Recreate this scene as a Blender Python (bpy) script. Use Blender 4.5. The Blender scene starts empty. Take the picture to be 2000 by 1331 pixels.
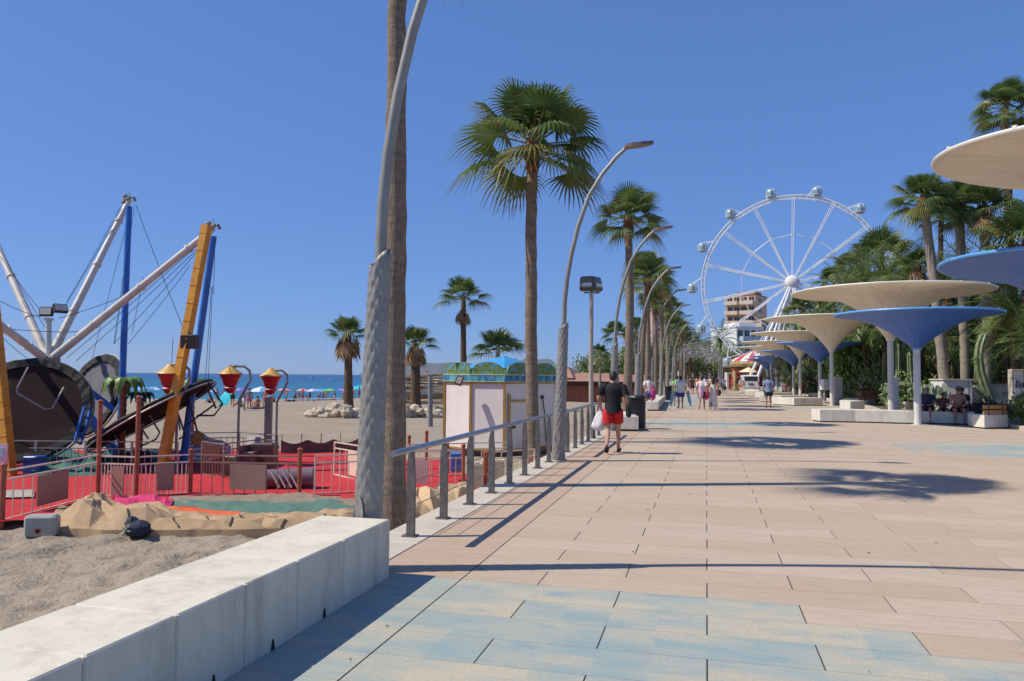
import bpy, math, random
import numpy as np
from mathutils import Vector, Matrix
R = math.radians
SC = bpy.context.scene
COL = SC.collection

# ---------------------------------------------------------------- camera, sky, sun
CAMH = 1.65
YAW, PITCH, ROLL, FPX = R(14.22), math.atan(69.0/1500), 0.009, 1500.0
A_ = Vector((-math.sin(YAW), math.cos(YAW), 0)); R_ = Vector((math.cos(YAW), math.sin(YAW), 0)); Z_ = Vector((0, 0, 1))
FWD = A_*math.cos(PITCH)+Z_*math.sin(PITCH)
UP0 = R_.cross(FWD)
RT = R_*math.cos(ROLL)+UP0*math.sin(ROLL)
UP = UP0*math.cos(ROLL)-R_*math.sin(ROLL)
cam = bpy.data.objects.new('camera', bpy.data.cameras.new('camera')); COL.objects.link(cam)
cam.matrix_world = Matrix(((RT.x, UP.x, -FWD.x, 0), (RT.y, UP.y, -FWD.y, 0), (RT.z, UP.z, -FWD.z, CAMH), (0, 0, 0, 1)))
cam.data.sensor_width = 36; cam.data.lens = 27.0; cam.data.clip_end = 40000; cam.data.clip_start = 0.05
SC.camera = cam
SUN_EL, SUN_AZ = R(50), R(250)          # the sun stands to the west south west: azimuth clockwise from +Y
W = bpy.data.worlds.new('World'); SC.world = W; W.use_nodes = True
wn, wl = W.node_tree.nodes, W.node_tree.links
sky = wn.new('ShaderNodeTexSky'); sky.sky_type = 'NISHITA'; sky.sun_disc = False
sky.sun_elevation = SUN_EL; sky.sun_rotation = SUN_AZ; sky.altitude = 0; sky.air_density = 1.0; sky.dust_density = 0.0; sky.ozone_density = 10.0
bg = wn['Background']; bg.inputs['Strength'].default_value = 0.10
gm = wn.new('ShaderNodeGamma'); gm.inputs[1].default_value = .5           # a deep, even Mediterranean blue
tn = wn.new('ShaderNodeMix'); tn.data_type = 'RGBA'; tn.blend_type = 'MULTIPLY'; tn.inputs[0].default_value = 1; tn.inputs[7].default_value = (1.14, 1.70, 2.90, 1)
wl.new(sky.outputs[0], gm.inputs[0]); wl.new(gm.outputs[0], tn.inputs[6]); wl.new(tn.outputs[2], bg.inputs['Color'])
sl = bpy.data.lights.new('sun', 'SUN'); sl.energy = 5.0; sl.angle = R(0.5); sl.color = (1.0, 0.925, 0.79)
so = bpy.data.objects.new('sun', sl); COL.objects.link(so)
sdir = Vector((math.sin(SUN_AZ)*math.cos(SUN_EL), math.cos(SUN_AZ)*math.cos(SUN_EL), math.sin(SUN_EL)))
so.rotation_euler = sdir.to_track_quat('Z', 'Y').to_euler()
SC.view_settings.view_transform = 'Standard'; SC.view_settings.look = 'None'; SC.view_settings.gamma = 1
SC.view_settings.exposure = 0.0

# ---------------------------------------------------------------- calibration helpers
def raydir(px, py):
    return FWD*FPX + RT*(px-1000) - UP*(py-665.5)
def P(px, py, d):
    v = raydir(px, py); v = v*(d/v.dot(A_)); return Vector((v.x, v.y, v.z+CAMH))
def G(px, py, z=0.0):
    v = raydir(px, py); v = v*((z-CAMH)/v.z); return Vector((v.x, v.y, z))
def D(p): return p[0]*A_.x+p[1]*A_.y

def vnoise(x, y, seed=0):
    x = np.asarray(x, float); y = np.asarray(y, float)
    xi = np.floor(x).astype(np.int64); yi = np.floor(y).astype(np.int64); fx = x-xi; fy = y-yi
    def h(a, b):
        n = (a*374761393+b*668265263+seed*144665) & 0xffffffff
        n = ((n ^ (n >> 13))*1274126177) & 0xffffffff
        return ((n ^ (n >> 16)) & 0xffff)/65535.0
    u = fx*fx*(3-2*fx); v = fy*fy*(3-2*fy)
    return (h(xi, yi)*(1-u)+h(xi+1, yi)*u)*(1-v)+(h(xi, yi+1)*(1-u)+h(xi+1, yi+1)*u)*v - .5

def zbase(x, y):
    d = np.maximum(x*A_.x+y*A_.y, 0)
    z = -.74-.009*np.clip(d-10, 0, 50)-.0236*np.clip(d-60, 0, 1e9)
    cap = -1.15-.1*np.clip(-x-40, 0, 1e9)
    return np.maximum(np.maximum(z, cap), -9)
def zg(x, y): return float(zbase(np.float64(x), np.float64(y)))
def S(px, py):                         # a point on the sand seen at a pixel
    z = -.9
    for _ in range(30):
        p = G(px, py, z); z = .5*z+.5*zg(p.x, p.y)
    return Vector((p.x, p.y, zg(p.x, p.y)))
def SD(px, d):                         # a point on the sand at a depth
    p = P(px, 740, d); return Vector((p.x, p.y, zg(p.x, p.y)))

# ---------------------------------------------------------------- materials
def nd(nt, t, **k):
    n = nt.nodes.new(t)
    for a, b in k.items(): setattr(n, a, b)
    return n
class NT:
    def __init__(s, name):
        s.m = bpy.data.materials.new(name); s.m.use_nodes = True; s.t = s.m.node_tree
        s.b = s.t.nodes['Principled BSDF']
    def set(s, sock, v):
        if hasattr(v, 'is_output'): s.t.links.new(v, sock)
        else: sock.default_value = v
    def math(s, op, a, b=0.0, c=None, clamp=False):
        n = nd(s.t, 'ShaderNodeMath', operation=op, use_clamp=clamp); s.set(n.inputs[0], a); s.set(n.inputs[1], b)
        if c is not None: s.set(n.inputs[2], c)
        return n.outputs[0]
    def pos(s): return nd(s.t, 'ShaderNodeNewGeometry').outputs['Position']
    def obj(s): return nd(s.t, 'ShaderNodeTexCoord').outputs['Object']
    def sep(s, v):
        n = nd(s.t, 'ShaderNodeSeparateXYZ'); s.set(n.inputs[0], v); return n.outputs
    def comb(s, x, y, z):
        n = nd(s.t, 'ShaderNodeCombineXYZ'); s.set(n.inputs[0], x); s.set(n.inputs[1], y); s.set(n.inputs[2], z); return n.outputs[0]
    def scale(s, v, sc):
        n = nd(s.t, 'ShaderNodeVectorMath', operation='MULTIPLY'); s.set(n.inputs[0], v); n.inputs[1].default_value = sc; return n.outputs[0]
    def noise(s, v, scale, detail=4, rough=.55, dist=0):
        n = nd(s.t, 'ShaderNodeTexNoise'); s.set(n.inputs['Vector'], v); n.inputs['Scale'].default_value = scale
        n.inputs['Detail'].default_value = detail; n.inputs['Roughness'].default_value = rough; n.inputs['Distortion'].default_value = dist; return n.outputs['Fac']
    def white(s, v):
        n = nd(s.t, 'ShaderNodeTexWhiteNoise', noise_dimensions='3D'); s.set(n.inputs['Vector'], v); return n.outputs['Value']
    def ramp(s, f, lo, hi, a=0.0, b=1.0):
        n = nd(s.t, 'ShaderNodeMapRange', clamp=True); s.set(n.inputs[0], f)
        for i, v in enumerate((lo, hi, a, b)): n.inputs[i+1].default_value = v
        return n.outputs[0]
    def mix(s, f, a, b, mode='MIX'):
        n = nd(s.t, 'ShaderNodeMix', data_type='RGBA', blend_type=mode); s.set(n.inputs[0], f)
        for i, v in ((6, a), (7, b)): s.set(n.inputs[i], (*v, 1) if isinstance(v, tuple) and len(v) == 3 else v)
        return n.outputs[2]
    def bump(s, h, strength, dist=.02):
        n = nd(s.t, 'ShaderNodeBump'); n.inputs['Strength'].default_value = strength; n.inputs['Distance'].default_value = dist
        s.set(n.inputs['Height'], h); s.t.links.new(n.outputs[0], s.b.inputs['Normal']); return n.outputs[0]
    def col(s, v): s.set(s.b.inputs['Base Color'], (*v, 1) if isinstance(v, tuple) and len(v) == 3 else v)
def mul(c, f): return tuple(min(1, x*f) for x in c)
def simple(name, c, rough=.6, metal=0.0, var=.18, scale=3.0, bump=0.0, bscale=60, dist=.01, dirt=None, stretch=(1, 1, 1), spec=None):
    n = NT(name); p = n.scale(n.pos(), stretch)
    f = n.ramp(n.noise(p, scale, 6), .3, .7)
    k = n.mix(f, mul(c, 1-var), mul(c, 1+var))
    if dirt: k = n.mix(n.ramp(n.noise(p, scale*.45, 8, .7), .52, .72, 0, dirt[1]), k, dirt[0])
    n.col(k); n.b.inputs['Roughness'].default_value = rough; n.b.inputs['Metallic'].default_value = metal
    if spec is not None: n.b.inputs['Specular IOR Level'].default_value = spec
    if bump: n.bump(n.noise(p, bscale, 5), bump, dist)
    return n.m
def leafmat(name, c, c2, trans=.25, rough=.45):
    n = NT(name); f = n.ramp(n.noise(n.pos(), 2.3, 5), .32, .68)
    k = n.mix(f, c, c2); n.col(k); n.b.inputs['Roughness'].default_value = rough; n.b.inputs['Specular IOR Level'].default_value = .35
    tr = nd(n.t, 'ShaderNodeBsdfTranslucent'); n.set(tr.inputs[0], k)
    ms = nd(n.t, 'ShaderNodeMixShader'); ms.inputs[0].default_value = trans
    n.t.links.new(n.b.outputs[0], ms.inputs[1]); n.t.links.new(tr.outputs[0], ms.inputs[2])
    n.t.links.new(ms.outputs[0], n.t.nodes['Material Output'].inputs['Surface']); return n.m

def pavement_mat():
    n = NT('paving_slabs'); p = n.pos(); x, y, z = n.sep(p)
    row = n.math('FLOOR', n.math('DIVIDE', y, .43))
    off = n.math('MULTIPLY', n.math('FLOORED_MODULO', row, 2.0), .65)
    u = n.math('DIVIDE', n.math('ADD', x, off), 1.3); cu = n.math('FLOOR', u); fu = n.math('SUBTRACT', u, cu)
    dx = n.math('MULTIPLY', n.math('MINIMUM', fu, n.math('SUBTRACT', 1.0, fu)), 1.3)
    v = n.math('SUBTRACT', n.math('DIVIDE', y, .43), row)
    dy = n.math('MULTIPLY', n.math('MINIMUM', v, n.math('SUBTRACT', 1.0, v)), .43)
    sj = n.ramp(dx, .0025, .0065, 1, 0); rj = n.ramp(dy, .0012, .004, 1, 0)
    cx = n.math('SUBTRACT', n.math('MULTIPLY', n.math('ADD', cu, .5), 1.3), off); cy = n.math('MULTIPLY', n.math('ADD', row, .5), .43)
    cell = n.comb(cx, cy, 0.0)
    rnd = n.white(cell)
    # faded blue wave painted slab by slab
    q = n.math('ADD', cx, 2.0)
    yb = n.math('SUBTRACT', 6.2, n.math('ADD', n.math('MULTIPLY', q, .06), n.math('MULTIPLY', n.math('MULTIPLY', q, q), .04)))
    mask = n.math('LESS_THAN', cy, yb)
    for (ex, ey, rx, ry) in ((-.4, 28.4, 3.3, 2.0), (8.3, 20.4, 3.6, 2.2), (7.2, 45.5, 4.2, 2.0), (-1.9, 58, 1.6, 17), (8.0, 32.5, 3.2, 1.6), (7.5, 62, 4, 2)):
        ax = n.math('DIVIDE', n.math('SUBTRACT', cx, ex), rx); ay = n.math('DIVIDE', n.math('SUBTRACT', cy, ey), ry)
        mask = n.math('MAXIMUM', mask, n.math('LESS_THAN', n.math('ADD', n.math('MULTIPLY', ax, ax), n.math('MULTIPLY', ay, ay)), 1.0))
    left = n.math('LESS_THAN', x, -1.93)
    blot = n.noise(n.scale(p, (.8, 1.6, 1)), 1.5, 8, .62)
    fine = n.noise(p, 55, 4, .7)
    streak = n.noise(n.scale(p, (1.2, 12, 1)), 1.7, 7, .65)
    base = n.mix(rnd, (.50, .395, .285), (.58, .475, .36))
    base = n.mix(n.ramp(streak, .35, .72, 0, .55), base, (.39, .29, .205))
    base = n.mix(n.ramp(n.noise(n.scale(p, (.6, 2.2, 1)), .55, 7, .65), .55, .75, 0, .5), base, (.50, .30, .20))
    lb = n.mix(n.ramp(streak, .3, .7), (.44, .30, .205), (.54, .41, .30))
    base = n.mix(left, base, lb)
    fs_ = n.noise(n.scale(p, (2.5, 34, 1)), 1.4, 6, .7)
    base = n.mix(n.ramp(fs_, .54, .70, 0, .5), base, (.36, .28, .22))
    base = n.mix(n.ramp(n.noise(n.scale(p, (1.3, 9, 1)), 2.2, 6, .7), .58, .72, 0, .55), base, (.63, .52, .39))
    # square-edged remains of paint
    pc = n.comb(n.math('FLOOR', n.math('MULTIPLY', x, 3.1)), n.math('FLOOR', n.math('MULTIPLY', y, 7)), 0.0)
    worn = n.ramp(n.math('ADD', n.math('MULTIPLY', blot, .75), n.math('ADD', n.math('MULTIPLY', rnd, .12), n.math('MULTIPLY', n.white(pc), .13))), .36, .62)
    bl = n.mix(worn, (.255, .365, .375), (.50, .455, .345))
    bl = n.mix(n.ramp(n.noise(n.scale(p, (1, 2.5, 1)), 2.1, 9, .7), .56, .70, 0, .75), bl, (.15, .29, .40))
    k = n.mix(mask, base, bl)
    k = n.mix(n.ramp(fine, .35, .7, 0, .5), k, (.27, .215, .18))
    k = n.mix(n.ramp(n.noise(n.scale(p, (.55, 2.0, 1)), 3.3, 9, .78), .60, .74, 0, .6), k, (.20, .16, .13))
    sj = n.math('MULTIPLY', sj, n.ramp(x, -1.93, -1.92, 0, 1))
    # long joint between the slab field and the edge band, and the band's own joints
    lj = n.ramp(n.math('ABSOLUTE', n.math('ADD', x, 1.93)), .004, .008, 1, 0)
    sj = n.math('MAXIMUM', sj, lj)
    sj = n.math('MULTIPLY', sj, n.ramp(x, .4, 2.2, 1, .35))
    k = n.mix(n.math('MULTIPLY', rj, .6), k, (.16, .125, .10))
    k = n.mix(sj, k, (.03, .025, .02))
    n.col(k); n.b.inputs['Roughness'].default_value = .8; n.b.inputs['Specular IOR Level'].default_value = .25
    h = n.math('SUBTRACT', n.math('MULTIPLY', fine, .35), n.math('ADD', n.math('MULTIPLY', sj, 2.0), rj))
    n.bump(h, .35, .006); return n.m

def sand_mat():
    n = NT('beach_sand'); p = n.pos()
    k = n.mix(n.ramp(n.noise(p, .35, 7), .3, .7), (.30, .245, .18), (.385, .32, .25))
    k = n.mix(n.ramp(n.noise(p, 7, 8, .7), .35, .7, 0, .6), k, (.255, .205, .15))
    k = n.mix(n.ramp(n.noise(p, 90, 3, .7), .45, .7, 0, .5), k, (.43, .365, .295))
    k = n.mix(n.ramp(n.noise(p, 13, 3, .7), .70, .74, 0, .7), k, (.12, .09, .06))
    n.col(k); n.b.inputs['Roughness'].default_value = .95; n.b.inputs['Specular IOR Level'].default_value = .1
    x, y, z = n.sep(p)
    h = n.math('ADD', n.math('MULTIPLY', n.noise(p, 5.5, 4, .6, .6), 1.3), n.math('MULTIPLY', n.noise(p, 17, 5, .65), .45))
    rut = n.noise(n.scale(p, (.06, 1.3, 1)), 1.0, 4, .5)
    n.bump(n.math('ADD', h, n.math('MULTIPLY', rut, 1.0)), .6, .10); return n.m

def sea_mat():
    n = NT('sea_water'); p = n.pos(); x, y, z = n.sep(p)
    d = n.math('ADD', n.math('MULTIPLY', x, A_.x), n.math('MULTIPLY', y, A_.y))
    f = n.ramp(d, 140, 700); f = n.math('POWER', f, .5)
    k = n.mix(f, (.035, .20, .27), (.010, .075, .19))
    k = n.mix(n.ramp(n.noise(n.scale(p, (.004, .03, 1)), 1.0, 6, .6), .4, .65, 0, .5), k, (.016, .11, .24))
    foam = n.math('MULTIPLY', n.ramp(n.noise(n.scale(p, (.05, .5, 1)), 1.0, 6, .7), .66, .72), n.ramp(d, 150, 420, .8, 0))
    k = n.mix(foam, k, (.75, .8, .82))
    n.col(k); n.b.inputs['Roughness'].default_value = .35; n.b.inputs['Specular IOR Level'].default_value = .18
    n.bump(n.math('ADD', n.noise(n.scale(p, (.25, .9, 1)), 1.2, 6, .6), n.noise(n.scale(p, (.03, .1, 1)), 1.0, 3)), .6, .5); return n.m

def trunk_mat(name, c1, c2, ring=14.0, fib=45):
    n = NT(name); o = n.pos(); x, y, z = n.sep(o)
    v = n.noise(n.scale(o, (1, 1, .12)), fib, 6, .65)
    rg = n.noise(n.scale(o, (.25, .25, 1)), ring, 4, .6)
    f = n.math('ADD', n.math('MULTIPLY', v, .6), n.math('MULTIPLY', rg, .4))
    k = n.mix(n.ramp(f, .36, .64), c1, c2)
    k = n.mix(n.ramp(n.noise(o, 1.2, 6), .5, .72, 0, .5), k, mul(c1, 1.5))
    n.col(k); n.b.inputs['Roughness'].default_value = .9; n.b.inputs['Specular IOR Level'].default_value = .15
    n.bump(f, .9, .05); return n.m

def concrete_white(name, c, joints=None):
    n = NT(name); p = n.pos()
    k = n.mix(n.ramp(n.noise(p, 1.6, 8, .65), .3, .7), mul(c, .9), mul(c, 1.06))
    k = n.mix(n.ramp(n.noise(n.scale(p, (1, 1, .18)), 3.6, 10, .78), .47, .72, 0, .62), k, (.30, .26, .19))
    k = n.mix(n.ramp(n.noise(p, 130, 2, .8), .6, .7, 0, .35), k, (.45, .42, .36))
    n.col(k); n.b.inputs['Roughness'].default_value = .7
    n.bump(n.noise(p, 40, 5), .15, .01); return n.m

def canvas_mat(name, c, stain, dk):
    n = NT(name); o = n.obj(); x, y, z = n.sep(o)
    a = n.math('ARCTAN2', y, x); r = n.math('POWER', n.math('ADD', n.math('MULTIPLY', x, x), n.math('MULTIPLY', y, y)), .5)
    g = n.math('FRACT', n.math('ADD', n.math('MULTIPLY', a, 16/(2*math.pi)), 16.5))
    seam = n.ramp(n.math('MULTIPLY', n.math('ABSOLUTE', n.math('SUBTRACT', g, .5)), r), .012, .05, 1, 0)
    st = n.noise(n.comb(n.math('MULTIPLY', a, 2.5), n.math('MULTIPLY', r, .5), 0.0), 3.0, 7, .65)
    k = n.mix(n.ramp(n.noise(n.pos(), 1.1, 6), .3, .7), mul(c, .92), mul(c, 1.06))
    k = n.mix(n.ramp(st, .5, .75, 0, .45), k, stain)
    k = n.mix(n.math('MULTIPLY', seam, .55), k, dk)
    n.col(k); n.b.inputs['Roughness'].default_value = .55
    n.bump(seam, .4, .03); return n.m

MT = {}
def cloth(c, rough=.85):
    k = ('cloth', tuple(round(x, 3) for x in c))
    if k not in MT: MT[k] = simple('cloth_fabric', c, rough, var=.12, scale=9, bump=.25, bscale=30, dist=.02)
    return MT[k]
def paint(c, rough=.4, metal=0.0, var=.1):
    k = ('paint', tuple(round(x, 3) for x in c), rough, metal)
    if k not in MT: MT[k] = simple('painted_surface', c, rough, metal, var=var, scale=2.5, bump=.06, bscale=25, dist=.01, dirt=((c[0]*.5+.05, c[1]*.5+.045, c[2]*.5+.035), .35))
    return MT[k]
STEEL = simple('brushed_steel', (.42, .42, .42), .32, .9, .15, 6, dirt=((.16, .14, .12), .6))
GALV = simple('galvanised_metal', (.27, .255, .235), .5, .25, .16, 4, bump=.1, bscale=30, dirt=((.25, .22, .19), .5))
POSTM = simple('weathered_steel_plate', (.17, .16, .15), .5, .6, .3, 14, dirt=((.30, .28, .25), .5))
WHITEP = paint((.74, .74, .73), .35)
DARKM = simple('dark_metal', (.035, .035, .04), .5, .2)
RUST = simple('rust_red_paint', (.34, .085, .042), .5, 0, .25, 8, dirt=((.16, .05, .03), .6))
CREAM = simple('cream_paint', (.74, .60, .46), .5, 0, .1, 6, dirt=((.42, .22, .14), .5))
BLUEP = simple('blue_painted_metal', (.03, .15, .52), .4, 0, .15, 5, dirt=((.1, .2, .4), .5))
YELP = simple('ochre_painted_metal', (.62, .28, .02), .45, 0, .18, 5, dirt=((.35, .17, .05), .6))
WOOD = simple('varnished_wood', (.50, .25, .085), .5, 0, .25, 6, bump=.2, stretch=(1, 8, 8))
ROCK = simple('pale_rock', (.52, .44, .32), .9, 0, .3, 3, bump=.8, bscale=7, dist=.08)
SOIL = simple('planting_soil', (.13, .10, .07), .95, 0, .3, 2, bump=.6, bscale=8, dist=.05)
EDGEM = concrete_white('pale_edge_stone', (.56, .49, .40))
BENCHW = concrete_white('white_concrete', (.68, .64, .55))
SKIN = simple('skin_tone', (.44, .25, .17), .55, 0, .08, 12); SKIN2 = simple('tanned_skin', (.36, .17, .11), .55, 0, .08, 12)
HAIRM = simple('dark_hair', (.018, .013, .010), .6, 0, .3, 40)
GREEN1 = leafmat('palm_leaf_dark', (.052, .095, .022), (.105, .160, .044))
GREEN2 = leafmat('palm_leaf_mid', (.105, .165, .040), (.18, .24, .068), .3)
GREEN3 = leafmat('palm_leaf_yellowed', (.15, .17, .045), (.24, .24, .075), .3)
DRY = leafmat('dry_palm_leaf', (.26, .15, .075), (.40, .27, .15), .2, .8)
BOOT = simple('reddish_leaf_bases', (.17, .060, .028), .9, 0, .4, 8, bump=.8, bscale=14, dist=.06)
SHRUB1 = leafmat('shrub_leaf', (.10, .165, .042), (.22, .295, .08), .25)
SHRUB2 = leafmat('shrub_leaf_grey', (.15, .18, .095), (.29, .32, .20), .2)
SHRUB3 = leafmat('shrub_leaf_bright', (.10, .17, .025), (.20, .26, .05), .3)
TRUNKA = trunk_mat('palm_bark', (.135, .098, .070), (.34, .27, .20))
TRUNKB = trunk_mat('palm_bark_rough', (.055, .035, .022), (.21, .14, .085), 9, 20)
TRUNKC = trunk_mat('palm_bark_grey', (.20, .165, .13), (.40, .34, .28), 8)
CACT = simple('cactus_skin', (.12, .17, .075), .6, 0, .25, 6)
GLASSB = simple('tinted_glass', (.24, .36, .42), .15, 0, .2, 3)
BLACKM = simple('black_plastic', (.016, .017, .019), .45, 0, .2, 6)

# ---------------------------------------------------------------- mesh builder
class MB:
    def __init__(s): s.v = []; s.f = []; s.m = []
    def add(s, vs, fs, mi=0):
        b = len(s.v); s.v += [tuple(v) for v in vs]; s.f += [tuple(b+i for i in f) for f in fs]; s.m += [mi]*len(fs); return s
    def box(s, c, sz, rz=0.0, mi=0, mat=None, bev=0.0):
        hx, hy, hz = sz[0]/2, sz[1]/2, sz[2]/2
        if bev > 0:
            b = min(bev, hx*.9, hy*.9, hz*.9); vs = []
            for z, e in ((-hz, b), (-hz+b, 0), (hz-b, 0), (hz, b)):
                x, y = hx-e, hy-e
                vs += [(x-b, -y, z), (x, -y+b, z), (x, y-b, z), (x-b, y, z), (-x+b, y, z), (-x, y-b, z), (-x, -y+b, z), (-x+b, -y, z)]
            fs = [tuple(range(7, -1, -1)), tuple(range(24, 32))]
            for k in range(3):
                for i in range(8): fs.append((k*8+i, k*8+(i+1) % 8, k*8+8+(i+1) % 8, k*8+8+i))
        else:
            vs = [(x, y, z) for z in (-hz, hz) for x, y in ((-hx, -hy), (hx, -hy), (hx, hy), (-hx, hy))]
            fs = [(3, 2, 1, 0), (4, 5, 6, 7)]+[(i, (i+1) % 4, (i+1) % 4+4, i+4) for i in range(4)]
        M = mat if mat is not None else Matrix.Translation(Vector(c)) @ Matrix.Rotation(rz, 4, 'Z')
        return s.add([M @ Vector(v) for v in vs], fs, mi)
    def bar(s, a, b, w, h, mi=0):          # a rectangular bar from a to b
        a, b = Vector(a), Vector(b); d = (b-a); L = d.length; d = d.normalized()
        up = Vector((0, 0, 1)) if abs(d.z) < .95 else Vector((0, 1, 0))
        x = d.cross(up).normalized(); y = x.cross(d)
        M = Matrix(((d.x, x.x, y.x, 0), (d.y, x.y, y.y, 0), (d.z, x.z, y.z, 0), (0, 0, 0, 1))); M.translation = (a+b)/2
        return s.box(None, (L, w, h), mat=M, mi=mi)
    def tube(s, pts, rad, n=8, mi=0, cap=True, flat=1.0):
        pts = [Vector(p) for p in pts]; k = len(pts)
        if not isinstance(rad, (list, tuple)): rad = [rad]*k
        vs = []; pr = None
        for i, p in enumerate(pts):
            t = (pts[min(i+1, k-1)]-pts[max(i-1, 0)]).normalized()
            if pr is None:
                u = Vector((1, 0, 0)) if abs(t.x) < .9 else Vector((0, 1, 0)); u = (u-t*u.dot(t)).normalized()
            else:
                u = (pr-t*pr.dot(t)); u = u.normalized() if u.length > 1e-6 else Vector((1, 0, 0))
            pr = u; w = t.cross(u)
            for j in range(n):
                a = 2*math.pi*j/n; vs.append(p+u*(math.cos(a)*rad[i])+w*(math.sin(a)*rad[i]*flat))
        fs = [(i*n+j, i*n+(j+1) % n, (i+1)*n+(j+1) % n, (i+1)*n+j) for i in range(k-1) for j in range(n)]
        if cap: fs += [tuple(range(n-1, -1, -1)), tuple((k-1)*n+j for j in range(n))]
        return s.add(vs, fs, mi)
    def lathe(s, prof, n=24, c=(0, 0, 0), mi=0, cap0=False, cap1=False):
        vs = []
        for r, z in prof:
            for j in range(n):
                a = 2*math.pi*j/n; vs.append((c[0]+r*math.cos(a), c[1]+r*math.sin(a), c[2]+z))
        k = len(prof); fs = [(i*n+j, i*n+(j+1) % n, (i+1)*n+(j+1) % n, (i+1)*n+j) for i in range(k-1) for j in range(n)]
        if cap0: fs.append(tuple(range(n-1, -1, -1)))
        if cap1: fs.append(tuple((k-1)*n+j for j in range(n)))
        return s.add(vs, fs, mi)
    def ball(s, c, r, n=10, mi=0, jit=0, rnd=None):
        r = r if isinstance(r, (tuple, list)) else (r, r, r); vs = [(c[0], c[1], c[2]-r[2])]; m = max(4, n//2)
        J = (lambda: 1+rnd.uniform(-jit, jit)) if rnd else (lambda: 1)
        for i in range(1, m):
            t = math.pi*i/m
            for j in range(n):
                a = 2*math.pi*j/n; q = J(); vs.append((c[0]+r[0]*q*math.sin(t)*math.cos(a), c[1]+r[1]*q*math.sin(t)*math.sin(a), c[2]-r[2]*q*math.cos(t)))
        vs.append((c[0], c[1], c[2]+r[2])); e = len(vs)-1
        fs = [(0, 1+(j+1) % n, 1+j) for j in range(n)]+[(e, e-n+j, e-n+(j+1) % n) for j in range(n)]
        for i in range(m-2):
            for j in range(n): fs.append((1+i*n+j, 1+i*n+(j+1) % n, 1+(i+1)*n+(j+1) % n, 1+(i+1)*n+j))
        return s.add(vs, fs, mi)
    def prism(s, poly, z0, z1, mi=0):
        n = len(poly); ar = sum(poly[i][0]*poly[(i+1) % n][1]-poly[(i+1) % n][0]*poly[i][1] for i in range(n))
        if ar < 0: poly = poly[::-1]
        vs = [(p[0], p[1], z0) for p in poly]+[(p[0], p[1], z1) for p in poly]
        return s.add(vs, [tuple(range(n-1, -1, -1)), tuple(range(n, 2*n))]+[(i, (i+1) % n, n+(i+1) % n, n+i) for i in range(n)], mi)
    def slab(s, poly3, nrm, th, mi=0):     # a flat outline with thickness
        poly3 = [Vector(p) for p in poly3]; nv = Vector(nrm).normalized()*th; n = len(poly3)
        return s.add(poly3+[p+nv for p in poly3], [tuple(range(n-1, -1, -1)), tuple(range(n, 2*n))]+[(i, (i+1) % n, n+(i+1) % n, n+i) for i in range(n)], mi)
    def grid(s, P_, mi=0):                 # P_ rows of points
        nu, nv = len(P_), len(P_[0]); vs = [p for r in P_ for p in r]
        return s.add(vs, [(i*nv+j, (i+1)*nv+j, (i+1)*nv+j+1, i*nv+j+1) for i in range(nu-1) for j in range(nv-1)], mi)
    def shift(s, o): s.v = [(a-o[0], b-o[1], c-o[2]) for a, b, c in s.v]; return s
    def mesh(s, name, mats, smooth=False):
        me = bpy.data.meshes.new(name); me.from_pydata(s.v, [], s.f)
        for m in (mats if isinstance(mats, (list, tuple)) else [mats]): me.materials.append(m)
        if any(s.m): me.polygons.foreach_set('material_index', s.m)
        if smooth:
            me.polygons.foreach_set('use_smooth', [True]*len(me.polygons))
            if smooth != 'all':
                try: me.set_sharp_from_angle(angle=R(40))
                except Exception: pass
        me.update(); return me
    def build(s, name, mats, parent=None, smooth=False, loc=None):
        o = bpy.data.objects.new(name, s.mesh(name, mats, smooth)); COL.objects.link(o)
        if parent is not None:
            o.parent = parent
            if parent.name in WORLD: s_ = WORLD[parent.name]
        if loc is not None: o.location = loc
        return o
WORLD = {}
def tag(o, label=None, cat=None, group=None, kind=None):
    if label: o['label'] = label
    if cat: o['category'] = cat
    if group: o['group'] = group
    if kind: o['kind'] = kind
    return o
def thing(name, label, cat, loc=(0, 0, 0), rz=0.0, group=None, scale=1.0):
    o = bpy.data.objects.new(name, None); COL.objects.link(o); o.empty_display_size = .2
    o.location = loc; o.rotation_euler = (0, 0, rz); o.scale = (scale,)*3 if not isinstance(scale, tuple) else scale
    return tag(o, label, cat, group)
def kids(o): return KIDS.get(o.name, [])
def dup(root, loc, rz=0.0, label=None, group=None, scale=1.0, skip=()):
    r = root.copy(); COL.objects.link(r); r.location = loc; r.rotation_euler = (0, 0, rz)
    r.scale = (scale,)*3 if not isinstance(scale, tuple) else scale
    if label: r['label'] = label
    if group: r['group'] = group
    for ch in list(root.children):
        if ch.name.split('.')[0] in skip: continue
        c = ch.copy(); COL.objects.link(c); c.parent = r
        for g in list(ch.children):
            d = g.copy(); COL.objects.link(d); d.parent = c
    return r
def struct(name, mb, mat, smooth=False, kind='structure'):
    return tag(mb.build(name, mat, None, smooth), None, None, None, kind)
def one(name, mb, mat, label, cat, group=None, smooth=False, loc=(0, 0, 0)):   # a thing that is one mesh; builder coordinates are local
    return tag(mb.build(name, mat, None, smooth, loc), label, cat, group)
ORD = ['first', 'second', 'third', 'fourth', 'fifth', 'sixth', 'seventh', 'eighth', 'ninth', 'tenth', 'eleventh', 'twelfth', 'thirteenth', 'fourteenth', 'fifteenth', 'sixteenth']
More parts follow.
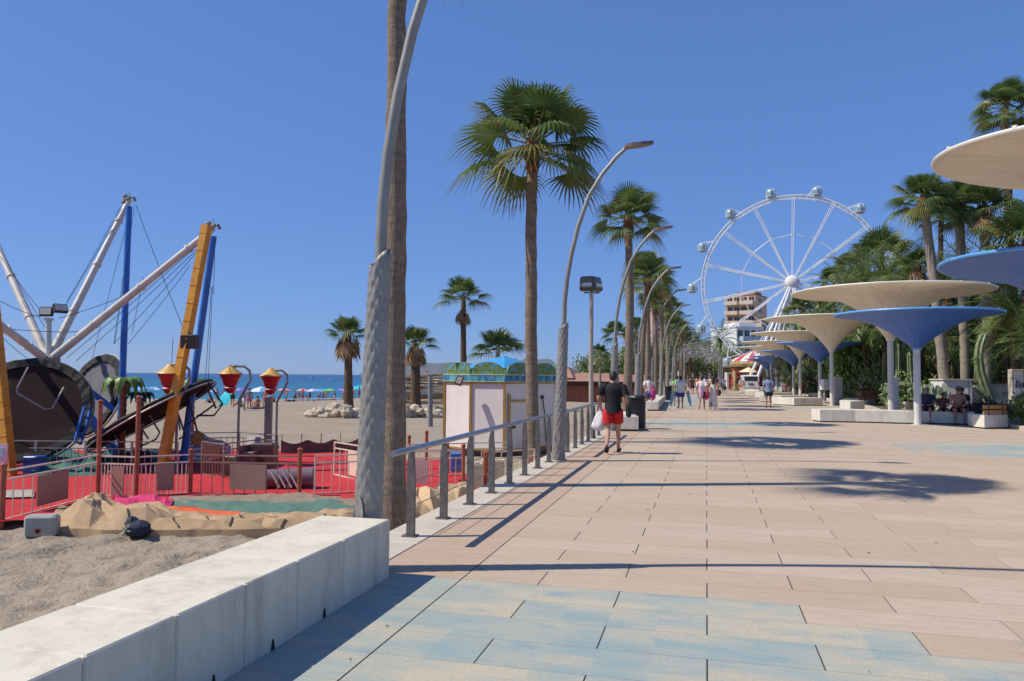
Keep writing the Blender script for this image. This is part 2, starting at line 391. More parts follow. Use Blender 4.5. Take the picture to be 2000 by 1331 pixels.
# ================================================================ THE SETTING
def spaced(lo, hi, a, b, fine, grow=1.18):
    out = [a]
    while out[-1] < b: out.append(out[-1]+fine)
    st = fine
    while out[-1] < hi: st *= grow; out.append(out[-1]+st)
    st = fine; pre = [a]
    while pre[-1] > lo: st *= grow; pre.append(pre[-1]-st)
    return np.array(pre[:0:-1]+out)
xs = spaced(-600, -3.12, -13.5, -3.12, .075); xs = xs[xs <= -3.0]; ys = spaced(-14, 700, 2.4, 14.5, .075)
GX, GY = np.meshgrid(xs, ys, indexing='ij')
fall = np.clip((40-np.hypot(GX+6, GY-6))/32, 0, 1)
ZZ = zbase(GX, GY)+fall*(.08*vnoise(GX*.9, GY*.9, 1)+.085*vnoise(GX*2.2, GY*2.2, 2)+.085*vnoise(GX*4.3, GY*4.3, 3)+.055*vnoise(GX*7.7, GY*7.7, 6))
ZZ += .10*vnoise(GX*.25, GY*.25, 4)*np.clip((90+GX)/60, 0, 1)
nx, ny = GX.shape
mb = MB(); mb.v = list(map(tuple, np.stack([GX, GY, ZZ], -1).reshape(-1, 3).tolist()))
mb.f = [(i*ny+j, (i+1)*ny+j, (i+1)*ny+j+1, i*ny+j+1) for i in range(nx-1) for j in range(ny-1)]; mb.m = [0]*len(mb.f)
struct('beach', mb, sand_mat(), 'all')
mb = MB(); mb.add([(-20000, -200, -3.05), (-20, -200, -3.05), (-20, 14000, -3.05), (-20000, 14000, -3.05)], [(0, 1, 2, 3)])
struct('sea', mb, sea_mat())
mb = MB(); mb.add([(-3.0, -40, -.03), (900, -40, -.03), (900, 1500, -.03), (-3.0, 1500, -.03)], [(0, 1, 2, 3)])
struct('ground', mb, simple('dry_ground', (.30, .25, .19), .95, 0, .25, .4))
mb = MB(); mb.prism([(-2.735, -30), (11.5, -30), (11.5, 420), (-2.735, 420)], -.02, 0.0)
struct('pavement', mb, pavement_mat())
mb = MB(); y = 5.95; rr = random.Random(3)
while y < 160:
    mb.box((-3.0, y+.6, -.75), (.5, 1.194, 1.506), bev=.008); y += 1.2
struct('kerb', mb, EDGEM)
# distant mountains across the bay, with true depth
mb = MB(); rows = []
a0, a1 = P(700, 730, 8600), P(1130, 730, 8600)
for i in range(90):
    u = i/89; b = a0.lerp(a1, u); fw = Vector((b.x, b.y, 0)).normalized(); col = []
    hh = 250*(min(1, u*3.2)**.7)*(.72+.35*math.sin(u*9+1)*.4+.30*float(vnoise(u*14, 3.3, 9))+.10*float(vnoise(u*50, 1.3, 8)))
    if u > .8: hh *= 1-.3*(u-.8)/.2
    for j, (dd, hf) in enumerate(((0, 0), (300, .35), (700, .75), (1200, 1.0), (2200, .9), (3500, .0))):
        q = fw*dd; col.append((b.x+q.x, b.y+q.y, -5+hh*hf*(1+.25*float(vnoise(u*30+j*7, j*3.1, 5)))))
    rows.append(col)
mb.grid(rows); struct('mountains', mb, simple('scrub_hillside', (.07, .08, .07), .95, 0, .4, .004), 'all')

# rocky pier with a small lighthouse
rnd = random.Random(11); mb = MB()
p0, p1 = P(735, 742, 330), P(905, 742, 300)
for i in range(260):
    u = rnd.random(); c = p0.lerp(p1, u); s_ = rnd.uniform(.7, 1.9)
    if u < .55: s_ *= .6
    mb.ball((c.x+rnd.uniform(-4, 4), c.y+rnd.uniform(-4, 4), -2.7+rnd.uniform(-.3, 2.2 if u > .5 else .9)), (s_*1.2, s_*1.2, s_), 6, 0, .25, rnd)
q_ = [p0+Vector((0, 0, -3.4)), p1+Vector((0, 0, -3.4))]; mb.bar((p0.x, p0.y, -3.2), (p1.x, p1.y, -3.2), 10, 2.2)
tag(mb.build('breakwater', ROCK), 'pale boulder breakwater reaching into the sea below the mountains', 'breakwater')
t = P(833, 742, 310); th = thing('lighthouse', 'tiny white harbour beacon standing on the boulder breakwater', 'lighthouse', (t.x, t.y, -.6))
mb = MB(); mb.lathe([(.55, 0), (.4, 3.2)], 10, cap0=True, cap1=True); mb.build('tower', WHITEP, th)
mb = MB(); mb.lathe([(.5, 3.2), (.5, 3.7), (.1, 4.1)], 10, cap1=True); mb.build('lantern', paint((.5, .1, .06)), th)

# ---------------------------------------------------------------- white seat wall
wallm = concrete_white('whitewashed_concrete', (.66, .605, .485))
DARKHOLE = simple('shadowed_hole', (.02, .02, .018), .95)
mb = MB(); ends = [5.93, 5.10, 4.46, 3.89, 3.31, 2.73, 2.12, 1.5, .9, .3, -.6, -1.6, -2.6]
for a, b in zip(ends, ends[1:]):
    ln = a-b-.005
    mb.box((-2.83, (a+b)/2, -.235-.0), (.62, ln, .47+.93), bev=.009)
th = thing('seat_wall', 'low white concrete seat wall of jointed blocks between sand and paving', 'wall', (0, 0, 0))
mb.build('wall_body', wallm, th)
mb = MB()
for a, b in zip(ends[1:], ends[2:]):
    c = a-.28; mb.slab([(-2.517, c-.020, 0), (-2.517, c+.020, 0), (-2.517, c+.004, .065), (-2.517, c-.004, .065)], (1, 0, 0), .0035)
mb.build('drain_notch', DARKHOLE, th)

# ---------------------------------------------------------------- railing
def railing(y0, y1, n, label):
    th = thing('railing', label, 'railing', (-2.94, y0, .006), 0, 'steel railings along the promenade edge')
    L = y1-y0
    mb = MB(); mb.tube([(0.02, -.55 if n == 8 else -.1, .885), (.02, L*.5, .9), (.02, L+.12, .9)], .043, 12, flat=.72)
    mb.build('handrail', STEEL, th, True)
    for i in range(n):
        y = L*i/(n-1)
        mb = MB(); prof = [(-.035, 0), (.045, 0), (.045, .60), (.03, .76), (.028, .862), (-.012, .862), (-.035, .74)]
        mb.add([(x, y-.028, z) for x, z in prof]+[(x, y+.028, z) for x, z in prof], [tuple(range(6, -1, -1)), tuple(range(7, 14))]+[(i2, (i2+1) % 7, 7+(i2+1) % 7, 7+i2) for i2 in range(7)])
        mb.box((0, y, .005), (.15, .12, .01)); mb.build('post', POSTM, th)
    for z in (.30, .55):
        mb = MB(); mb.tube([(.005, 0, z), (.005, L*.5, z-.012), (.005, L, z)], .005, 5); mb.build('wire', GALV, th)
    return th
railing(7.44, 14.55, 8, 'steel railing with round handrail running from the white seat wall to the second lamp post')
railing(15.6, 21.6, 7, 'steel railing beside the floodlight mast, behind the walker in red shorts')

# ---------------------------------------------------------------- street lamps
def make_lamp():
    t = thing('street_lamp', '', 'street lamp', (0, 0, 0), 0, 'curved street lamps along the promenade edge')
    mb = MB(); n, rows, vs = 72, 150, []
    tri = lambda q: 1-abs(2*(q % 1.0)-1)
    for i in range(rows+1):
        f = i/rows; z = .02+f*2.60; r = .128-.042*f**.8
        for j in range(n):
            a = 2*math.pi*j/n; u = j/n*9; v = z/.18
            h = .0 if i in (0, rows) else .015*min(tri(u+v+.12*v), tri(u-v+.12*v))
            sh = (.10*math.cos(a)) if i == rows else (.05*math.cos(a) if i == rows-1 else 0)
            vs.append((.09*f+(r+h)*math.cos(a), (r+h)*math.sin(a)*.92, z+sh))
    fs = [(i*n+j, i*n+(j+1) % n, (i+1)*n+(j+1) % n, (i+1)*n+j) for i in range(rows) for j in range(n)]
    fs.append(tuple(rows*n+j for j in range(n)))
    mb.add(vs, fs); mb.lathe([(.17, 0), (.17, .02), (.12, .02)], 20); mb.build('sleeve', GALV, t, 'all')
    mb = MB(); pts = [(.09, 2.3), (.095, 2.68), (.105, 3.1), (.15, 3.55), (.235, 4.05), (.37, 4.6), (.58, 5.2), (.84, 5.62), (1.12, 5.95), (1.32, 6.12)]
    mb.tube([(x, 0, z) for x, z in pts], [.050, .050, .049, .048, .046, .045, .043, .041, .040, .039], 12); mb.build('pole', GALV, t, True)
    mb = MB(); pr = [(1.26, .03), (1.30, .085), (1.42, .11), (1.60, .105), (1.76, .06), (1.83, .012)]
    vs = [(x, s*w, 6.15+.015*k-h) for h in (0, .065) for s in (1, -1) for k, (x, w) in enumerate(pr)]
    m = len(pr); fs = []
    for k in range(m-1):
        fs += [(k, k+1, m+k+1, m+k), (2*m+k, 3*m+k, 3*m+k+1, 2*m+k+1), (k, 2*m+k, 2*m+k+1, k+1), (m+k, m+k+1, 3*m+k+1, 3*m+k)]
    fs += [(0, m, 3*m, 2*m), (m-1, 3*m-1, 4*m-1, 2*m-1)]
    mb.add(vs, fs); mb.build('lamp_head', simple('lamp_housing', (.20, .16, .14), .5, .3), t)
    mb = MB(); ring = [(0.02+.0, -.14, .45)]
    o = [(.047*math.cos(k*math.pi/9)+.0, -.130+.012*abs(math.sin(k*math.pi/9)), .45+.17*math.sin(k*math.pi/9)) for k in range(18)]
    mb.slab(o, (0, -1, 0), .012); mb.build('hatch', simple('rusty_hatch', (.34, .32, .29), .6, .3, .2, 14, dirt=((.25, .10, .03), .9)), t)
    return t
LAMPY = [6.1, 14.85, 23.6, 32.1, 40.6, 49.1, 57.6, 66.1, 74.6, 83.1, 91.6, 100.1]
lamp0 = make_lamp()
for i, y in enumerate(LAMPY):
    lb = ('curved street lamp with scaled steel sleeve rising behind the end of the white seat wall' if i == 0 else
          'curved street lamp standing where the handrail of the seat-wall railing ends' if i == 1 else
          f'{ORD[i]} curved street lamp along the promenade edge, counted from the white seat wall')
    o = lamp0 if i == 0 else dup(lamp0, (0, 0, 0), 0, lb)
    o['label'] = lb; o.location = (-2.81, y, .006)
    o.rotation_euler = (0, 0, R([-6, 2, -3, 4, -2, 3, 0, 2, -3, 1, 2, -2][i]))

# ================================================================ PALMS
def fan_crown(seed, nl=38, L=1.0, pet=(.62, 1.12), seg=22, low=-48, dryp=.12):
    r = random.Random(seed); mb = MB()
    for k in range(nl):
        f = (k+.5)/nl; az = k*2.39996+r.uniform(-.3, .3); el = R(88-(88-low)*f**1.12+r.uniform(-11, 11))
        d = Vector((math.cos(az)*math.cos(el), math.sin(az)*math.cos(el), math.sin(el)))
        if d.z > .98: d = Vector((.2*math.cos(az), .2*math.sin(az), 1)).normalized()
        side = Vector((-math.sin(az), math.cos(az), 0)); side = (side+Z_*r.uniform(-.5, .5)).normalized()
        nrm = d.cross(side).normalized(); side = nrm.cross(d)
        pl = L*r.uniform(*pet)*(1-.25*max(0, d.z)); base = Vector((0, 0, .0))+d*.06
        tip = d*pl+Vector((0, 0, -.10*pl*(1-abs(d.z))))
        mi = 0 if r.random() < .55 else 1
        if f > 1-dryp: mi = 3 if r.random() < .55 else 2
        elif r.random() < .10: mi = 2
        mb.bar(base, tip, .028*L, .022*L, 2 if mi != 3 else 3)
        span = R(r.uniform(92, 118)); bl = L*r.uniform(.82, 1.12); fold = r.uniform(.1, .45)
        droop = r.uniform(.35, .75)*(1.25 if f > .5 else .8)
        dt = 2*span/seg; lx = None
        for i in range(seg):
            th = -span+dt*(i+.5)
            def pt(rr_, off):
                a = th+off; v = d*math.cos(a)+side*math.sin(a)+nrm*(-fold*abs(math.sin(a))*.5)
                q = tip+v*rr_
                dr = droop*bl*max(0, rr_/bl-.38)**2*1.7
                return q+Vector((0, 0, -dr))
            ll = bl*(.70+.30*math.cos(th*.8))*r.uniform(.9, 1.08); hw = dt*.5
            pl_ = nrm*(.02*L if i % 2 else -.02*L)
            a0 = tip; b0, b1 = pt(ll*.44, -hw*1.02)+pl_, pt(ll*.44, hw*1.02)-pl_
            c0, c1 = pt(ll*.74, -hw*.36), pt(ll*.74, hw*.36); e = pt(ll, r.uniform(-.05, .05))+Vector((0, 0, -.05*L*r.random()))
            tipm = mi
            if mi in (0, 1) and r.random() < .14: tipm = 3
            mb.add([a0, b0, b1, c0, c1, e], [(0, 1, 2)], mi)
            n0 = len(mb.v)-6
            mb.f += [(n0+1, n0+3, n0+4, n0+2), (n0+3, n0+5, n0+4)]; mb.m += [mi, tipm]
    return mb
def skirt(seed, n, L, r0=.16):
    r = random.Random(seed); mb = MB()
    for k in range(n):
        az = r.uniform(0, 6.28); z0 = r.uniform(-.55, .0)*L; o = r.uniform(.25, .6)*L
        d = Vector((math.cos(az), math.sin(az), 0)); s = Vector((-math.sin(az), math.cos(az), 0))
        hub = d*(r0+o*.6)+Z_*(z0-.15*L); mb.bar(d*r0*.5+Z_*(z0+.15*L), hub, .03, .02)
        for i in range(9):
            th = (i-4)*.16; dr = (-Z_+d*r.uniform(-.1, .25)+s*math.sin(th)).normalized(); l = L*r.uniform(.6, 1.0)
            w = s*.045*L; m = hub+dr*l*.55; e = hub+dr*l
            mb.add([hub, m-w, m+w, e], [(0, 1, 2), (1, 3, 2)])
    return mb
def boots(seed, h, r0):
    r = random.Random(seed); mb = MB()
    mb.lathe([(r0*.95, -h), (r0*1.18, -h*.75), (r0*1.3, -h*.4), (r0*1.2, 0), (r0*.6, .25)], 12)
    for k in range(34):
        az = r.uniform(0, 6.28); z = r.uniform(-h, .05); d = Vector((math.cos(az), math.sin(az), 0)); s = Vector((-d.y, d.x, 0))
        b = d*r0*1.1+Z_*z; t = d*(r0*1.1+r.uniform(.05, .2))+Z_*(z+r.uniform(-.28, .2)); w = s*.045
        mb.add([b-w, b+w, t], [(0, 1, 2)])
    return mb
LM = [GREEN1, GREEN2, GREEN3, DRY]
CR = {}
def crown_mesh(key, **k):
    if key not in CR: CR[key] = fan_crown(**k).mesh('fan_leaves', LM)
    return CR[key]
for i, (nl, low, dp) in enumerate(((36, -34, .03), (30, -30, .03), (26, -22, .02), (32, -40, .07), (17, 0, .02), (28, -12, .03))):
    crown_mesh(i, seed=31+i*7, nl=nl, low=low, dryp=dp, seg=28 if i < 2 else 22)
SKM = [skirt(70+i, 26, 1.0).mesh('skirt_leaves', DRY) for i in range(2)]
BTM = boots(5, .75, .17).mesh('leaf_bases', BOOT)
def palm(label, base, top, r0, r1, cs=1.0, var=0, rz=0.0, mat=None, boot=1.0, sk=None, group=None, name='palm_tree', bow=.0, flare=1.25, seed=None, crown=True):
    base, top = Vector(base), Vector(top); t = thing(name, label, 'palm tree', base, 0, group)
    H = top-base; r = random.Random(seed if seed is not None else hash(label) % 1000)
    mb = MB(); n = 30; pts, rad = [], []
    bd = Vector((r.uniform(-1, 1), r.uniform(-1, 1), 0))*bow
    for i in range(n+1):
        f = i/n; pts.append(H*f+bd*math.sin(f*math.pi)+Vector((r.uniform(-1, 1), r.uniform(-1, 1), 0))*.012*(1 if 0 < i < n else 0)-(Z_*.25 if i == 0 else Z_*0))
        rad.append((r0*(1-f)+r1*f)*(1+(flare-1)*max(0, 1-f*7)**2)*(1+.035*(-1)**i+r.uniform(-.03, .03)))
    mb.tube(pts, rad, 16); mb.build('trunk', mat or TRUNKA, t, True)
    if crown:
        o = bpy.data.objects.new('crown', CR[var]); COL.objects.link(o); o.parent = t; o.location = H; o.rotation_euler = (r.uniform(-.16, .16), r.uniform(-.16, .16), rz); o.scale = (cs,)*3
    if boot:
        o = bpy.data.objects.new('leaf_bases', BTM); COL.objects.link(o); o.parent = t; o.location = H; o.scale = (boot*r1/.15,)*2+(boot,)
    if sk:
        o = bpy.data.objects.new('dead_skirt', SKM[r.randrange(2)]); COL.objects.link(o); o.parent = t; o.location = H+Z_*sk[1]; o.scale = (sk[0],)*3; o.rotation_euler = (0, 0, r.uniform(0, 6))
    return t
PG = 'fan palms in the row along the promenade edge'
def on(px, py, d): return P(px, py, d)
# nearest: crown above the frame, and the one behind the camera whose crown throws the corner shadow
b = P(768, 1050, 11.46); tp = P(778, -262, 11.5)
palm('tall thick palm trunk behind the curved lamp at the end of the white wall', (b.x, b.y, zg(b.x, b.y)), tp, .185, .125, 1.05, 2, .5, TRUNKA, .9, None, PG, seed=1)
palm('palm beside the white seat wall throwing its crown shadow on the paving', (-4.4, 1.35, -.75), (-4.5, 1.4, 11.0), .18, .125, .95, 2, 1.5, TRUNKA, .9, None, PG, seed=2)
b = P(1042, 900, 19.3); tp = P(1040, 283, 19.3)
palm('tall fan palm with red brown leaf bases behind the second curved lamp', (b.x, b.y, zg(b.x, b.y)), tp, .165, .135, 1.20, 0, 2.0, TRUNKA, 1.0, None, PG, bow=.10, seed=3, flare=1.35)
row = [(1222, 1227, 440, 27.2, 1, 1.02, 'slim tall fan palm behind the black litter bin, its crown free of others'), (1249, 1265, 545, 40, 3, 1.1, 'fan palm with wide dark crown behind the third curved lamp'),
       (1262, 1262, 530, 44.5, 0, 1.1, 'fan palm whose crown merges with the wide dark one behind the third lamp'), (1277, 1279, 592, 52, 2, 1.0, 'pale crowned fan palm before the pink tower block'), (1290, 1292, 587, 56, 1, .95, 'fan palm rising in front of the pink tower block, beside the pale crowned one'),
       (1303, 1306, 603, 61, 0, 1.0, 'fan palm with reddish collar at the edge of the pink tower block'), (1318, 1318, 637, 72, 3, 1.0, 'fan palm between the sixth and seventh curved lamps'), (1330, 1331, 648, 82, 1, 1.0, 'fan palm near the far end of the lamp row'), (1338, 1340, 668, 96, 2, 1.1, 'small far fan palm beside the wire light arch')]
for k, (bx, tx, ty, d, v, cs, lb) in enumerate(row):
    b = P(bx, 800, d); b.z = zg(b.x, b.y) if b.x < -3.3 else 0.0
    palm(lb, b, P(tx, ty-(10 if k == 0 else 0), d), .17, .125, cs*.84, v, k*1.3, TRUNKA, 1.0, None, PG, bow=.12, seed=20+k)
BG_ = 'palms standing on the beach'
def bpalm(px, py, ctop, d, lb, cs, sk, v=4, r0=.26, cx=None):
    b = SD(px, d); palm(lb, b, P(cx or px, ctop, d), r0, r0*.62, cs, v, px*.1, TRUNKB if sk else TRUNKC, 0, sk, BG_, seed=px, flare=1.35)
bpalm(682, 808, 655, 55, 'short beach palm with brown skirt rising from the rock pile', 1.15, (1.45, .2), 4, .36, 680)
bpalm(812, 800, 672, 60, 'short thick beach palm with ragged brown skirt beside the kiosk', 1.15, (1.35, .1), 4, .45)
bpalm(906, 790, 580, 62, 'tall slim beach palm with hanging dead leaves behind the kiosk', 1.28, (1.0, -1.0), 2, .30, 905)
bpalm(972, 790, 688, 64, 'low beach palm just behind the kiosk roof', 1.6, None, 4, .30)
bpalm(1172, 780, 690, 62, 'little palm in front of the brown beach hut', .55, None, 1, .14)
bpalm(1207, 780, 652, 75, 'leaning palm behind the brown beach hut, close to the tallest promenade palms', 1.0, None, 2, .2, 1203)
bpalm(1243, 780, 645, 80, 'palm half hidden by trunks behind the brown beach hut', 1.0, None, 0, .2)

# ================================================================ BEACH
def shrubmesh(seed, n, size=.16, lob=7, mats=1, flat=.85):
    r = random.Random(seed); mb = MB(); L = [(Vector((r.uniform(-.6, .6), r.uniform(-.6, .6), r.uniform(.15, .75)*flat*1.2)), r.uniform(.28, .52)) for _ in range(lob)]
    for _ in range(n):
        c, rad = L[r.randrange(lob)]; v = Vector((r.gauss(0, 1), r.gauss(0, 1), r.gauss(0, .8))).normalized()
        p = c+v*rad*r.uniform(.55, 1.1); p.z = max(.02, p.z)
        a = Vector((r.gauss(0, 1), r.gauss(0, 1), r.gauss(.3, 1))).normalized(); b = a.cross(v+Vector((.1, .2, .3))).normalized(); s = size*r.uniform(.5, 1.2)
        mb.add([p-a*s, p+b*s*.4, p+a*s, p-b*s*.4], [(0, 1, 2, 3)], 0 if r.random() < .6 else (1 if mats > 1 else 0))
    return mb
SHM = [shrubmesh(1, 1500, .11, 9, 2).mesh('bush_leaves', [SHRUB1, GREEN2]), shrubmesh(2, 1500, .10, 8, 2).mesh('bush_leaves', [SHRUB2, SHRUB1]), shrubmesh(3, 1300, .09, 8, 2).mesh('bush_leaves', [SHRUB3, GREEN2]), shrubmesh(4, 1900, .085, 12, 2, 1.1).mesh('tree_leaves', [SHRUB1, SHRUB2])]
def bush(name, label, loc, sc, k=0, group=None, cat='shrub', rz=0.0):
    o = bpy.data.objects.new(name, SHM[k]); COL.objects.link(o); o.location = loc; o.scale = sc if isinstance(sc, tuple) else (sc,)*3; o.rotation_euler = (0, 0, rz)
    return tag(o, label, cat, group)
def tree(label, loc, h, w, k=3, group=None, rz=0.0):
    t = thing('broadleaf_tree', label, 'tree', loc, rz, group); mb = MB(); r = random.Random(int(h*100+w*10))
    mb.tube([(0, 0, -.2), (.1, 0, h*.25), (0, .1, h*.55)], [h*.035, h*.028, h*.016], 8)
    for a in range(5): mb.tube([(0.05, .02, h*.3), (math.cos(a*1.26)*w*.3, math.sin(a*1.26)*w*.3, h*.62)], [h*.018, h*.007], 6)
    mb.build('trunk', TRUNKB, t, True)
    for q in range(2):
        o = bpy.data.objects.new('crown', SHM[k]); COL.objects.link(o); o.parent = t; o.location = ((q-.5)*w*.2, 0, h*(.25+.12*q)); o.scale = (w*.55, w*.5, h*.52); o.rotation_euler = (0, 0, q*2.1)
    return t
TG = 'dark trees behind the brown beach hut'
for k, (px, d, h, w, lb) in enumerate(((1165, 118, 6.5, 6, 'round dark tree at the end of the brown hut roof'), (1190, 112, 6.2, 7, 'broad olive tree behind the middle of the brown hut roof'), (1222, 120, 6.8, 6, 'dark tree behind the hut, next to the palm trunks'), (1252, 115, 8, 7, 'dark tree seen between the promenade palm trunks'), (1285, 125, 8.5, 7, 'dark tree below the pink tower block'))):
    b = P(px, 740, d); tree(lb, (b.x, b.y, zg(b.x, b.y) if b.x < -3.3 else 0), h, w, 3, TG, k)
# brown beach hut
hutm = simple('brown_boards', (.30, .10, .055), .7, 0, .2, 3, dirt=((.15, .06, .04), .5)); tile = simple('pinkish_roof_tiles', (.34, .18, .13), .8, 0, .2, 2)
a, b = P(1062, 760, 86), P(1262, 760, 82); u = (b-a); u.z = 0; L = u.length; u.normalize(); nrm = Vector((-u.y, u.x, 0)); hz = zg(a.x, a.y)
hut = thing('beach_hut', 'long brown boarded beach hut with low pinkish roof', 'hut', (a.x, a.y, hz), math.atan2(u.y, u.x))
mb = MB(); mb.box((L/2, 4, 1.05), (L, 8, 2.1))
for i in range(15): mb.box((L*(i+.5)/15, -.03, .95), (.16, .08, 1.9))
mb.build('wall', hutm, hut)
mb = MB(); mb.box((L/2, -.35, 2.02), (L+.6, .9, .5)); mb.build('awning', simple('dark_awning', (.06, .022, .018), .8), hut)
mb = MB(); e = .6
mb.add([(-e, -e-.4, 2.28), (L+e, -e-.4, 2.28), (L+e, 8+e, 2.28), (-e, 8+e, 2.28), (L*.3, 2.6, 3.05), (L*.95, 4, 3.0), (L*.12, 4, 3.2), (L*.3, 3.2, 3.25)], [(3, 2, 1, 0), (0, 1, 5, 7), (1, 2, 5), (2, 3, 7, 5), (3, 0, 7)])
mb.add([(L*.02, 0, 2.6), (L*.3, 0, 2.6), (L*.3, 6, 2.6), (L*.02, 6, 2.6), (L*.16, 3, 4.0)], [(0, 1, 4), (1, 2, 4), (2, 3, 4), (3, 0, 4)])
mb.build('roof', tile, hut)
# rocks
rnd = random.Random(5); RG = 'rocks piled round the beach palms'
def rock(px, d, s, dz, lb, q):
    b = SD(px, d); mb = MB(); r = random.Random(q); mb.ball((0, 0, s*.3), (s*r.uniform(.8, 1.2), s*r.uniform(.7, 1), s*r.uniform(.6, .9)), 9, 0, .22, r)
    one('rock', mb, ROCK, lb, 'rock', RG, False, (b.x, b.y, b.z+dz))
q = 0
for (x0, x1, d, n, nm) in ((608, 706, 49, 26, 'pale rock in the heap below the brown-skirted palm'), (752, 862, 50, 24, 'pale rock in the heap beside the kiosk')):
    for i in range(n):
        u = (i+.5)/n; rock(x0+(x1-x0)*u+rnd.uniform(-3, 3), d+rnd.uniform(-1.2, 1.2), rnd.uniform(.22, .50)*(1.15 if i % 3 else .8), rnd.uniform(0, .35) if 0.12 < u < .96 and i % 2 else 0, nm, q); q += 1
for i, (px, d, s) in enumerate(((742, 52, .5), (770, 56, .4), (852, 55, .35))):
    b = SD(px, d); bush('beach_shrub', ['grey green shrub at the foot of the thick-trunked beach palm', 'spiky low plant beside the thick beach palm trunk', 'dry low plant beside the kiosk corner'][i], b, s*1.8, 1, 'shrubs on the beach')
b = SD(842, 40); mb = MB(); mb.tube([(0, 0, -.1), (-.05, 0, 2.6)], [.14, .13], 8); one('beach_post', mb, simple('grey_timber', (.22, .22, .21), .8), 'grey wooden post standing in sand beside the kiosk', 'post', None, False, b)
# brushwood lean-to and logs behind
b = SD(846, 74); rnd = random.Random(8); mb = MB()
for i in range(34):
    z = .15+.075*i; mb.tube([(-2.9+rnd.uniform(-.3, .3), rnd.uniform(-.3, .3), z+rnd.uniform(-.1, .1)), (2.6+rnd.uniform(-.4, .3), rnd.uniform(-.3, .3), z+rnd.uniform(-.1, .45))], .07, 5)
one('brushwood_pile', mb, simple('dry_branches', (.26, .20, .13), .9, 0, .3, 3), 'stack of dry branches behind the grey post on the beach', 'wood pile', None, False, b)
# boardwalk strip
a, b = SD(440, 121), SD(735, 110); mb = MB(); mb.bar((a.x, a.y, a.z+.06), (b.x, b.y, b.z+.06), 1.6, .08); struct('path', mb, paint((.5, .47, .42)))

# ---------------------------------------------------------------- fence panels, posts (ride area)
def fpanel(a, b, h, label, mat, group, sign=None, bars=9, z0=.10, name='ride_fence', inner=.14, board=None, smat=None):
    a, b = Vector(a), Vector(b); t = thing(name, label, 'fence', a, math.atan2(b.y-a.y, b.x-a.x), group); L = (b-a).to_2d().length; dz = b.z-a.z
    mb = MB(); sl = lambda u: dz*u/L
    w = .026
    for z in (z0, h-inner, h): mb.bar((0, 0, z), (L, 0, z+dz), w, w)
    mb.bar((w/2, 0, 0), (w/2, 0, h), w*1.15, w*1.15); mb.bar((L-w/2, 0, dz), (L-w/2, 0, h+dz), w*1.15, w*1.15)
    for i in range(1, bars):
        x = L*i/bars; mb.bar((x, 0, z0+sl(x)), (x, 0, h-inner+sl(x)), .016, .016)
    mb.build('frame', mat, t)
    if sign:
        u0, u1, v0, v1 = sign; mb = MB(); mb.box((L*(u0+u1)/2, -.03, h*(v0+v1)/2+sl(L*(u0+u1)/2)), (L*(u1-u0), .02, h*(v1-v0))); mb.build('sign_board', smat or paint((.36, .21, .15), .6), t)
    return t
def fpost(px, py, top, label, group='rust red fence posts of the ride enclosure', r=.042, s=None):
    b = s or S(px, py); d = D(b); zt = P(px, top, d).z; mb = MB(); mb.tube([(0, 0, -.1), (0, 0, zt-b.z)], r, 10); mb.lathe([(r*1.25, zt-b.z), (r*1.25, zt-b.z+.03), (.0, zt-b.z+.06)], 10)
    one('fence_post', mb, RUST, label, 'post', group, True, b); return b
FG = 'cream fence panels round the rides'
p1 = fpost(3, 1030, 911, 'short rust red post at the outer corner of the enclosure by the concrete weight')
p2 = fpost(190, 978, 786, 'tall rust red post before the plastic palm, standing by the higher tarpaulin fold')
p3 = fpost(265, 981, 778, 'tall rust red post where the pink tarpaulin starts')
p4 = fpost(371, 973, 881, 'short rust red post between the green tarpaulin and the lion panel')
p5 = fpost(584, 978, 880, 'short rust red post with open carpet on both sides')
fpanel(p1, p2, .86, 'long cream fence panel with square brown board facing the bare sand', CREAM, FG, (.30, .62, .22, .80), 11)
fpanel(p2, p3, .84, 'narrow cream fence panel between the two tall rust posts', CREAM, FG, (.40, .70, .12, .78), 12)
fpanel(p3, p4, .84, 'cream fence panel with small brown board behind the pink tarpaulin', CREAM, FG, (.36, .68, .22, .84), 12)
fpanel(p4, p5, .84, 'wide fence panel with large brown board across the red carpet', simple('brown_rail', (.35, .19, .14), .6), FG, (.37, .70, .22, .80), 10)
a = S(613, 975); b = S(745, 968)
fpanel(a, b, .84, 'cream gate panel with open bars behind the nearest lamp post', CREAM, FG, None, 8)
a = S(652, 935); b = S(722, 952)
fpanel(a, b, .86, 'cream fence panel with pale board set askew behind the nearest lamp post', CREAM, FG, (.45, .95, .2, .85), 6, smat=paint((.72, .58, .44)))
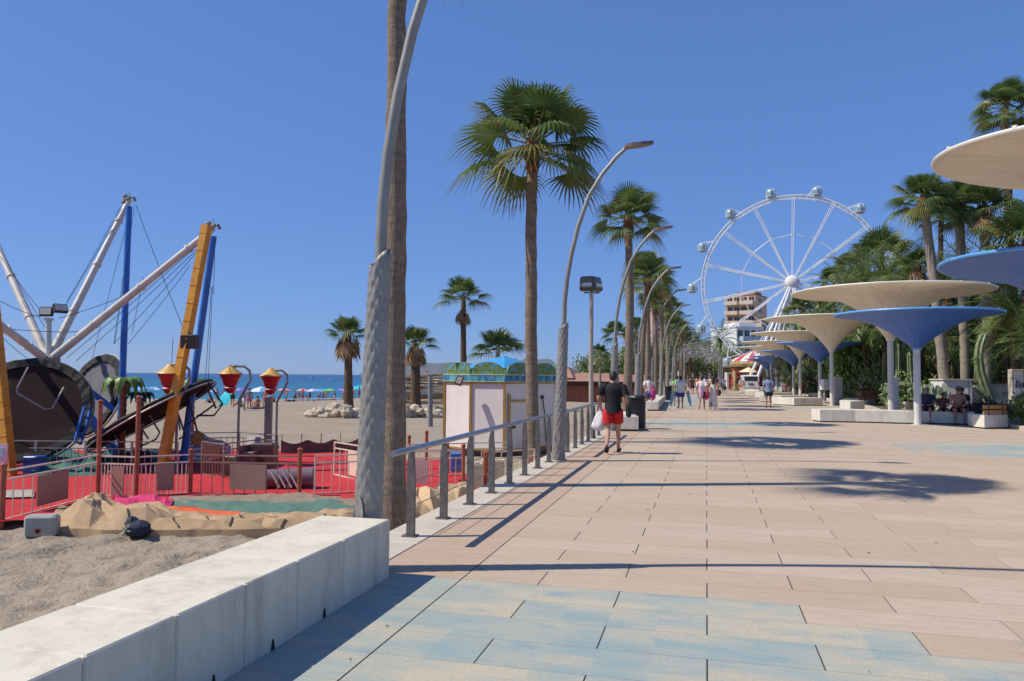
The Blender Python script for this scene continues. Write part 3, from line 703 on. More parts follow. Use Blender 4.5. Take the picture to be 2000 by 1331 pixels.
# grey steel fence behind
SG = 'grey steel barriers round the bungee ride'
stl = simple('grey_barrier_steel', (.38, .36, .34), .45, .5, .15, 5)
gx = [-40, 75, 172, 262, 352]
gp = [SD(x, 18.6-.004*i) for i, x in enumerate(gx)]
gl = ['steel barrier section before the yellow pole and the dark trampoline bed', 'steel barrier section before the green vinyl covers', 'steel barrier section before the plastic palm and the blue pole', 'steel barrier section before the tilted trampoline and the ochre pole']
for i in range(4): fpanel(gp[i], gp[i+1], .80, gl[i], stl, SG, None, 7, inner=.17)
for i, (x0, x1, d0, d1, lb) in enumerate(((372, 470, 21, 21.5, 'grey barrier section beside the lion panel'), (470, 545, 21.5, 20.5, 'grey barrier section with white notice below the hooked poles'), (440, 512, 17.6, 19.0, 'brown slatted barrier standing inside the red carpet'), (398, 442, 18.2, 17.4, 'dark barrier section with chestnut board on the carpet'))):
    fpanel(SD(x0, d0), SD(x1, d1), .85, lb, stl if i < 2 else simple('brown_rail', (.26, .15, .11), .6), SG, [None, (.25, .6, .3, .9), (.35, .75, .1, .9), (.1, .9, .6, .95)][i], 8, smat=[None, paint((.66, .64, .66)), paint((.22, .10, .08)), paint((.10, .035, .03))][i])
# ---------------------------------------------------------------- carpet
carp = simple('red_carpet', (.46, .016, .020), .95, 0, .18, 3, bump=.4, bscale=40, dirt=((.25, .02, .02), .5))
def sheet(pts, lift, nu=14, nv=10, amp=.025, seed=0):
    a, b, c, d = [Vector(p) for p in pts]; rows = []
    for i in range(nu+1):
        u = i/nu; r_ = []
        for j in range(nv+1):
            v = j/nv; p = (a.lerp(b, u)).lerp(d.lerp(c, u), v); r_.append((p.x, p.y, zg(p.x, p.y)+lift+amp*float(vnoise(p.x*1.7, p.y*1.7, seed))))
        rows.append(r_)
    return MB().grid(rows)
mb = sheet((S(-60, 1036), S(700, 992), S(700, 886), S(-60, 886)), .10, 40, 26, .035); one('red_carpet', mb, carp, 'large red carpet laid on the sand round the rides', 'carpet', None, True)
mb = sheet((S(755, 985), S(945, 972), S(880, 905), S(720, 905)), .10, 14, 10, .03, 3); one('red_mat', mb, carp, 'red mat lying below the railing beside the tarpaulins', 'mat', None, True)
mb = sheet((S(865, 978), S(918, 972), S(905, 960), S(852, 963)), .17, 6, 5, .01, 4); one('blue_mat', mb, paint((.03, .20, .36), .7), 'blue mat lying between tarpaulin and railing', 'mat', None, True)
# concrete pad at left of carpet
mb = sheet((S(-30, 988), S(66, 985), S(66, 970), S(-30, 972)), .135, 4, 4, .0); one('concrete_pad', mb, paint((.36, .32, .26), .9), 'grey pad lying on the carpet behind the cream fence', 'pad')
# ---------------------------------------------------------------- tarpaulins
def tarp(name, front, back, h, c, label, seed, nu=70, nv=26, fold=.13, freq=1.8, straps=(), hem=()):
    fr = [S(*p) for p in front]; bk = [S(*p) for p in back]; r = random.Random(seed*77+5)
    def along(L, u):
        k = u*(len(L)-1); i = min(int(k), len(L)-2); return L[i].lerp(L[i+1], k-i)
    cu, cv = max(6, nu//6), max(4, nv//6)                 # coarse creased sheet
    ctl = [[0.0]*(cv+1) for _ in range(cu+1)]; jx = [[0.0]*(cv+1) for _ in range(cu+1)]; jy = [[0.0]*(cv+1) for _ in range(cu+1)]
    for i in range(cu+1):
        u = i/cu; hh = h(u) if callable(h) else h
        for j in range(cv+1):
            v = j/cv; env = (0, 1)[0 < j < cv]
            ctl[i][j] = env*hh*r.uniform(.42, 1.05)*(1.0 if j > 1 else .95) if env else (.03 if j == 0 else 0)
            jx[i][j] = r.uniform(-.30, .30)/cu if 0 < i < cu else 0; jy[i][j] = r.uniform(-.3, .3)/cv if 0 < j < cv else 0
    rows = []
    for i in range(nu+1):
        u = i/nu; r_ = []; ku = min(int(u*cu), cu-1); fu = u*cu-ku
        for j in range(nv+1):
            v = j/nv; kv = min(int(v*cv), cv-1); fv = v*cv-kv
            def tri_(T):
                a, b, c_, d = T[ku][kv], T[ku+1][kv], T[ku][kv+1], T[ku+1][kv+1]
                if (ku+kv) % 2: return a+(b-a)*fu+(c_-a)*fv if fu+fv <= 1 else d+(c_-d)*(1-fu)+(b-d)*(1-fv)
                return a+(b-a)*fu+(d-b)*fv if fu >= fv else a+(c_-a)*fv+(d-c_)*fu
            uu, vv = min(1, max(0, u+tri_(jx))), min(1, max(0, v+tri_(jy)))
            p = along(fr, uu).lerp(along(bk, uu), vv); z = tri_(ctl)
            e = min(1, v*8)*min(1, (1-v)*8)*min(1, u*12)*min(1, (1-u)*12)
            w1 = 1-abs(float(vnoise(p.x*freq*1.3+p.y*.7, p.y*freq*2.6-p.x*.9, seed)))*4; w2 = 1-abs(float(vnoise(p.x*4.1-p.y*2.0, p.y*3.3+p.x*1.6, seed+4)))*4
            z += e*fold*(.16*max(0, w1)**1.2+.10*max(0, w2)**1.3)
            fe = Vector((p.x, p.y, 0)); 
            if j == 0: fe.y += .05*float(vnoise(u*30, 1.7, seed)); 
            r_.append((fe.x, fe.y, zg(p.x, p.y)+.05+max(0, z)))
        f0 = r_[0]; rows.append([(f0[0]+.01, f0[1]-.02, f0[2]-.13)]+r_)
    me = MB().grid(rows).mesh(name, c, 'all'); me.set_sharp_from_angle(angle=R(13)); o = bpy.data.objects.new(name, me); COL.objects.link(o)
    for (i, j0, j1) in straps:
        mb = MB(); q = [Vector(rows[i][j])+Z_*.012-Vector((0, .012, 0)) for j in range(j0, j1)]
        mb.grid([[tuple(p-Vector((.014, 0, 0))), tuple(p+Vector((.014, 0, 0)))] for p in q]); mb.build('tie_strap', STRAP, o)
    if hem:
        for j in hem:
            mb = MB(); mb.tube([Vector(rows[i][j])+Z_*.004 for i in range(len(rows))], .011, 5); mb.build('seam', c, o)
    return tag(o, label, 'tarpaulin', 'tarpaulins thrown down at the edge of the ride')
STRAP = cloth((.03, .025, .02))
TAN = cloth((.40, .27, .15)); GRNT = cloth((.085, .17, .13)); ORG = cloth((.62, .11, .030)); PINK = cloth((.52, .02, .12)); BRN = cloth((.25, .19, .135))
def hh(u): return .17+.27*math.exp(-((u-.15)/.08)**2)+.16*math.exp(-((u-.32)/.07)**2)-.02*u
tarp('brown_tarpaulin', [(330, 1000), (480, 1000), (600, 1004), (700, 1010)], [(330, 976), (480, 974), (600, 974), (705, 978)], .09, BRN, 'dull brown tarpaulin lying along the carpet edge behind the green one', 6, 60, 20, .18)
tarp('green_tarpaulin', [(300, 1002), (420, 1016), (560, 1016), (690, 1010)], [(300, 982), (420, 992), (560, 986), (690, 988)], .10, GRNT, 'grey green tarpaulin folded between the brown and tan ones', 3, 60, 14, .12)
tarp('orange_tarpaulin', [(225, 1018), (330, 1026), (470, 1032)], [(240, 984), (330, 996), (470, 1010)], .12, ORG, 'bright orange tarpaulin strip showing above the tan one', 4, 40, 14, .08)
tarp('pink_tarpaulin', [(225, 1005), (300, 1008), (330, 1012)], [(220, 984), (300, 984), (340, 990)], .17, PINK, 'crimson pink tarpaulin bunched below the tall rust post', 5, 30, 12, .12)
tarp('tan_tarpaulin', [(92, 1040), (200, 1046), (330, 1046), (480, 1045), (640, 1040), (720, 1034)], [(120, 1008), (200, 1002), (330, 1020), (480, 1022), (640, 1016), (720, 1012)], hh, TAN, 'long heap of tan canvas tarpaulin along the edge of the bare sand', 1, 150, 36, .15, 1.2, straps=[(24, 9, 16), (42, 1, 9), (62, 2, 10), (84, 3, 12), (88, 12, 19), (104, 1, 8), (118, 9, 16), (128, 2, 9), (74, 12, 18)])
tarp('tan_tarpaulin', [(745, 1052), (800, 1040), (860, 1016), (930, 985)], [(745, 996), (790, 984), (830, 980), (900, 966)], lambda u: .34+.2*math.exp(-((u-.2)/.15)**2), cloth((.53, .37, .21)), 'peaked tan canvas heap behind the railing posts', 2, 60, 26, .14, 1.6)
# ties on tarp: small black straps

# concrete weight
b = S(82, 1044); t = thing('concrete_weight', 'grey concrete ballast block with a hole lying before the tan canvas', 'ballast block', (b.x, b.y, b.z-.02), R(22))
mb = MB(); mb.box((0, 0, .15), (.44, .22, .32), bev=.035); mb.build('block', simple('grey_concrete', (.33, .325, .31), .85, 0, .12, 7, bump=.3, bscale=30), t)
mb = MB(); mb.lathe([(.045, -.01), (.045, .012), (.028, .012), (.028, -.01)], 14); mb.v = [(x-.01, -.112-z, .09+y) for x, y, z in mb.v]; mb.build('socket_ring', RUST, t)
mb = MB(); mb.v = []; mb.lathe([(.028, .006), (.0, .006)], 12); mb.v = [(x-.01, -.114-z*.1, .09+y) for x, y, z in mb.v]; mb.build('hole', DARKHOLE, t)
# navy sack with white cords
b = S(268, 1048); t = thing('navy_sack', 'small navy blue sack tied with pale cord leaning on the tan canvas', 'sack', (b.x, b.y, b.z))
mb = MB(); mb.ball((0, 0, .11), (.20, .14, .13), 16, 0, .13, random.Random(2)); mb.ball((-.10, 0, .19), (.10, .09, .10), 12, 0, .2, random.Random(4)); mb.build('bag', cloth((.018, .022, .05)), t, True)
mb = MB()
for k in range(7): mb.tube([(-.1, -.13, .10), (-.1+.1*math.cos(k), -.15, .10+.10*math.sin(k*1.3))], .008, 5)
mb.build('cord', cloth((.45, .50, .36)), t)
# net fence on sand
a, b = S(548, 892), S(700, 888); t = thing('net_fence', 'low brown net windbreak sagging between thin stakes on the sand', 'windbreak', (a.x, a.y, a.z), math.atan2(b.y-a.y, b.x-a.x)); L = (b-a).length
mb = MB(); rows = []
for i in range(33):
    u = i/32; rows.append([(L*u, .08*float(vnoise(u*12, j*.6, 2)), j*.125*(1-.25*abs(math.sin(u*9.4)))) for j in range(5)])
mb.grid(rows); mb.build('net', simple('brown_net', (.17, .11, .08), .9, 0, .3, 4), t, True)
for i in range(5): mb = MB(); mb.tube([(L*i/4, .03, -.1), (L*i/4+.03, .03, .68)], .018, 6); mb.build('stake', simple('pale_stake', (.45, .38, .28), .8), t)
# ================================================================ BUNGEE TRAMPOLINE RIDE
def W_(name, mb, mat, root, smooth=False):
    return mb.shift(root.location).build(name, mat, root, smooth)
def sub(name, mb, mat, part, root, smooth=False):
    o = mb.shift(root.location).build(name, mat, part, smooth); return o
hub = P(95, 706, 21.0); foot = Vector((hub.x, hub.y, zg(hub.x, hub.y)))
ride = thing('bungee_ride', 'bungee trampoline ride with white masts, blue and ochre poles and dark tilted trampoline beds', 'ride', foot)
MESHD = simple('brown_trampoline_mesh', (.034, .020, .019), .9, 0, .3, 1.5, spec=.1, bump=.2, bscale=60); PADD = simple('black_padding', (.016, .013, .012), .8, 0, .3, 4, bump=.4, bscale=6, dist=.05)
MESHG = simple('grey_trampoline_mesh', (.11, .11, .125), .8, 0, .2, 1.5)
def taper(a, b, ra, rb, k=7): return [Vector(a).lerp(Vector(b), i/k) for i in range(k+1)], [ra+(rb-ra)*i/k for i in range(k+1)]
tips = [P(252, 392, 23.4), P(416, 447, 20.2), P(-28, 430, 23.4), P(-60, 590, 18.4)]
for tp_ in tips:
    mb = MB(); pts, rad = taper(hub, tp_, .115, .085); mb.tube(pts, rad, 12)
    for k in (2, 4, 6): q = Vector(hub).lerp(tp_, k/7); d = (tp_-hub).normalized()*.03; mb.tube([q-d, q+d], .125, 12)
    W_('mast', mb, simple('white_mast_paint', (.62, .57, .50), .45, 0, .12, 3, dirt=((.30, .22, .18), .6)), ride, True)
for tp_ in tips[:2]:
    mb = MB(); r = random.Random(4)
    for k in range(9): o = Vector((r.uniform(-.14, .14), r.uniform(-.14, .14), r.uniform(-.12, .16))); mb.ball(tp_+o, r.uniform(.04, .085), 8)
    mb.tube([tp_, tp_+Z_*.28], .012, 5); W_('pulley_head', mb, GALV, ride)
bp = [(P(252, 404, 22.3), SD(238, 22.0)), (P(417, 462, 20.1), SD(360, 20.4))]
for a, b in bp:
    mb = MB(); mb.tube([b-Z_*.1, b.lerp(a, .3), a], [.095, .095, .085], 12); mb.tube([b, b+Z_*.03], .2, 12); W_('blue_pole', mb, BLUEP, ride, True)
yp = [(P(404, 440, 18.9), SD(318, 18.4)), (P(-26, 470, 17.9), SD(30, 17.6))]
for a, b in yp:
    mb = MB(); mb.bar(b-Z_*.1, a, .19, .19)
    for k in range(14): q = b.lerp(a, (k+.5)/14); mb.bar(q-(a-b).normalized()*.012, q+(a-b).normalized()*.012, .205, .205)
    W_('ochre_pole', mb, YELP, ride)
q = P(371, 668, 18.7); mb = MB(); mb.box(q, (.36, .30, .34), R(14), bev=.02); pb = W_('winch_box', mb, simple('dark_brown_box', (.035, .016, .014), .5), ride)
mb = MB(); mb.tube([q+Vector((-.12, -.1, .17)), q+Vector((-.10, -.1, .24)), q+Vector((.12, -.1, .24)), q+Vector((.14, -.1, .17))], .012, 6); sub('handle', mb, GALV, pb, ride)
# centre post with two floodlights
mb = MB(); mb.tube([foot, hub], .16, 12); mb.lathe([(.28, -.12), (.28, .10), (.12, .2)], 14, hub, cap0=True, cap1=True); W_('centre_column', mb, GALV, ride, True)
ftop = P(95, 622, 21.0); mb = MB(); mb.tube([hub, ftop], .075, 10); mb.lathe([(.13, -.06), (.13, 0)], 12, ftop, cap0=True, cap1=True); W_('light_post', mb, paint((.55, .58, .56)), ride, True)
for (px, py, rz, tl) in ((91, 609, .3, .2), (118, 603, 1.2, .5)):
    c = P(px, py, 20.9); M = Matrix.Translation(c) @ Matrix.Rotation(rz, 4, 'Z') @ Matrix.Rotation(-tl, 4, 'X')
    mb = MB(); mb.box(None, (.36, .10, .26), mat=M, bev=.015); pb = W_('floodlight', mb, DARKM, ride)
    mb = MB(); mb.box(None, (.29, .02, .19), mat=M @ Matrix.Translation((0, -.055, 0))); sub('lens', mb, paint((.50, .48, .42), .2), pb, ride)
# cables
r = random.Random(12)
def cab(a, b, sag=.0, rad=.0085):
    a, b = Vector(a), Vector(b); mb = MB(); mb.tube([a.lerp(b, i/8)-Z_*(sag*4*(i/8)*(1-i/8)) for i in range(9)], rad, 4); W_('cable', mb, DARKM, ride)
T0, T1, T2, T3 = tips
for (a, b) in ((P(236, 404, 23), P(130, 590, 22)), (P(238, 408, 23), P(126, 600, 22)), (P(265, 400, 22.4), P(357, 640, 19)), (P(262, 405, 22.4), P(224, 672, 21)), (P(247, 440, 22.4), P(180, 700, 21)), (P(243, 520, 22.4), P(222, 672, 21)),
               (P(396, 470, 20.2), P(130, 700, 21)), (P(392, 480, 20.2), P(148, 706, 21)), (P(390, 486, 20.2), P(222, 672, 21)), (P(370, 520, 20.2), P(250, 672, 20.5)), (P(420, 462, 20), P(417, 575, 20)), (P(415, 560, 20), P(406, 760, 19.8)), (P(413, 560, 20), P(400, 756, 19.8)),
               (P(0, 500, 22), P(90, 620, 21)), (P(0, 488, 22), P(88, 640, 21)), (P(0, 588, 20), P(80, 620, 21)), (P(115, 622, 21), P(250, 575, 22)), (P(10, 642, 20), P(165, 648, 21)), (P(0, 655, 20), P(70, 712, 21)), (P(280, 540, 21), P(258, 650, 21)), (P(338, 660, 18.7), P(326, 880, 18.5))):
    cab(a, b, .04)
# trampoline beds: tilted up on their frames
def bed(c, nrm, rad, mesh, name='trampoline_bed', pad=.24):
    nrm = Vector(nrm).normalized(); M = Matrix.Translation(c) @ nrm.to_track_quat('Z', 'Y').to_matrix().to_4x4()
    mb = MB(); mb.lathe([(0.001, -.02), (rad*.5, -.03), (rad-pad*.6, .0)], 40, mi=0); mb.v = [tuple(M @ Vector(v)) for v in mb.v]; pb = W_(name, mb, mesh, ride, True)
    mb = MB(); rr_ = random.Random(3); vs = []
    pr = [(rad-pad, .02), (rad-pad, .055), (rad*.97, .065), (rad, .03), (rad*.98, -.04), (rad-pad, -.03), (rad-pad, .02)]
    mb.lathe(pr, 56); mb.v = [tuple(M @ Vector((x, y, z+.02*rr_.uniform(-1, 1)))) for x, y, z in mb.v]; sub('rim_pad', mb, PADD, pb, ride)
    mb = MB(); mb.tube([M @ Vector((rad*1.01*math.cos(a*math.pi/20), rad*1.01*math.sin(a*math.pi/20), -.06)) for a in range(41)], .024, 6, cap=False); sub('frame_ring', mb, GALV, pb, ride)
    return pb, M
ax = lambda l, u, t: R_*l+Z_*u-A_*t       # camera-free directions: along, up, toward the promenade
bed(P(52, 800, 19.0), ax(.26, .50, .83), 1.46, MESHD)
bed(P(182, 772, 23.2), ax(-.45, .30, .80), 1.30, MESHG)
bed(P(298, 808, 19.6), ax(-.50, .84, .06), 1.66, MESHD)
mb = MB(); mb.tube([P(55, 718, 18.2), P(33, 760, 17.9), P(34, 768, 17.9), P(88, 800, 17.9), P(102, 798, 17.9), P(125, 757, 18.2)], .022, 8); W_('guard_rail', mb, GALV, ride, True)
for pts in ([(285, 800), (312, 845), (305, 858), (275, 872)], [(340, 770), (352, 840), (385, 815), (420, 790)], [(405, 745), (435, 790), (418, 812), (385, 812)], [(400, 748), (422, 798), (432, 790)], [(215, 835), (228, 858)], [(370, 785), (385, 842)], [(345, 800), (362, 850), (350, 858)], [(275, 835), (290, 858)]):
    mb = MB(); mb.tube([P(x, y, 19.4) for x, y in pts], .024, 7); W_('frame_leg', mb, GALV if pts[0][0] < 300 else DARKM, ride, True)
for (a, b, da, db) in (((100, 716), (232, 892), 20.8, 20.2), ((112, 716), (222, 800), 21.6, 22.4)):
    mb = MB(); mb.bar(P(*a, da), P(*b, db), .20, .15); W_('base_arm', mb, BLUEP, ride)
mb = MB()
a0, a1, b0, b1 = P(165, 795, 19), P(176, 800, 19.3), P(146, 862, 18.8), P(158, 868, 19.0)
for a, b in ((a0, b0), (a1, b1)): mb.bar(a, b, .05, .05)
for k in range(5): mb.bar(a0.lerp(b0, k/4), a1.lerp(b1, k/4), .04, .04)
W_('ladder', mb, BLUEP, ride)
# green vinyl covers on the sand
for k, (x0, x1, y0, y1, lb) in enumerate(((60, 200, 938, 900, 'green vinyl ride cover folded behind the steel barrier, below the first trampoline'), (190, 320, 930, 900, 'green vinyl ride cover bunched below the tilted trampoline'))):
    tarp('vinyl_cover', [(x0, y0), ((x0+x1)/2, y0+3), (x1, y0)], [(x0+10, y1), ((x0+x1)/2, y1-3), (x1-5, y1)], .34, cloth((.04, .13, .10)), lb, 30+k, 34, 14, .22)
tarp('crimson_cover', [(232, 930), (262, 934), (292, 930)], [(235, 905), (262, 903), (288, 905)], .5, cloth((.24, .02, .04)), 'crimson cover bundled by the foot of the plastic palm', 36, 20, 10, .12)
# pictorial notice cube at far left
b = SD(5, 17.2); t = thing('notice_board', 'pink and white notice board on the barrier, cut by the picture edge', 'sign', (b.x, b.y, b.z), R(14))
mb = MB(); mb.box((0, 0, .62), (.36, .03, .44)); mb.build('board', paint((.70, .50, .52)), t); mb = MB(); mb.box((0, -.02, .66), (.2, .01, .2)); mb.build('print', paint((.35, .55, .58)), t)
for x in (-.15, .15): mb = MB(); mb.box((x, 0, .22), (.03, .03, .44)); mb.build('leg', GALV, t)
# ---------------------------------------------------------------- hooked poles with lantern shaped buckets
HG = 'hooked poles with red and yellow lantern shapes'
REDP = paint((.42, .025, .03), .35); YLP = paint((.62, .36, .09), .4); BLP = paint((.10, .20, .36), .4)
def lantern(pxp, pyb, pxl, pyl, top, d, label):
    b = SD(pxp, d); t = thing('lantern_pole', label, 'lantern pole', b, 0, HG)
    ql, qt = P(pxl, pyl, d), P(pxp, top, d); u = (Vector((ql.x-b.x, ql.y-b.y, 0)))
    zl, zt = ql.z-b.z, qt.z-b.z; du = u.normalized()
    mb = MB(); mb.tube([(0, 0, -.1), (0, 0, zt*.55), (0, 0, zl-.55), -du*.28+Z_*(zl-.02), -du*.26+Z_*(zt-.12), -du*.12+Z_*zt, u*.6+Z_*zt, u*.93+Z_*(zt-.04), u+Z_*(zt-.16), u+Z_*(zl+.34)], .032, 8); mb.build('pole', GALV, t, True)
    mb = MB(); mb.lathe([(.0, -.36), (.08, -.34), (.15, -.24), (.16, -.20), (.12, -.17), (.17, -.13), (.21, 0), (.27, .12), (.30, .15)], 20, u+Z_*zl); o = mb.build('bucket', REDP, t, True)
    mb = MB(); mb.lathe([(.16, -.165), (.215, -.005)], 20, u*1.0+Z_*zl); mb.v = [(x*1.0+(x-u.x)*.01, y+(y-u.y)*.01, z) for x, y, z in mb.v]
    mb = MB(); mb.lathe([(.155, -.235), (.178, -.215), (.155, -.19)], 20, u+Z_*zl); mb.build('bead', paint((.60, .16, .18)), t, True)
    mb = MB(); mb.lathe([(.305, .15), (.27, .19), (.16, .26), (.08, .34), (.04, .38)], 20, u+Z_*zl, cap1=True); mb.build('cap', YLP, t, True)
lantern(348, 900, 331, 742, 712, 18.7, 'lantern shaped red bucket hanging from a hooked pole beside the ochre pole')
lantern(468, 900, 450, 742, 716, 20.0, 'lantern shaped red bucket hanging above the turquoise beach parasol')
lantern(542, 900, 529, 746, 724, 21.0, 'lantern shaped red bucket hanging over the wide steel column')
b = SD(526, 22.5); mb = MB(); mb.box((0, 0, .85), (.21, .14, 2.0), R(10), bev=.02); one('steel_column', mb, simple('stained_steel', (.20, .19, .20), .4, .5, .3, 3), 'wide steel shower column with peeling stickers under the third lantern', 'column', None, False, b)
# ---------------------------------------------------------------- plastic palms
PLG = simple('green_plastic', (.10, .19, .015), .45, 0, .2, 4); PLE = simple('pale_green_plastic', (.36, .46, .17), .45)
def plastic_palm(px, top, d, s, label, nl, dark=False):
    b = SD(px, d); zt = P(px, top, d).z-b.z; t = thing('plastic_palm', label, 'plastic palm', b, .3)
    mb = MB()
    for k in range(14): z = zt*k/14; mb.lathe([(.075, z), (.092, z+zt/14*.9), (.075, z+zt/14)], 10)
    mb.build('trunk', RUST, t)
    for k in range(nl):
        a = k*2*math.pi/nl+.2; d_ = Vector((math.cos(a), math.sin(a), 0)); s_ = Vector((-d_.y, d_.x, 0)); rows = []
        mb = MB(); n = 10
        for i in range(n+1):
            u = i/n; c = d_*(.08+s*.62*math.sin(u*1.5))+Z_*(zt+.12+s*(.26*math.sin(u*2.2)-.75*u**2.4)); w = s*.17*math.sin(math.pi*min(1, .12+u*.88))**.8*(1 if i % 2 else .72)
            rows.append([c-s_*w-Z_*w*.5, c, c+s_*w-Z_*w*.5])
        mb.grid([[tuple(p) for p in r_] for r_ in rows]); n0 = len(mb.v)
        mb.grid([[tuple(p-Z_*.05) for p in r_][::-1] for r_ in rows]); e = 3
        for i in range(n):
            mb.f += [(i*3, i*3+3, n0+i*3+5, n0+i*3+2), (i*3+5, i*3+2, n0+i*3, n0+i*3+3)]; mb.m += [1, 1]
        mb.build('leaf', [cloth((.02, .03, .012)) if dark else PLG, cloth((.05, .05, .03)) if dark else PLE], t)
plastic_palm(242, 752, 19.6, .72, 'green plastic palm with red brown ringed trunk at the ride entrance', 8)
plastic_palm(276, 778, 20.0, .42, 'small blackened plastic palm top beside the larger green one', 6, True)
plastic_palm(376, 752, 22.5, .60, 'lime plastic palm partly hidden behind the ochre and blue poles', 7)
# wavy panel with a lion face
a, b = SD(362, 20.6), SD(455, 22.0); u = (b-a); L = u.length; t = thing('lion_panel', 'blue and white wavy panel with an orange lion face', 'panel', a, math.atan2(u.y, u.x))
wv = NT('wavy_print'); o_ = wv.obj(); x_, y_, z_ = wv.sep(o_); k_ = wv.math('SINE', wv.math('ADD', wv.math('MULTIPLY', z_, 55), wv.math('MULTIPLY', wv.noise(o_, 3.5, 3), 9)))
wv.col(wv.mix(wv.ramp(k_, -.15, .15), (.10, .19, .36), (.55, .60, .62))); wv.b.inputs['Roughness'].default_value = .5
mb = MB(); pl = [(0, .12), (L, .12), (L, .42), (L*.8, .6), (L*.55, .68), (L*.3, .92), (.1, .92), (0, .8)]; mb.slab([(x, 0, z) for x, z in pl], (0, 1, 0), .04); mb.build('board', wv.m, t)
mb = MB(); cx, cz = L*.27, .70
mb.slab([(cx+.19*(1+.14*(k % 2))*math.cos(k*math.pi/14), -.006, cz+.19*(1+.14*(k % 2))*math.sin(k*math.pi/14)) for k in range(28)], (0, -1, 0), .01); mb.build('mane', paint((.42, .11, .02)), t)
mb = MB(); mb.slab([(cx+.11*math.cos(k*math.pi/10), -.018, cz+.12*math.sin(k*math.pi/10)-.01) for k in range(20)], (0, -1, 0), .01); mb.build('face', paint((.58, .25, .06)), t)
mb = MB()
for (ex, ez, rr_) in ((-.045, .03, .018), (.045, .03, .018), (0, -.035, .035)): mb.slab([(cx+ex+rr_*math.cos(k*math.pi/6), -.03, cz+ez+rr_*math.sin(k*math.pi/6)) for k in range(12)], (0, -1, 0), .006)
mb.build('features', DARKM, t)
# odds and ends in the ride yard
def crate(px, d, sz, c, label, cat, name, rz=0.2, dz=0.0):
    b = SD(px, d); t = thing(name, label, cat, (b.x, b.y, b.z+dz), rz); mb = MB(); mb.box((0, 0, sz[2]/2), sz, bev=.02); mb.build('body', paint(c), t)
    mb = MB(); mb.box((0, 0, sz[2]*.86), (sz[0]+.02, sz[1]+.02, sz[2]*.10)); mb.build('lid', paint(mul(c, .7)), t); return t
crate(520, 18.6, (.55, .4, .80), (.10, .055, .045), 'tall maroon cabinet in front of the wide steel column', 'cabinet', 'cabinet')
crate(490, 18.3, (.34, .3, .62), (.20, .10, .09), 'narrow chestnut cabinet under the white notice on the red carpet', 'cabinet', 'cabinet')
crate(455, 18.0, (.36, .3, .55), (.22, .19, .13), 'small olive drum box on the carpet behind the brown slatted barrier', 'box', 'storage_box')
crate(75, 18.0, (.42, .3, .5), (.02, .08, .30), 'blue box standing beside the yellow pole foot', 'box', 'storage_box')
a = SD(515, 15.9); t = thing('folded_awning', 'mauve rolled awning with white stripes lying on the red carpet', 'awning', (a.x, a.y, a.z+.12), R(20)); mb = MB(); mb.tube([(0, 0, .16), (1.05, .02, .19)], [.19, .2], 12); mb.build('roll', cloth((.16, .11, .14)), t, True)
mb = MB()
for k in range(4): mb.bar((.22+.12*k, -.2, .36), (.42+.12*k, -.26, .02), .05, .02)
mb.build('stripe', cloth((.62, .60, .58)), t)
# pieces behind the promenade railing
fpost(803, 892, 854, 'short rust post on the sand left of the kiosk wall, seen over the handrail', s=SD(801, 19.6))
fpost(834, 892, 845, 'rust post at the kiosk wall foot, seen over the handrail', s=SD(835, 19.4))
fpost(904, 968, 872, 'rust red post standing by the blue mat behind the railing', s=S(904, 968))
fpost(948, 962, 886, 'leaning rust red stump behind the railing beside the striped cream cabinet', s=S(948, 961), r=.06)
fpost(1043, 925, 880, 'rust red post hugging the palm foot behind the railing', s=SD(1042, 17.6))
fpost(878, 905, 862, 'rust red post under the white kiosk wall', s=SD(876, 18.8))
KF = 'cream fence panels between kiosk and railing'
fpanel(S(795, 965), S(905, 962), .86, 'cream fence panel with pale board behind the first railing posts', CREAM, FG, (.04, .36, .22, .80), 7, smat=paint((.74, .58, .46)))
fpanel(SD(800, 18.0), SD(1000, 19.0), .84, 'long cream fence panel below the white kiosk wall', CREAM, FG, None, 10)
fpanel(SD(958, 16.2), SD(1046, 17.0), .84, 'cream fence panel standing at the palm foot', CREAM, FG, None, 6)
crate(966, 17.2, (.52, .4, .62), (.68, .56, .40), 'cream cabinet with clean front behind the railing posts', 'cabinet', 'cabinet', .3)
crate(932, 15.9, (.28, .3, .66), (.60, .52, .36), 'striped cream cabinet behind the railing posts', 'cabinet', 'cabinet', .3)
crate(893, 17.4, (.26, .3, .42), (.07, .17, .42), 'blue toy box between the cream fences under the kiosk', 'box', 'storage_box', .3, .30)
mb = sheet((S(955, 955), S(1020, 935), S(1010, 920), S(955, 930)), .08, 5, 5, .02, 9); one('grass_mat', mb, paint((.20, .32, .12), .9), 'pale green grass mat behind the railing by the palm foot', 'mat', None, True)
# ================================================================ KIOSK
cp = [P(868, 800, 24.9), P(919, 800, 23.9), P(985, 800, 23.5), P(1086, 800, 25.6), P(1075, 800, 27.4), P(960, 800, 27.8)]
cc = sum(cp, Vector())/6; kz = -.62; kiosk = thing('kiosk', 'cream panelled kiosk with gold edges and a scalloped jungle painted roof', 'kiosk', (cc.x, cc.y, zg(cc.x, cc.y)))
kz0, kz1 = zg(cc.x, cc.y), P(950, 745, 23.8).z
pol = [(p.x, p.y) for p in cp]
def inset(f): return [(cc.x+(x-cc.x)*f, cc.y+(y-cc.y)*f) for x, y in pol]
mb = MB(); mb.prism(inset(.99), kz0+.22, kz1); W_('wall', mb, simple('cream_panel', (.72, .66, .62), .5, 0, .05, 2, dirt=((.55, .47, .42), .3)), kiosk)
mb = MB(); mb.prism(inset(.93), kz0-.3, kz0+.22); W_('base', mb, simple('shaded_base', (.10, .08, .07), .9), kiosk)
GOLD = simple('gold_trim', (.42, .24, .06), .4, .2, .2, 5)
mb = MB()
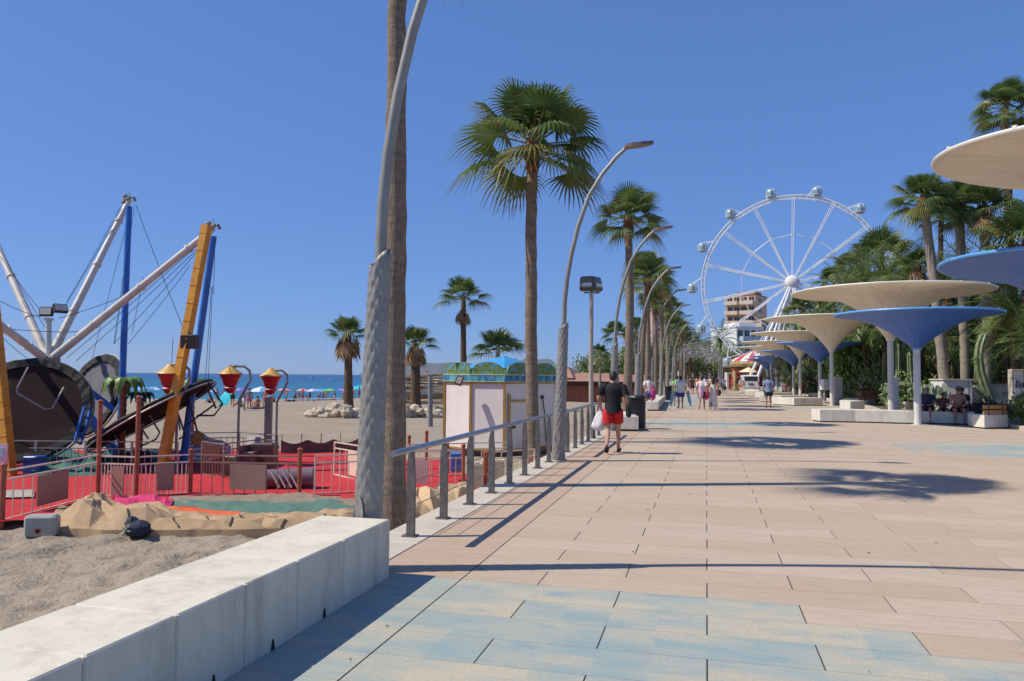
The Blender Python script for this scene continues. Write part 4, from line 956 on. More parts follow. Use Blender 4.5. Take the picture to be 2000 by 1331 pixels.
for i in range(6):
    a, b = Vector((*pol[i], 0)), Vector((*pol[(i+1) % 6], 0)); mb.bar(a+Z_*(kz0+.2), a+Z_*kz1, .07, .07)
    for z in (kz0+.25, kz1-.05): mb.bar(a+Z_*z, b+Z_*z, .05, .05)
W_('gold_edge', mb, GOLD, kiosk)
a, b = Vector((*pol[2], 0)), Vector((*pol[3], 0)); un = (b-a).normalized(); nn = Vector((un.y, -un.x, 0)); L = (b-a).length
mb = MB()
for u0, u1, z0, z1 in ((.06, .10, .4, 1.98), (.10, .5, 1.72, 1.78), (.46, .5, .4, 1.72), (.60, .62, .4, 2.0)):
    q = [a+un*(L*u)+nn*.012+Z_*(kz0+z) for u, z in ((u0, z0), (u1, z0), (u1, z1), (u0, z1))]; mb.slab(q, nn, .02)
W_('door_trim', mb, GOLD, kiosk)
mb = MB(); q = a+un*L*.155+nn*.03+Z_*(kz0+.98); mb.box(q, (.16, .05, .14), math.atan2(un.y, un.x)); W_('lock', mb, DARKM, kiosk)
mb = MB(); q = a+un*L*.70+nn*.04+Z_*(kz0+1.85); mb.box(q, (.10, .06, .10), math.atan2(un.y, un.x)); mb.tube([q, q+un*.12-Z_*.5, q+un*.16-Z_*1.0, q+un*.25-Z_*1.5], .018, 6); W_('power_cable', mb, DARKM, kiosk)
jn = NT('jungle_print'); o_ = jn.pos(); bl_ = jn.noise(o_, 5.5, 3, .6); k_ = jn.mix(jn.ramp(bl_, .44, .50), (.09, .26, .42), (.09, .19, .035)); k_ = jn.mix(jn.ramp(jn.noise(jn.scale(o_, (1, 1, 1.6)), 9.5, 3, .6), .54, .58), k_, (.20, .25, .05)); k_ = jn.mix(jn.ramp(jn.noise(o_, 7, 2), .63, .66), k_, (.05, .10, .04)); k_ = jn.mix(jn.ramp(jn.noise(o_, 11, 2), .68, .70), k_, (.42, .30, .20)); jn.col(k_)
wtr = NT('blue_fascia'); k_ = wtr.mix(wtr.ramp(wtr.noise(wtr.scale(wtr.pos(), (2, 2, .7)), 3, 4), .4, .62), (.02, .14, .27), (.12, .40, .48)); wtr.col(k_)
mb = MB(); mb.prism(inset(1.03), kz1, kz1+.19); W_('fascia', mb, wtr.m, kiosk)
mb = MB(); mb.prism(inset(1.035), kz1-.02, kz1); mb.prism(inset(1.035), kz1+.19, kz1+.215); W_('fascia_edge', mb, paint((.55, .55, .25)), kiosk)
pin = inset(.97)
for i in range(6):
    a, b = Vector((*pin[i], 0)), Vector((*pin[(i+1) % 6], 0)); L = (b-a).length; un = (b-a)/L; nn = Vector((un.y, -un.x, 0)); m_ = 1 if L < 1.3 else 2
    for k in range(m_):
        q = []
        for j in range(13):
            t_ = math.pi*j/12; q.append(a+un*(L*(k+.5+.49*math.cos(t_))/m_)+nn*.05+Z_*(kz1+.2+.40*math.sin(t_)**.7))
        mb = MB(); mb.slab(q, nn, .03); W_('scallop', mb, jn.m, kiosk)
mb = MB(); r6 = inset(.74); zt = P(965, 694, 25).z
vs = [(x, y, kz1+.42) for x, y in r6]+[(cc.x, cc.y, zt)]; mb.add(vs, [(i, (i+1) % 6, 6) for i in range(6)]); W_('canopy', mb, cloth((.045, .30, .62), .6), kiosk)
# small floodlight on the kiosk eave
q = P(897, 744, 23.6); M = Matrix.Translation(q) @ Matrix.Rotation(.25, 4, 'Z') @ Matrix.Rotation(-.5, 4, 'X') @ Matrix.Rotation(.3, 4, 'Y')
mb = MB(); mb.box(None, (.22, .07, .30), mat=M); W_('eave_floodlight', mb, DARKM, kiosk); mb = MB(); mb.box(None, (.15, .02, .23), mat=M @ Matrix.Translation((0, -.03, 0)))
W_('eave_lens', mb, paint((.35, .27, .24)), kiosk)
# ---------------------------------------------------------------- floodlight mast at the edge
b = P(1154, 858, 20.6); b.z = zg(b.x, b.y); t = thing('floodlight_mast', 'slim mast with two floodlights between the second lamp and the walker', 'floodlight mast', b); zt = P(1153, 572, 20.6).z-b.z
mb = MB(); mb.tube([(0, 0, -.2), (0, 0, zt)], [.07, .052], 12); mb.build('pole', simple('beige_pole', (.42, .37, .30), .5, .1, .12, 3), t, True)
for (dx, rz_) in ((-.11, -.15), (.09, 1.05)):
    M = Matrix.Translation((dx, -.02+(.14 if dx > 0 else 0), zt+.24)) @ Matrix.Rotation(rz_, 4, 'Z') @ Matrix.Rotation(-.25, 4, 'X')
    mb = MB(); mb.box(None, (.40, .16, .40), mat=M, bev=.03); pb = mb.build('floodlight', simple('bronze_housing', (.13, .10, .085), .5, .4), t)
    mb = MB(); mb.box(None, (.33, .02, .31), mat=M @ Matrix.Translation((0, -.085, 0))); mb.build('reflector', paint((.16, .17, .15), .15), pb)
    mb = MB(); mb.box(None, (.25, .02, .10), mat=M @ Matrix.Translation((.03, -.098, -.06))); mb.build('lamp_glass', paint((.70, .68, .60), .2), pb)
mb = MB(); mb.tube([(-.2, 0, zt), (.2, .08, zt)], .02, 6); mb.tube([(0, 0, zt), (0, 0, zt+.14)], .035, 8); mb.build('bracket', DARKM, t)
# ================================================================ SUNSHADES
CW = canvas_mat('white_canvas', (.70, .61, .48), (.50, .40, .29), (.40, .31, .22)); CB = canvas_mat('blue_canvas', (.035, .13, .48), (.09, .17, .40), (.02, .07, .28))
RIMB = paint((.10, .34, .75), .4)
def make_shade(name, R0, apex, H, canvas, rimm, cat_group, pw):
    t = thing(name, '', 'sunshade', (0, 0, 0), 0, cat_group)
    mb = MB(); mb.tube([(0, 0, 0), (0, 0, apex+.1)], [.125, .12], 20); mb.lathe([(.22, 0), (.22, .02), (.13, .02)], 20); mb.build('pole', simple('white_pole', (.62, .61, .58), .45, 0, .06, 2, dirt=((.36, .33, .29), .45)), t, True)
    mb = MB(); prof = []
    for i in range(25):
        q = i/24; r = .15+(R0-.15)*q**1.3; rho = (r-.15)/(R0-.15); prof.append((r, apex+(H-apex)*(1-(1-rho)**pw)))
    top = [(r, z+.05+.02*(1-r/R0)) for r, z in prof[::-1] if r > .3]
    mb.lathe(prof+[(R0, H+.05)], 96); mb.lathe(top, 96, mi=1); mb.build('canopy', [canvas, CW], t, 'all')
    mb = MB(); mb.tube([(R0*math.cos(a*math.pi/48), R0*math.sin(a*math.pi/48), H+.03) for a in range(97)], .036, 8, cap=False)
    for k in range(16): a = k*math.pi/8+.1; mb.box((R0*1.005*math.cos(a), R0*1.005*math.sin(a), H+.06), (.03, .07, .05), a)
    mb.build('rim', rimm, t, True)
    mb = MB(); mb.lathe([(.165, apex-.06), (.165, apex+.02), (.20, apex+.05)], 20); mb.build('collar', rimm, t, True)
    return t
SG2 = 'large funnel shaped sunshades along the garden edge'
ws = make_shade('sunshade', 3.86, 3.32, 5.28, CW, simple('cream_rim', (.74, .69, .60), .5, 0, .08, 2), SG2, 2.9); bs = make_shade('sunshade', 2.76, 2.80, 4.0, CB, RIMB, SG2, 1.95)
whites = [(7.6, 13.75, 'white funnel sunshade overhead, cut by the picture edge above the blue one'), (7.5, 35.2, 'big white funnel sunshade right behind the blue one over the seated people'), (7.4, 50.2, 'white funnel sunshade on a pole before the white electric cabinet'), (7.4, 66.5, 'white funnel sunshade whose pole stands just beyond the second blue canopy'), (7.4, 82.4, 'white funnel sunshade, fourth along the row past the seated people'), (7.4, 95.8, 'farthest white funnel sunshade next to the white van')]
blues = [(7.4, 17.0, 'blue funnel sunshade cut by the picture edge under the overhead white one'), (7.44, 30.8, 'blue funnel sunshade on a white pole beside the seated people'), (7.4, 55.2, 'blue funnel sunshade tucked behind the white one with the electric cabinet'), (7.4, 71.4, 'blue funnel sunshade, third of the blue ones along the row'), (7.4, 88.3, 'small looking blue funnel sunshade near the van'), (7.4, 101, 'farthest blue funnel sunshade behind the striped carousel roof')]
for src, L_ in ((ws, whites), (bs, blues)):
    for i, (x, y, lb) in enumerate(L_):
        o = src if i == 0 else dup(src, (0, 0, 0), 0, lb); o['label'] = lb; o.location = (x, y, .0); o.rotation_euler = (0, 0, i*.37)
        if i == 0: o.rotation_euler = (.09, .06, 0) if src is ws else (0, .06, 0); o.location = (x-.32, y+.46, 0) if src is ws else (x-.24, y+.05, 0); o.scale = (1, 1, .966 if src is ws else .955)
# ================================================================ BENCHES
def poly_bench(name, pts, h, label, cat, plinth=.06, group=None):
    c = Vector((sum(p[0] for p in pts)/len(pts), sum(p[1] for p in pts)/len(pts), 0)); t = thing(name, label, cat, c, 0, group)
    loc = [(p[0]-c.x, p[1]-c.y) for p in pts]; mb = MB(); mb.prism(loc, plinth, h); mb.build('seat_block', BENCHW, t)
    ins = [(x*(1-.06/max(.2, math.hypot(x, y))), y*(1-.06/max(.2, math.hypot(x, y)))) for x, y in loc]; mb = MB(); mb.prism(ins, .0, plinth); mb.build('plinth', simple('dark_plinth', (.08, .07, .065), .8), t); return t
def gp(px, py): q = G(px, py); return (q.x, q.y)
BGp = 'white concrete benches under the sunshades'
A, B, C = gp(1602, 825), gp(1670, 826), gp(1784, 829)
poly_bench('planter_bench', [A, B, C, (C[0]+.15, C[1]+1.1), (B[0]+.15, B[1]+1.4), (A[0]+.9, A[1]+1.9), (A[0]-.2, A[1]+.9)], .47, 'long angular white concrete bench in front of the pole of the nearer blue sunshade', 'bench', .05, BGp)
A, B = gp(1797, 828), gp(1899, 831)
poly_bench('planter_bench', [A, B, (B[0]+.3, B[1]+.75), (A[0]+.2, A[1]+.8)], .47, 'white concrete bench on which the four people sit', 'bench', .05, BGp)
A, B, C = gp(1900, 836), gp(1923, 838.5), gp(1969, 837.5)
endb = poly_bench('planter_bench', [A, B, C, (C[0]+.02, C[1]+.55), (B[0]-.1, B[1]+1.0), (A[0]+.05, A[1]+.65)], .47, 'white concrete end block with slatted wooden backrest beside the bright shrub', 'bench', .05, BGp)
def slats(parent, a, b, z0, n=2, h=.13, gap=.04, mat=WOOD):
    a, b = Vector((*a, 0)), Vector((*b, 0)); o = Vector(parent.location)
    for k in range(n):
        z = z0+h/2+k*(h+gap); mb = MB(); mb.bar(a-o+Z_*z, b-o+Z_*z, .045, h); mb.build('backrest_slat', mat, parent)
    u = (b-a).normalized(); nn = Vector((u.y, -u.x, 0))
    for f in (.2, .8):
        q = a.lerp(b, f)-o+nn*.03; mb = MB(); mb.bar(q+Z_*(z0-.2), q+Z_*(z0+n*(h+gap)-.02), .03, .02); mb.build('bracket', DARKM, parent)
slats(endb, (B[0]+.0, B[1]+.1), (C[0]-.02, C[1]+.06), .50)
# the groups farther on: a stepped pair of blocks, a wooden seat
def farbench(x, y, s, lb1, lb2, lb3):
    poly_bench('planter_bench', [(x, y), (x+1.15*s, y-1.2*s), (x+2.9*s, y-.3*s), (x+2.9*s, y+.9*s), (x+1.3*s, y+.9*s), (x+.5*s, y+1.0*s)], .47, lb1, 'bench', .05, BGp)
    poly_bench('planter_bench', [(x-.4*s, y+5.5*s), (x+1.0*s, y+5.2*s), (x+2.6*s, y+5.8*s), (x+2.6*s, y+6.6*s), (x+.2*s, y+6.6*s)], .47, lb2, 'bench', .05, BGp)
    e = poly_bench('planter_bench', [(x+4.2*s, y+.6), (x+5.4*s, y-.2), (x+6.0*s, y+.3), (x+5.2*s, y+1.3)], .47, lb3, 'bench', .05, BGp); slats(e, (x+5.0*s, y+1.3), (x+6.1*s, y+.9), .5, 3, .10, .05)
farbench(3.95, 50.3, 1.0, 'angular white bench beside the man in the blue shirt', 'white bench block just past the man in the blue shirt', 'white bench with wooden back near the electric cabinet')
farbench(3.9, 66.6, 1.0, 'angular white bench two sunshades beyond the blue shirt man', 'low white bench block in front of the white van', 'white bench with wooden back under the third white sunshade')
farbench(3.9, 82.0, 1.0, 'far white bench beside the white van', 'farthest low white bench by the carousel', 'far wooden backed bench by the garden hedge')
e = poly_bench('planter_bench', [gp(1640, 799), gp(1661, 802), gp(1679, 801), (gp(1679, 801)[0]+.4, gp(1679, 801)[1]+.8), (gp(1640, 799)[0]+.3, gp(1640, 799)[1]+1.2)], .47, 'white concrete end block before the dark wooden seat', 'bench', .05, BGp)
a, b = G(1680, 797), G(1716, 797); slats(e, (a.x, a.y), (b.x, b.y), .5, 3, .12, .05, simple('brown_wood', (.13, .055, .03), .6, 0, .2, 4))
e = poly_bench('planter_bench', [gp(1745, 802), gp(1768, 803), gp(1786, 802), (gp(1786, 802)[0]+.5, gp(1786, 802)[1]+.9), (gp(1745, 802)[0]+.2, gp(1745, 802)[1]+.9)], .47, 'white concrete block with orange slats between the two nearer sunshade poles', 'bench', .05, BGp)
a, b = G(1757, 798), G(1786, 798); slats(e, (a.x, a.y), (b.x, b.y), .5, 3, .11, .05, simple('orange_wood', (.55, .22, .10), .6, 0, .2, 4))
# kerb of the planting and its soil
pts = [(9.9, 26.5), (10.25, 29.2), (10.1, 30.6), (9.6, 33.4), (8.6, 36.6), (8.3, 41), (8.9, 47), (9.2, 52), (8.9, 60), (9.4, 68), (9.2, 80), (9.4, 95), (9.4, 125)]
mb = MB(); mb.prism(pts+[(60, 125), (60, 26.5)], -.02, .10); struct('planting_bed', mb, SOIL)
mb = MB()
for a, b in zip(pts, pts[1:]): mb.bar((a[0], a[1], .06), (b[0], b[1], .06), .22, .16)
struct('kerb_edging', mb, EDGEM)
# ---------------------------------------------------------------- panels, cabinets, graffiti walls
WP = simple('white_panel', (.70, .69, .66), .5, 0, .06, 3, dirt=((.45, .42, .36), .4))
def pbox(name, label, cat, px0, px1, y0, y1, d, depth, mat, rz=0.0, zb=None, group=None):
    a, b = P(px0, y1, d), P(px1, y1, d); zt = P((px0+px1)/2, y0, d).z; z0 = P((px0+px1)/2, y1, d).z if zb is None else zb
    w = (b-a).length; c = (a+b)/2; t = thing(name, label, cat, (c.x, c.y, z0), YAW+rz, group)
    mb = MB(); mb.box((0, depth/2, (zt-z0)/2), (w, depth, zt-z0), bev=.015); mb.build('body', mat, t); return t, w, zt-z0
t, w, h = pbox('info_panel', 'tall white panel standing behind the pole of the second white sunshade', 'panel', 1629, 1647, 737, 778, 49, .25, WP, .2, 0.0)
mb = MB(); mb.box((w*.2, -.015, .35), (.10, .03, .12)); mb.build('lock_plate', DARKM, t)
t, w, h = pbox('meter_cabinet', 'small white electric cabinet fixed beside the pole, next to the tall white panel', 'cabinet', 1608, 1622, 741, 762, 49.5, .4, WP, .3)
mb = MB(); mb.box((0, .2, -.35), (.12, .12, .75)); mb.build('stand', GALV, t)
mb = MB(); mb.box((0, -.012, h*.55), (w*.7, .02, h*.6)); mb.build('door', paint((.60, .62, .62)), t)
t, w, h = pbox('info_panel', 'narrow white panel seen beside the pole of the big white sunshade', 'panel', 1744, 1756, 738, 797, 35.8, .2, WP, .15, 0.0)
mb = MB(); mb.box((0, -.01, h*.5), (w*.8, .02, h*.8)); mb.build('face', paint((.64, .64, .62)), t)
t, w, h = pbox('service_block', 'white rendered service block behind the seated people', 'service block', 1846, 1898, 743, 812, 39, 1.6, WP, -.12, 0.05)
mb = MB(); mb.box((w*.72/2, -.012, h*.5), (.03, .02, h)); mb.build('joint', GALV, t)
mb = MB(); mb.box((0, .8, h+.03), (w+.12, 1.75, .07)); mb.build('cap', EDGEM, t)
bonew = simple('faded_bone_render', (.52, .47, .38), .8, 0, .12, 2, dirt=((.34, .26, .19), .5))
t, w, h = pbox('low_wall', 'low bone coloured wall with sprayed letters behind the big cactus', 'wall', 1900, 1985, 750, 800, 40, .3, bonew, -.05, .05)
mb = MB(); mb.box((0, .15, h+.02), (w+.1, .45, .08)); mb.build('coping', simple('brown_coping', (.22, .13, .08), .8), t)
def text(txt, size, mat, parent, loc, name='lettering', ext=.004):
    c = bpy.data.curves.new('letters', 'FONT'); c.body = txt; c.size = size; c.align_x = 'CENTER'; c.extrude = ext; c.offset = .006*size*2
    o = bpy.data.objects.new(name, c); COL.objects.link(o); c.materials.append(mat); o.parent = parent; o.location = loc; o.rotation_euler = (R(90), 0, 0); return o
text('3EL 99F', .42, paint((.20, .32, .29), .6), t, (.32, -.012, h*.5), 'graffiti')
mb = MB(); mb.box((.25, -.05, .30), (1.5, .06, .5)); mb.build('panel', paint((.55, .52, .52)), t)
t, w, h = pbox('graffiti_wall', 'tall cream graffiti slab cut by the picture edge beyond the cactus', 'wall', 1979, 2060, 722, 800, 37, .35, simple('cream_slab', (.62, .54, .42), .8, 0, .1, 2, dirt=((.48, .30, .17), .5)), -.05, .05)
mb = MB(); mb.box((.02, -.012, h*.68), (w*.9, .02, h*.5)); mb.build('poster', paint((.66, .66, .68), .6), t)
text('Eu.', .42, DARKM, t, (-.62, -.026, h*.60), 'graffiti')
mb = MB(); mb.slab([(-.8, -.03, .25), (-.55, -.03, .25), (-.5, -.03, .6), (-.66, -.03, .8), (-.8, -.03, .55)], (0, -1, 0), .004); mb.build('stain', paint((.20, .24, .32), .7), t)

# ================================================================ GARDEN
def feather(seed, n=34, L=2.6, low=-25):
    r = random.Random(seed); mb = MB()
    for k in range(n):
        f = (k+.5)/n; az = k*2.39996+r.uniform(-.3, .3); el = R(82-(82-low)*f**.8+r.uniform(-8, 8)); h = Vector((math.cos(az), math.sin(az), 0)); s = Vector((-h.y, h.x, 0))
        l = L*r.uniform(.8, 1.1); pts = []; d = h*math.cos(el)+Z_*math.sin(el); p = Vector((0, 0, 0)); m = 13; mi = 0 if r.random() < .5 else 1
        if f > .9 and r.random() < .5: mi = 3
        for i in range(m+1):
            pts.append(p.copy()); p = p+d*(l/m); d = (d-Z_*(.085+.05*i/m)).normalized()
        mb.tube(pts, [.03*(1-i/m)+.006 for i in range(m+1)], 4, 2, cap=False)
        for i in range(1, m*2):
            u = i/(m*2); j = int(u*m); q = pts[j].lerp(pts[j+1], u*m-j); t = (pts[j+1]-pts[j]).normalized(); nl = t.cross(s)
            ll = l*.24*math.sin(math.pi*(.12+.84*u))**.7*r.uniform(.85, 1.1)
            for sg in (1, -1):
                v = (s*sg*.8+t*.65-nl*r.uniform(-.35, .1)).normalized(); w = t*.022*L*.45; e = q+v*ll-Z_*ll*.12
                mb.add([q-w, q+w, e], [(0, 1, 2)], mi)
    return mb
FT = [feather(50+i, (36, 30, 26)[i], 2.6, (-30, -15, 5)[i]).mesh('feather_fronds', LM) for i in range(3)]
def fpalm(label, base, hgt, sc, v=0, rz=0.0, group=None, r0=.22, lean=(0, 0)):
    t = thing('feather_palm', label, 'palm tree', base, 0, group); H = Vector((lean[0], lean[1], hgt)); n = 14
    mb = MB(); rr_ = random.Random(int(rz*100)); mb.tube([H*(i/n)-(Z_*.2 if i == 0 else Z_*0) for i in range(n+1)], [r0*(1+.09*(-1)**i)*(1.15-.3*i/n) for i in range(n+1)], 12); mb.build('trunk', TRUNKB, t)
    o = bpy.data.objects.new('crown', FT[v]); COL.objects.link(o); o.parent = t; o.location = H; o.scale = (sc,)*3; o.rotation_euler = (0, 0, rz); return t
def yucca(seed, n=60, L=.75, stems=1):
    r = random.Random(seed); mb = MB()
    for s_ in range(stems):
        c = Vector((r.uniform(-.5, .5), r.uniform(-.5, .5), r.uniform(.2, 1.5))) if stems > 1 else Vector((0, 0, .05))
        if stems > 1: mb.tube([(c.x*.3, c.y*.3, 0), c], .05, 6, 3)
        for k in range(n):
            az = r.uniform(0, 6.28); el = R(r.uniform(-10, 88)); d = Vector((math.cos(az)*math.cos(el), math.sin(az)*math.cos(el), math.sin(el))); s = Vector((-math.sin(az), math.cos(az), 0)); l = L*r.uniform(.7, 1.1); w = s*.045*L
            q = c+d*.03; m = c+d*l*.5; e = c+d*l-Z_*l*.12*math.cos(el); mb.add([q-w*.7, q+w*.7, m+w, m-w, e], [(0, 1, 2, 3), (3, 2, 4)], 0 if r.random() < .6 else 1)
    return mb
YU = [yucca(1, 70, .9).mesh('spear_leaves', [SHRUB1, SHRUB2, GREEN3, TRUNKB]), yucca(2, 46, .6, 9).mesh('spear_leaves', [SHRUB2, SHRUB1, GREEN3, TRUNKB]), yucca(3, 60, .8).mesh('spear_leaves', [GREEN3, SHRUB3, GREEN3, TRUNKB])]
def spear(label, base, sc, v, rz=0.0, group='spiky plants of the garden', name='yucca_plant'):
    o = bpy.data.objects.new(name, YU[v]); COL.objects.link(o); o.location = base; o.scale = sc if isinstance(sc, tuple) else (sc,)*3; o.rotation_euler = (0, 0, rz); return tag(o, label, 'plant', group)
def gb(px, d, z=.06):
    k = -.2456+(px-1000)/1500*.9694; d = max(d, 10.4/k) if px < 2100 and d < 90 and k > .1 else d; p = P(px, 740, d); return Vector((p.x, p.y, z))
GG = 'tall fan palms of the garden'
def gpalm(label, pb, pt, py, d, cs, v, r0=.2, r1=.19, rough=True, sk=None, db=None, bow=.1):
    palm(label, gb(pb, db or d), P(pt, py, d), r0, r1, cs, v, pb*.13, TRUNKB if rough else TRUNKC, 1.0 if not rough else 0, sk, GG, seed=pb, bow=bow, flare=1.2)
gpalm('garden fan palm whose pale trunk leans out from behind the nearer blue sunshade', 1848, 1803, 392, 40, 1.12, 0, .26, .21, False)
gpalm('straight grey trunked garden fan palm rising above the service block', 1885, 1872, 402, 41, 1.1, 1, .22, .24, False)
gpalm('rough trunked garden fan palm before the tallest one', 1924, 1922, 410, 40, 1.12, 3, .22, .24, False)
gpalm('tallest garden palm rising over the overhead white sunshade', 1985, 1962, 212, 41, 1.15, 0, .24, .19, True)
gpalm('garden palm with hanging fronds by the picture edge, below the overhead white sunshade', 2012, 2006, 470, 37, 1.5, 3, .24, .22, True)
gpalm('slim garden palm squeezed behind the leaning pale trunk', 1842, 1838, 415, 52, 1.25, 1, .18, .16, True)
gpalm('dry looking stubby palm beside the leaning trunks, over the big white sunshade', 1795, 1792, 520, 45, .85, 4, .24, .2, True, (.8, 0))
gpalm('bushy fan palm topping the garden beside the ferris wheel rim', 1722, 1722, 505, 62, 1.9, 3, .25, .2, True)
gpalm('fan palm with short crown to the side of the bushy one by the wheel rim', 1664, 1662, 528, 74, 1.35, 1, .2, .17, True)
gpalm('small fan palm standing nearest the wheel hub over the big white sunshade', 1632, 1628, 548, 80, 1.3, 2, .2, .17, True)
gpalm('fan palm in front of the tan terraced houses', 1568, 1567, 610, 92, 1.6, 0, .22, .2, True)
gpalm('second fan palm in front of the tan terraced houses, half behind the big sunshade', 1606, 1606, 614, 92, 1.5, 1, .22, .2, True)
FG2 = 'feather palms of the garden'
for k, (px, py, d, sc, v, lb) in enumerate(((1788, 545, 48, 1.5, 0, 'wide dark feather palm filling the gap above the big white sunshade'), (1735, 548, 52, 1.5, 1, 'arching feather palm behind the big white sunshade rim'), (1690, 545, 58, 1.4, 0, 'feather palm at the bushy edge of the garden above the big white sunshade'), (1850, 560, 46, 1.4, 1, 'feather palm between the pale leaning trunks'), (1905, 560, 48, 1.6, 0, 'feather palm under the rough trunked fan palms'), (1960, 545, 44, 1.6, 1, 'bright feather palm below the blue sunshade edge'),
        (1985, 600, 38, 1.3, 0, 'drooping feather palm near the graffiti slab'), (1935, 640, 44, 1.4, 1, 'shaded feather palm behind the big cactus'), (1830, 660, 44, 1.1, 2, 'young feather palm beside the leaning trunk foot'), (1760, 640, 52, 1.2, 2, 'dark young feather palm between the two near sunshade poles'), (1700, 640, 56, 1.2, 1, 'feather palm behind the grey euphorbia clump'), (2010, 660, 36, 1.1, 1, 'feather palm cut by the picture edge over the graffiti slab'), (1655, 580, 70, 1.6, 0, 'feather palm behind the rim of the big white sunshade beside the wheel hub'))):
    b = gb(px, d); fpalm(lb, b, max(.5, P(px, py, d).z-.3), sc, v, k*.8, FG2)
BUG = 'dense shrubs filling the garden'
rs = random.Random(44); adj = ['dark', 'olive', 'deep green', 'dusty', 'glossy', 'ragged', 'shady', 'grey green']; where = ['behind the leaning trunks', 'between the sunshade poles', 'behind the service block', 'behind the grey euphorbia clump', 'beyond the tall white panel', 'under the feather palms', 'behind the big cactus', 'near the graffiti slab']
k = 0
spots = []
for row_, (d, zt, sz) in enumerate(((43, 1.2, 2.0), (50, 3.2, 3.4), (60, 5.0, 4.6), (74, 6.2, 5.4))):
    x0 = (1640, 1620, 1640, 1600)[row_]
    for i in range((10, 9, 8, 8)[row_]):
        spots.append((x0+(2040-x0)*i/((10, 9, 8, 8)[row_]-1)+rs.uniform(-8, 8), d+rs.uniform(-1.5, 1.5), zt, sz))
for (px, d, zt, sz) in spots:
    b = gb(px, d, 0); w_ = where[int((px-1600)/450*8) % 8]; lb = f'{adj[k % 8]} shrub {("low", "mid height", "tall", "towering")[min(3, int(d/12)-3) if d < 72 else 3]} in the garden mass {w_}'
    bush('shrub', lb, b if not (1890 < px < 2000 and d < 46) else gb(px, 47, 0), (sz*.8, sz*.8, (zt*1.0+sz*.35)), (0, 1, 3, 1, 2, 0, 1)[k % 7], BUG, 'shrub', k*1.1); k += 1
for k, (px, d, lb) in enumerate(((1640, 96, 'dark hedge tree behind the far sunshades'), (1600, 104, 'dark round tree beside the far sunshade poles'), (1560, 112, 'dark tree behind the van'), (1530, 120, 'dark tree beyond the farthest sunshade'), (1655, 66, 'dark tree behind the second white sunshade pole'), (1620, 76, 'shady tree between second and third white sunshade poles'), (1585, 90, 'shady tree behind the third blue sunshade pole'))):
    b = gb(px, d, 0); tree(lb, b, (4.6, 4.6, 5, 5, 5.0, 4.2, 4.2)[k], 6.5, 3, 'dark trees lining the garden edge', k)
EU = [('grey euphorbia clump standing tall behind the second white sunshade', 1672, 47, 1.9), ('second grey euphorbia clump nearer the big white sunshade pole', 1706, 46, 1.9), ('grey stemmed clump half hidden behind the second blue sunshade', 1642, 60, 1.9), ('grey stemmed clump beside the blue sunshade pole', 1770, 44, 1.5), ('grey spiky clump behind the service block', 1862, 43, 1.4), ('thick spiky clump under the far sunshades', 1588, 72, 1.7)]
for i, (lb, px, d, s) in enumerate(EU): spear(lb, gb(px, d), (s, s, s*1.5), 1, i*1.3, 'grey spiky clumps of the garden', 'euphorbia_plant')
SPK = [('yellow striped agave rosette beside the tall white panel', 1668, 46.5, 1.9, 2), ('green spiky rosette next to the striped agave', 1694, 44, 1.3, 0), ('spiky rosette behind the dark wooden seat', 1722, 42, 1.4, 0), ('broad green rosette below the euphorbia', 1645, 52, 1.4, 0), ('spiky plant at the foot of the big white sunshade pole', 1766, 40, 1.2, 0), ('bright spiky plant behind the pole of the nearer blue sunshade', 1806, 41, 1.4, 2), ('spiky plant close to the seated people', 1815, 38, 1.0, 0), ('spiky rosette by the third sunshade', 1590, 66, 1.5, 0)]
for i, (lb, px, d, s, v) in enumerate(SPK): spear(lb, gb(px, d), s, v, i*.7)
# cacti
def cactus_mb(pts, r, ribs=7):
    mb = MB(); pts = [Vector(p) for p in pts]; n = ribs*2; k = len(pts); vs = []
    for i, p in enumerate(pts):
        f = i/(k-1); rr_ = r*(1-.25*f) if i < k-1 else r*.25
        for j in range(n):
            a = math.pi*2*j/n; q = rr_*(1.15 if j % 2 else .72); vs.append((p.x+q*math.cos(a), p.y+q*math.sin(a), p.z))
    mb.add(vs, [(i*n+j, i*n+(j+1) % n, (i+1)*n+(j+1) % n, (i+1)*n+j) for i in range(k-1) for j in range(n)]+[tuple((k-1)*n+j for j in range(n))]); return mb
cacr = NT('ribbed_cactus'); o_ = cacr.obj(); k_ = cacr.mix(cacr.ramp(cacr.noise(o_, 4, 5), .35, .65), (.11, .15, .06), (.24, .27, .13)); k_ = cacr.mix(cacr.ramp(cacr.noise(cacr.scale(o_, (1, 1, .6)), 7, 3), .60, .66, 0, .8), k_, (.26, .17, .10)); cacr.col(k_); cacr.b.inputs['Roughness'].default_value = .6
ptsx = [(1936, 795), (1931, 775), (1922, 752), (1914, 725), (1911, 700), (1914, 675), (1921, 655), (1924, 650)]
bb = P(1936, 800, 36); q = [P(x, y, 36)-bb for x, y in ptsx]; q = [Vector((0, 0, -.2))]+q
t = thing('cactus', 'tall curved ribbed cactus leaning beside the low wall with sprayed letters', 'cactus', (bb.x, bb.y, bb.z)); cactus_mb(q, .21).build('stem', cacr.m, t, False)
q = [P(x, y, 35.9)-bb for x, y in ((1926, 775), (1915, 765), (1906, 757), (1901, 755))]; mb = MB(); mb.tube(q, [.16, .14, .10, .06], 8); mb.build('arm', cacr.m, t)
CG = 'thin column cacti of the garden'
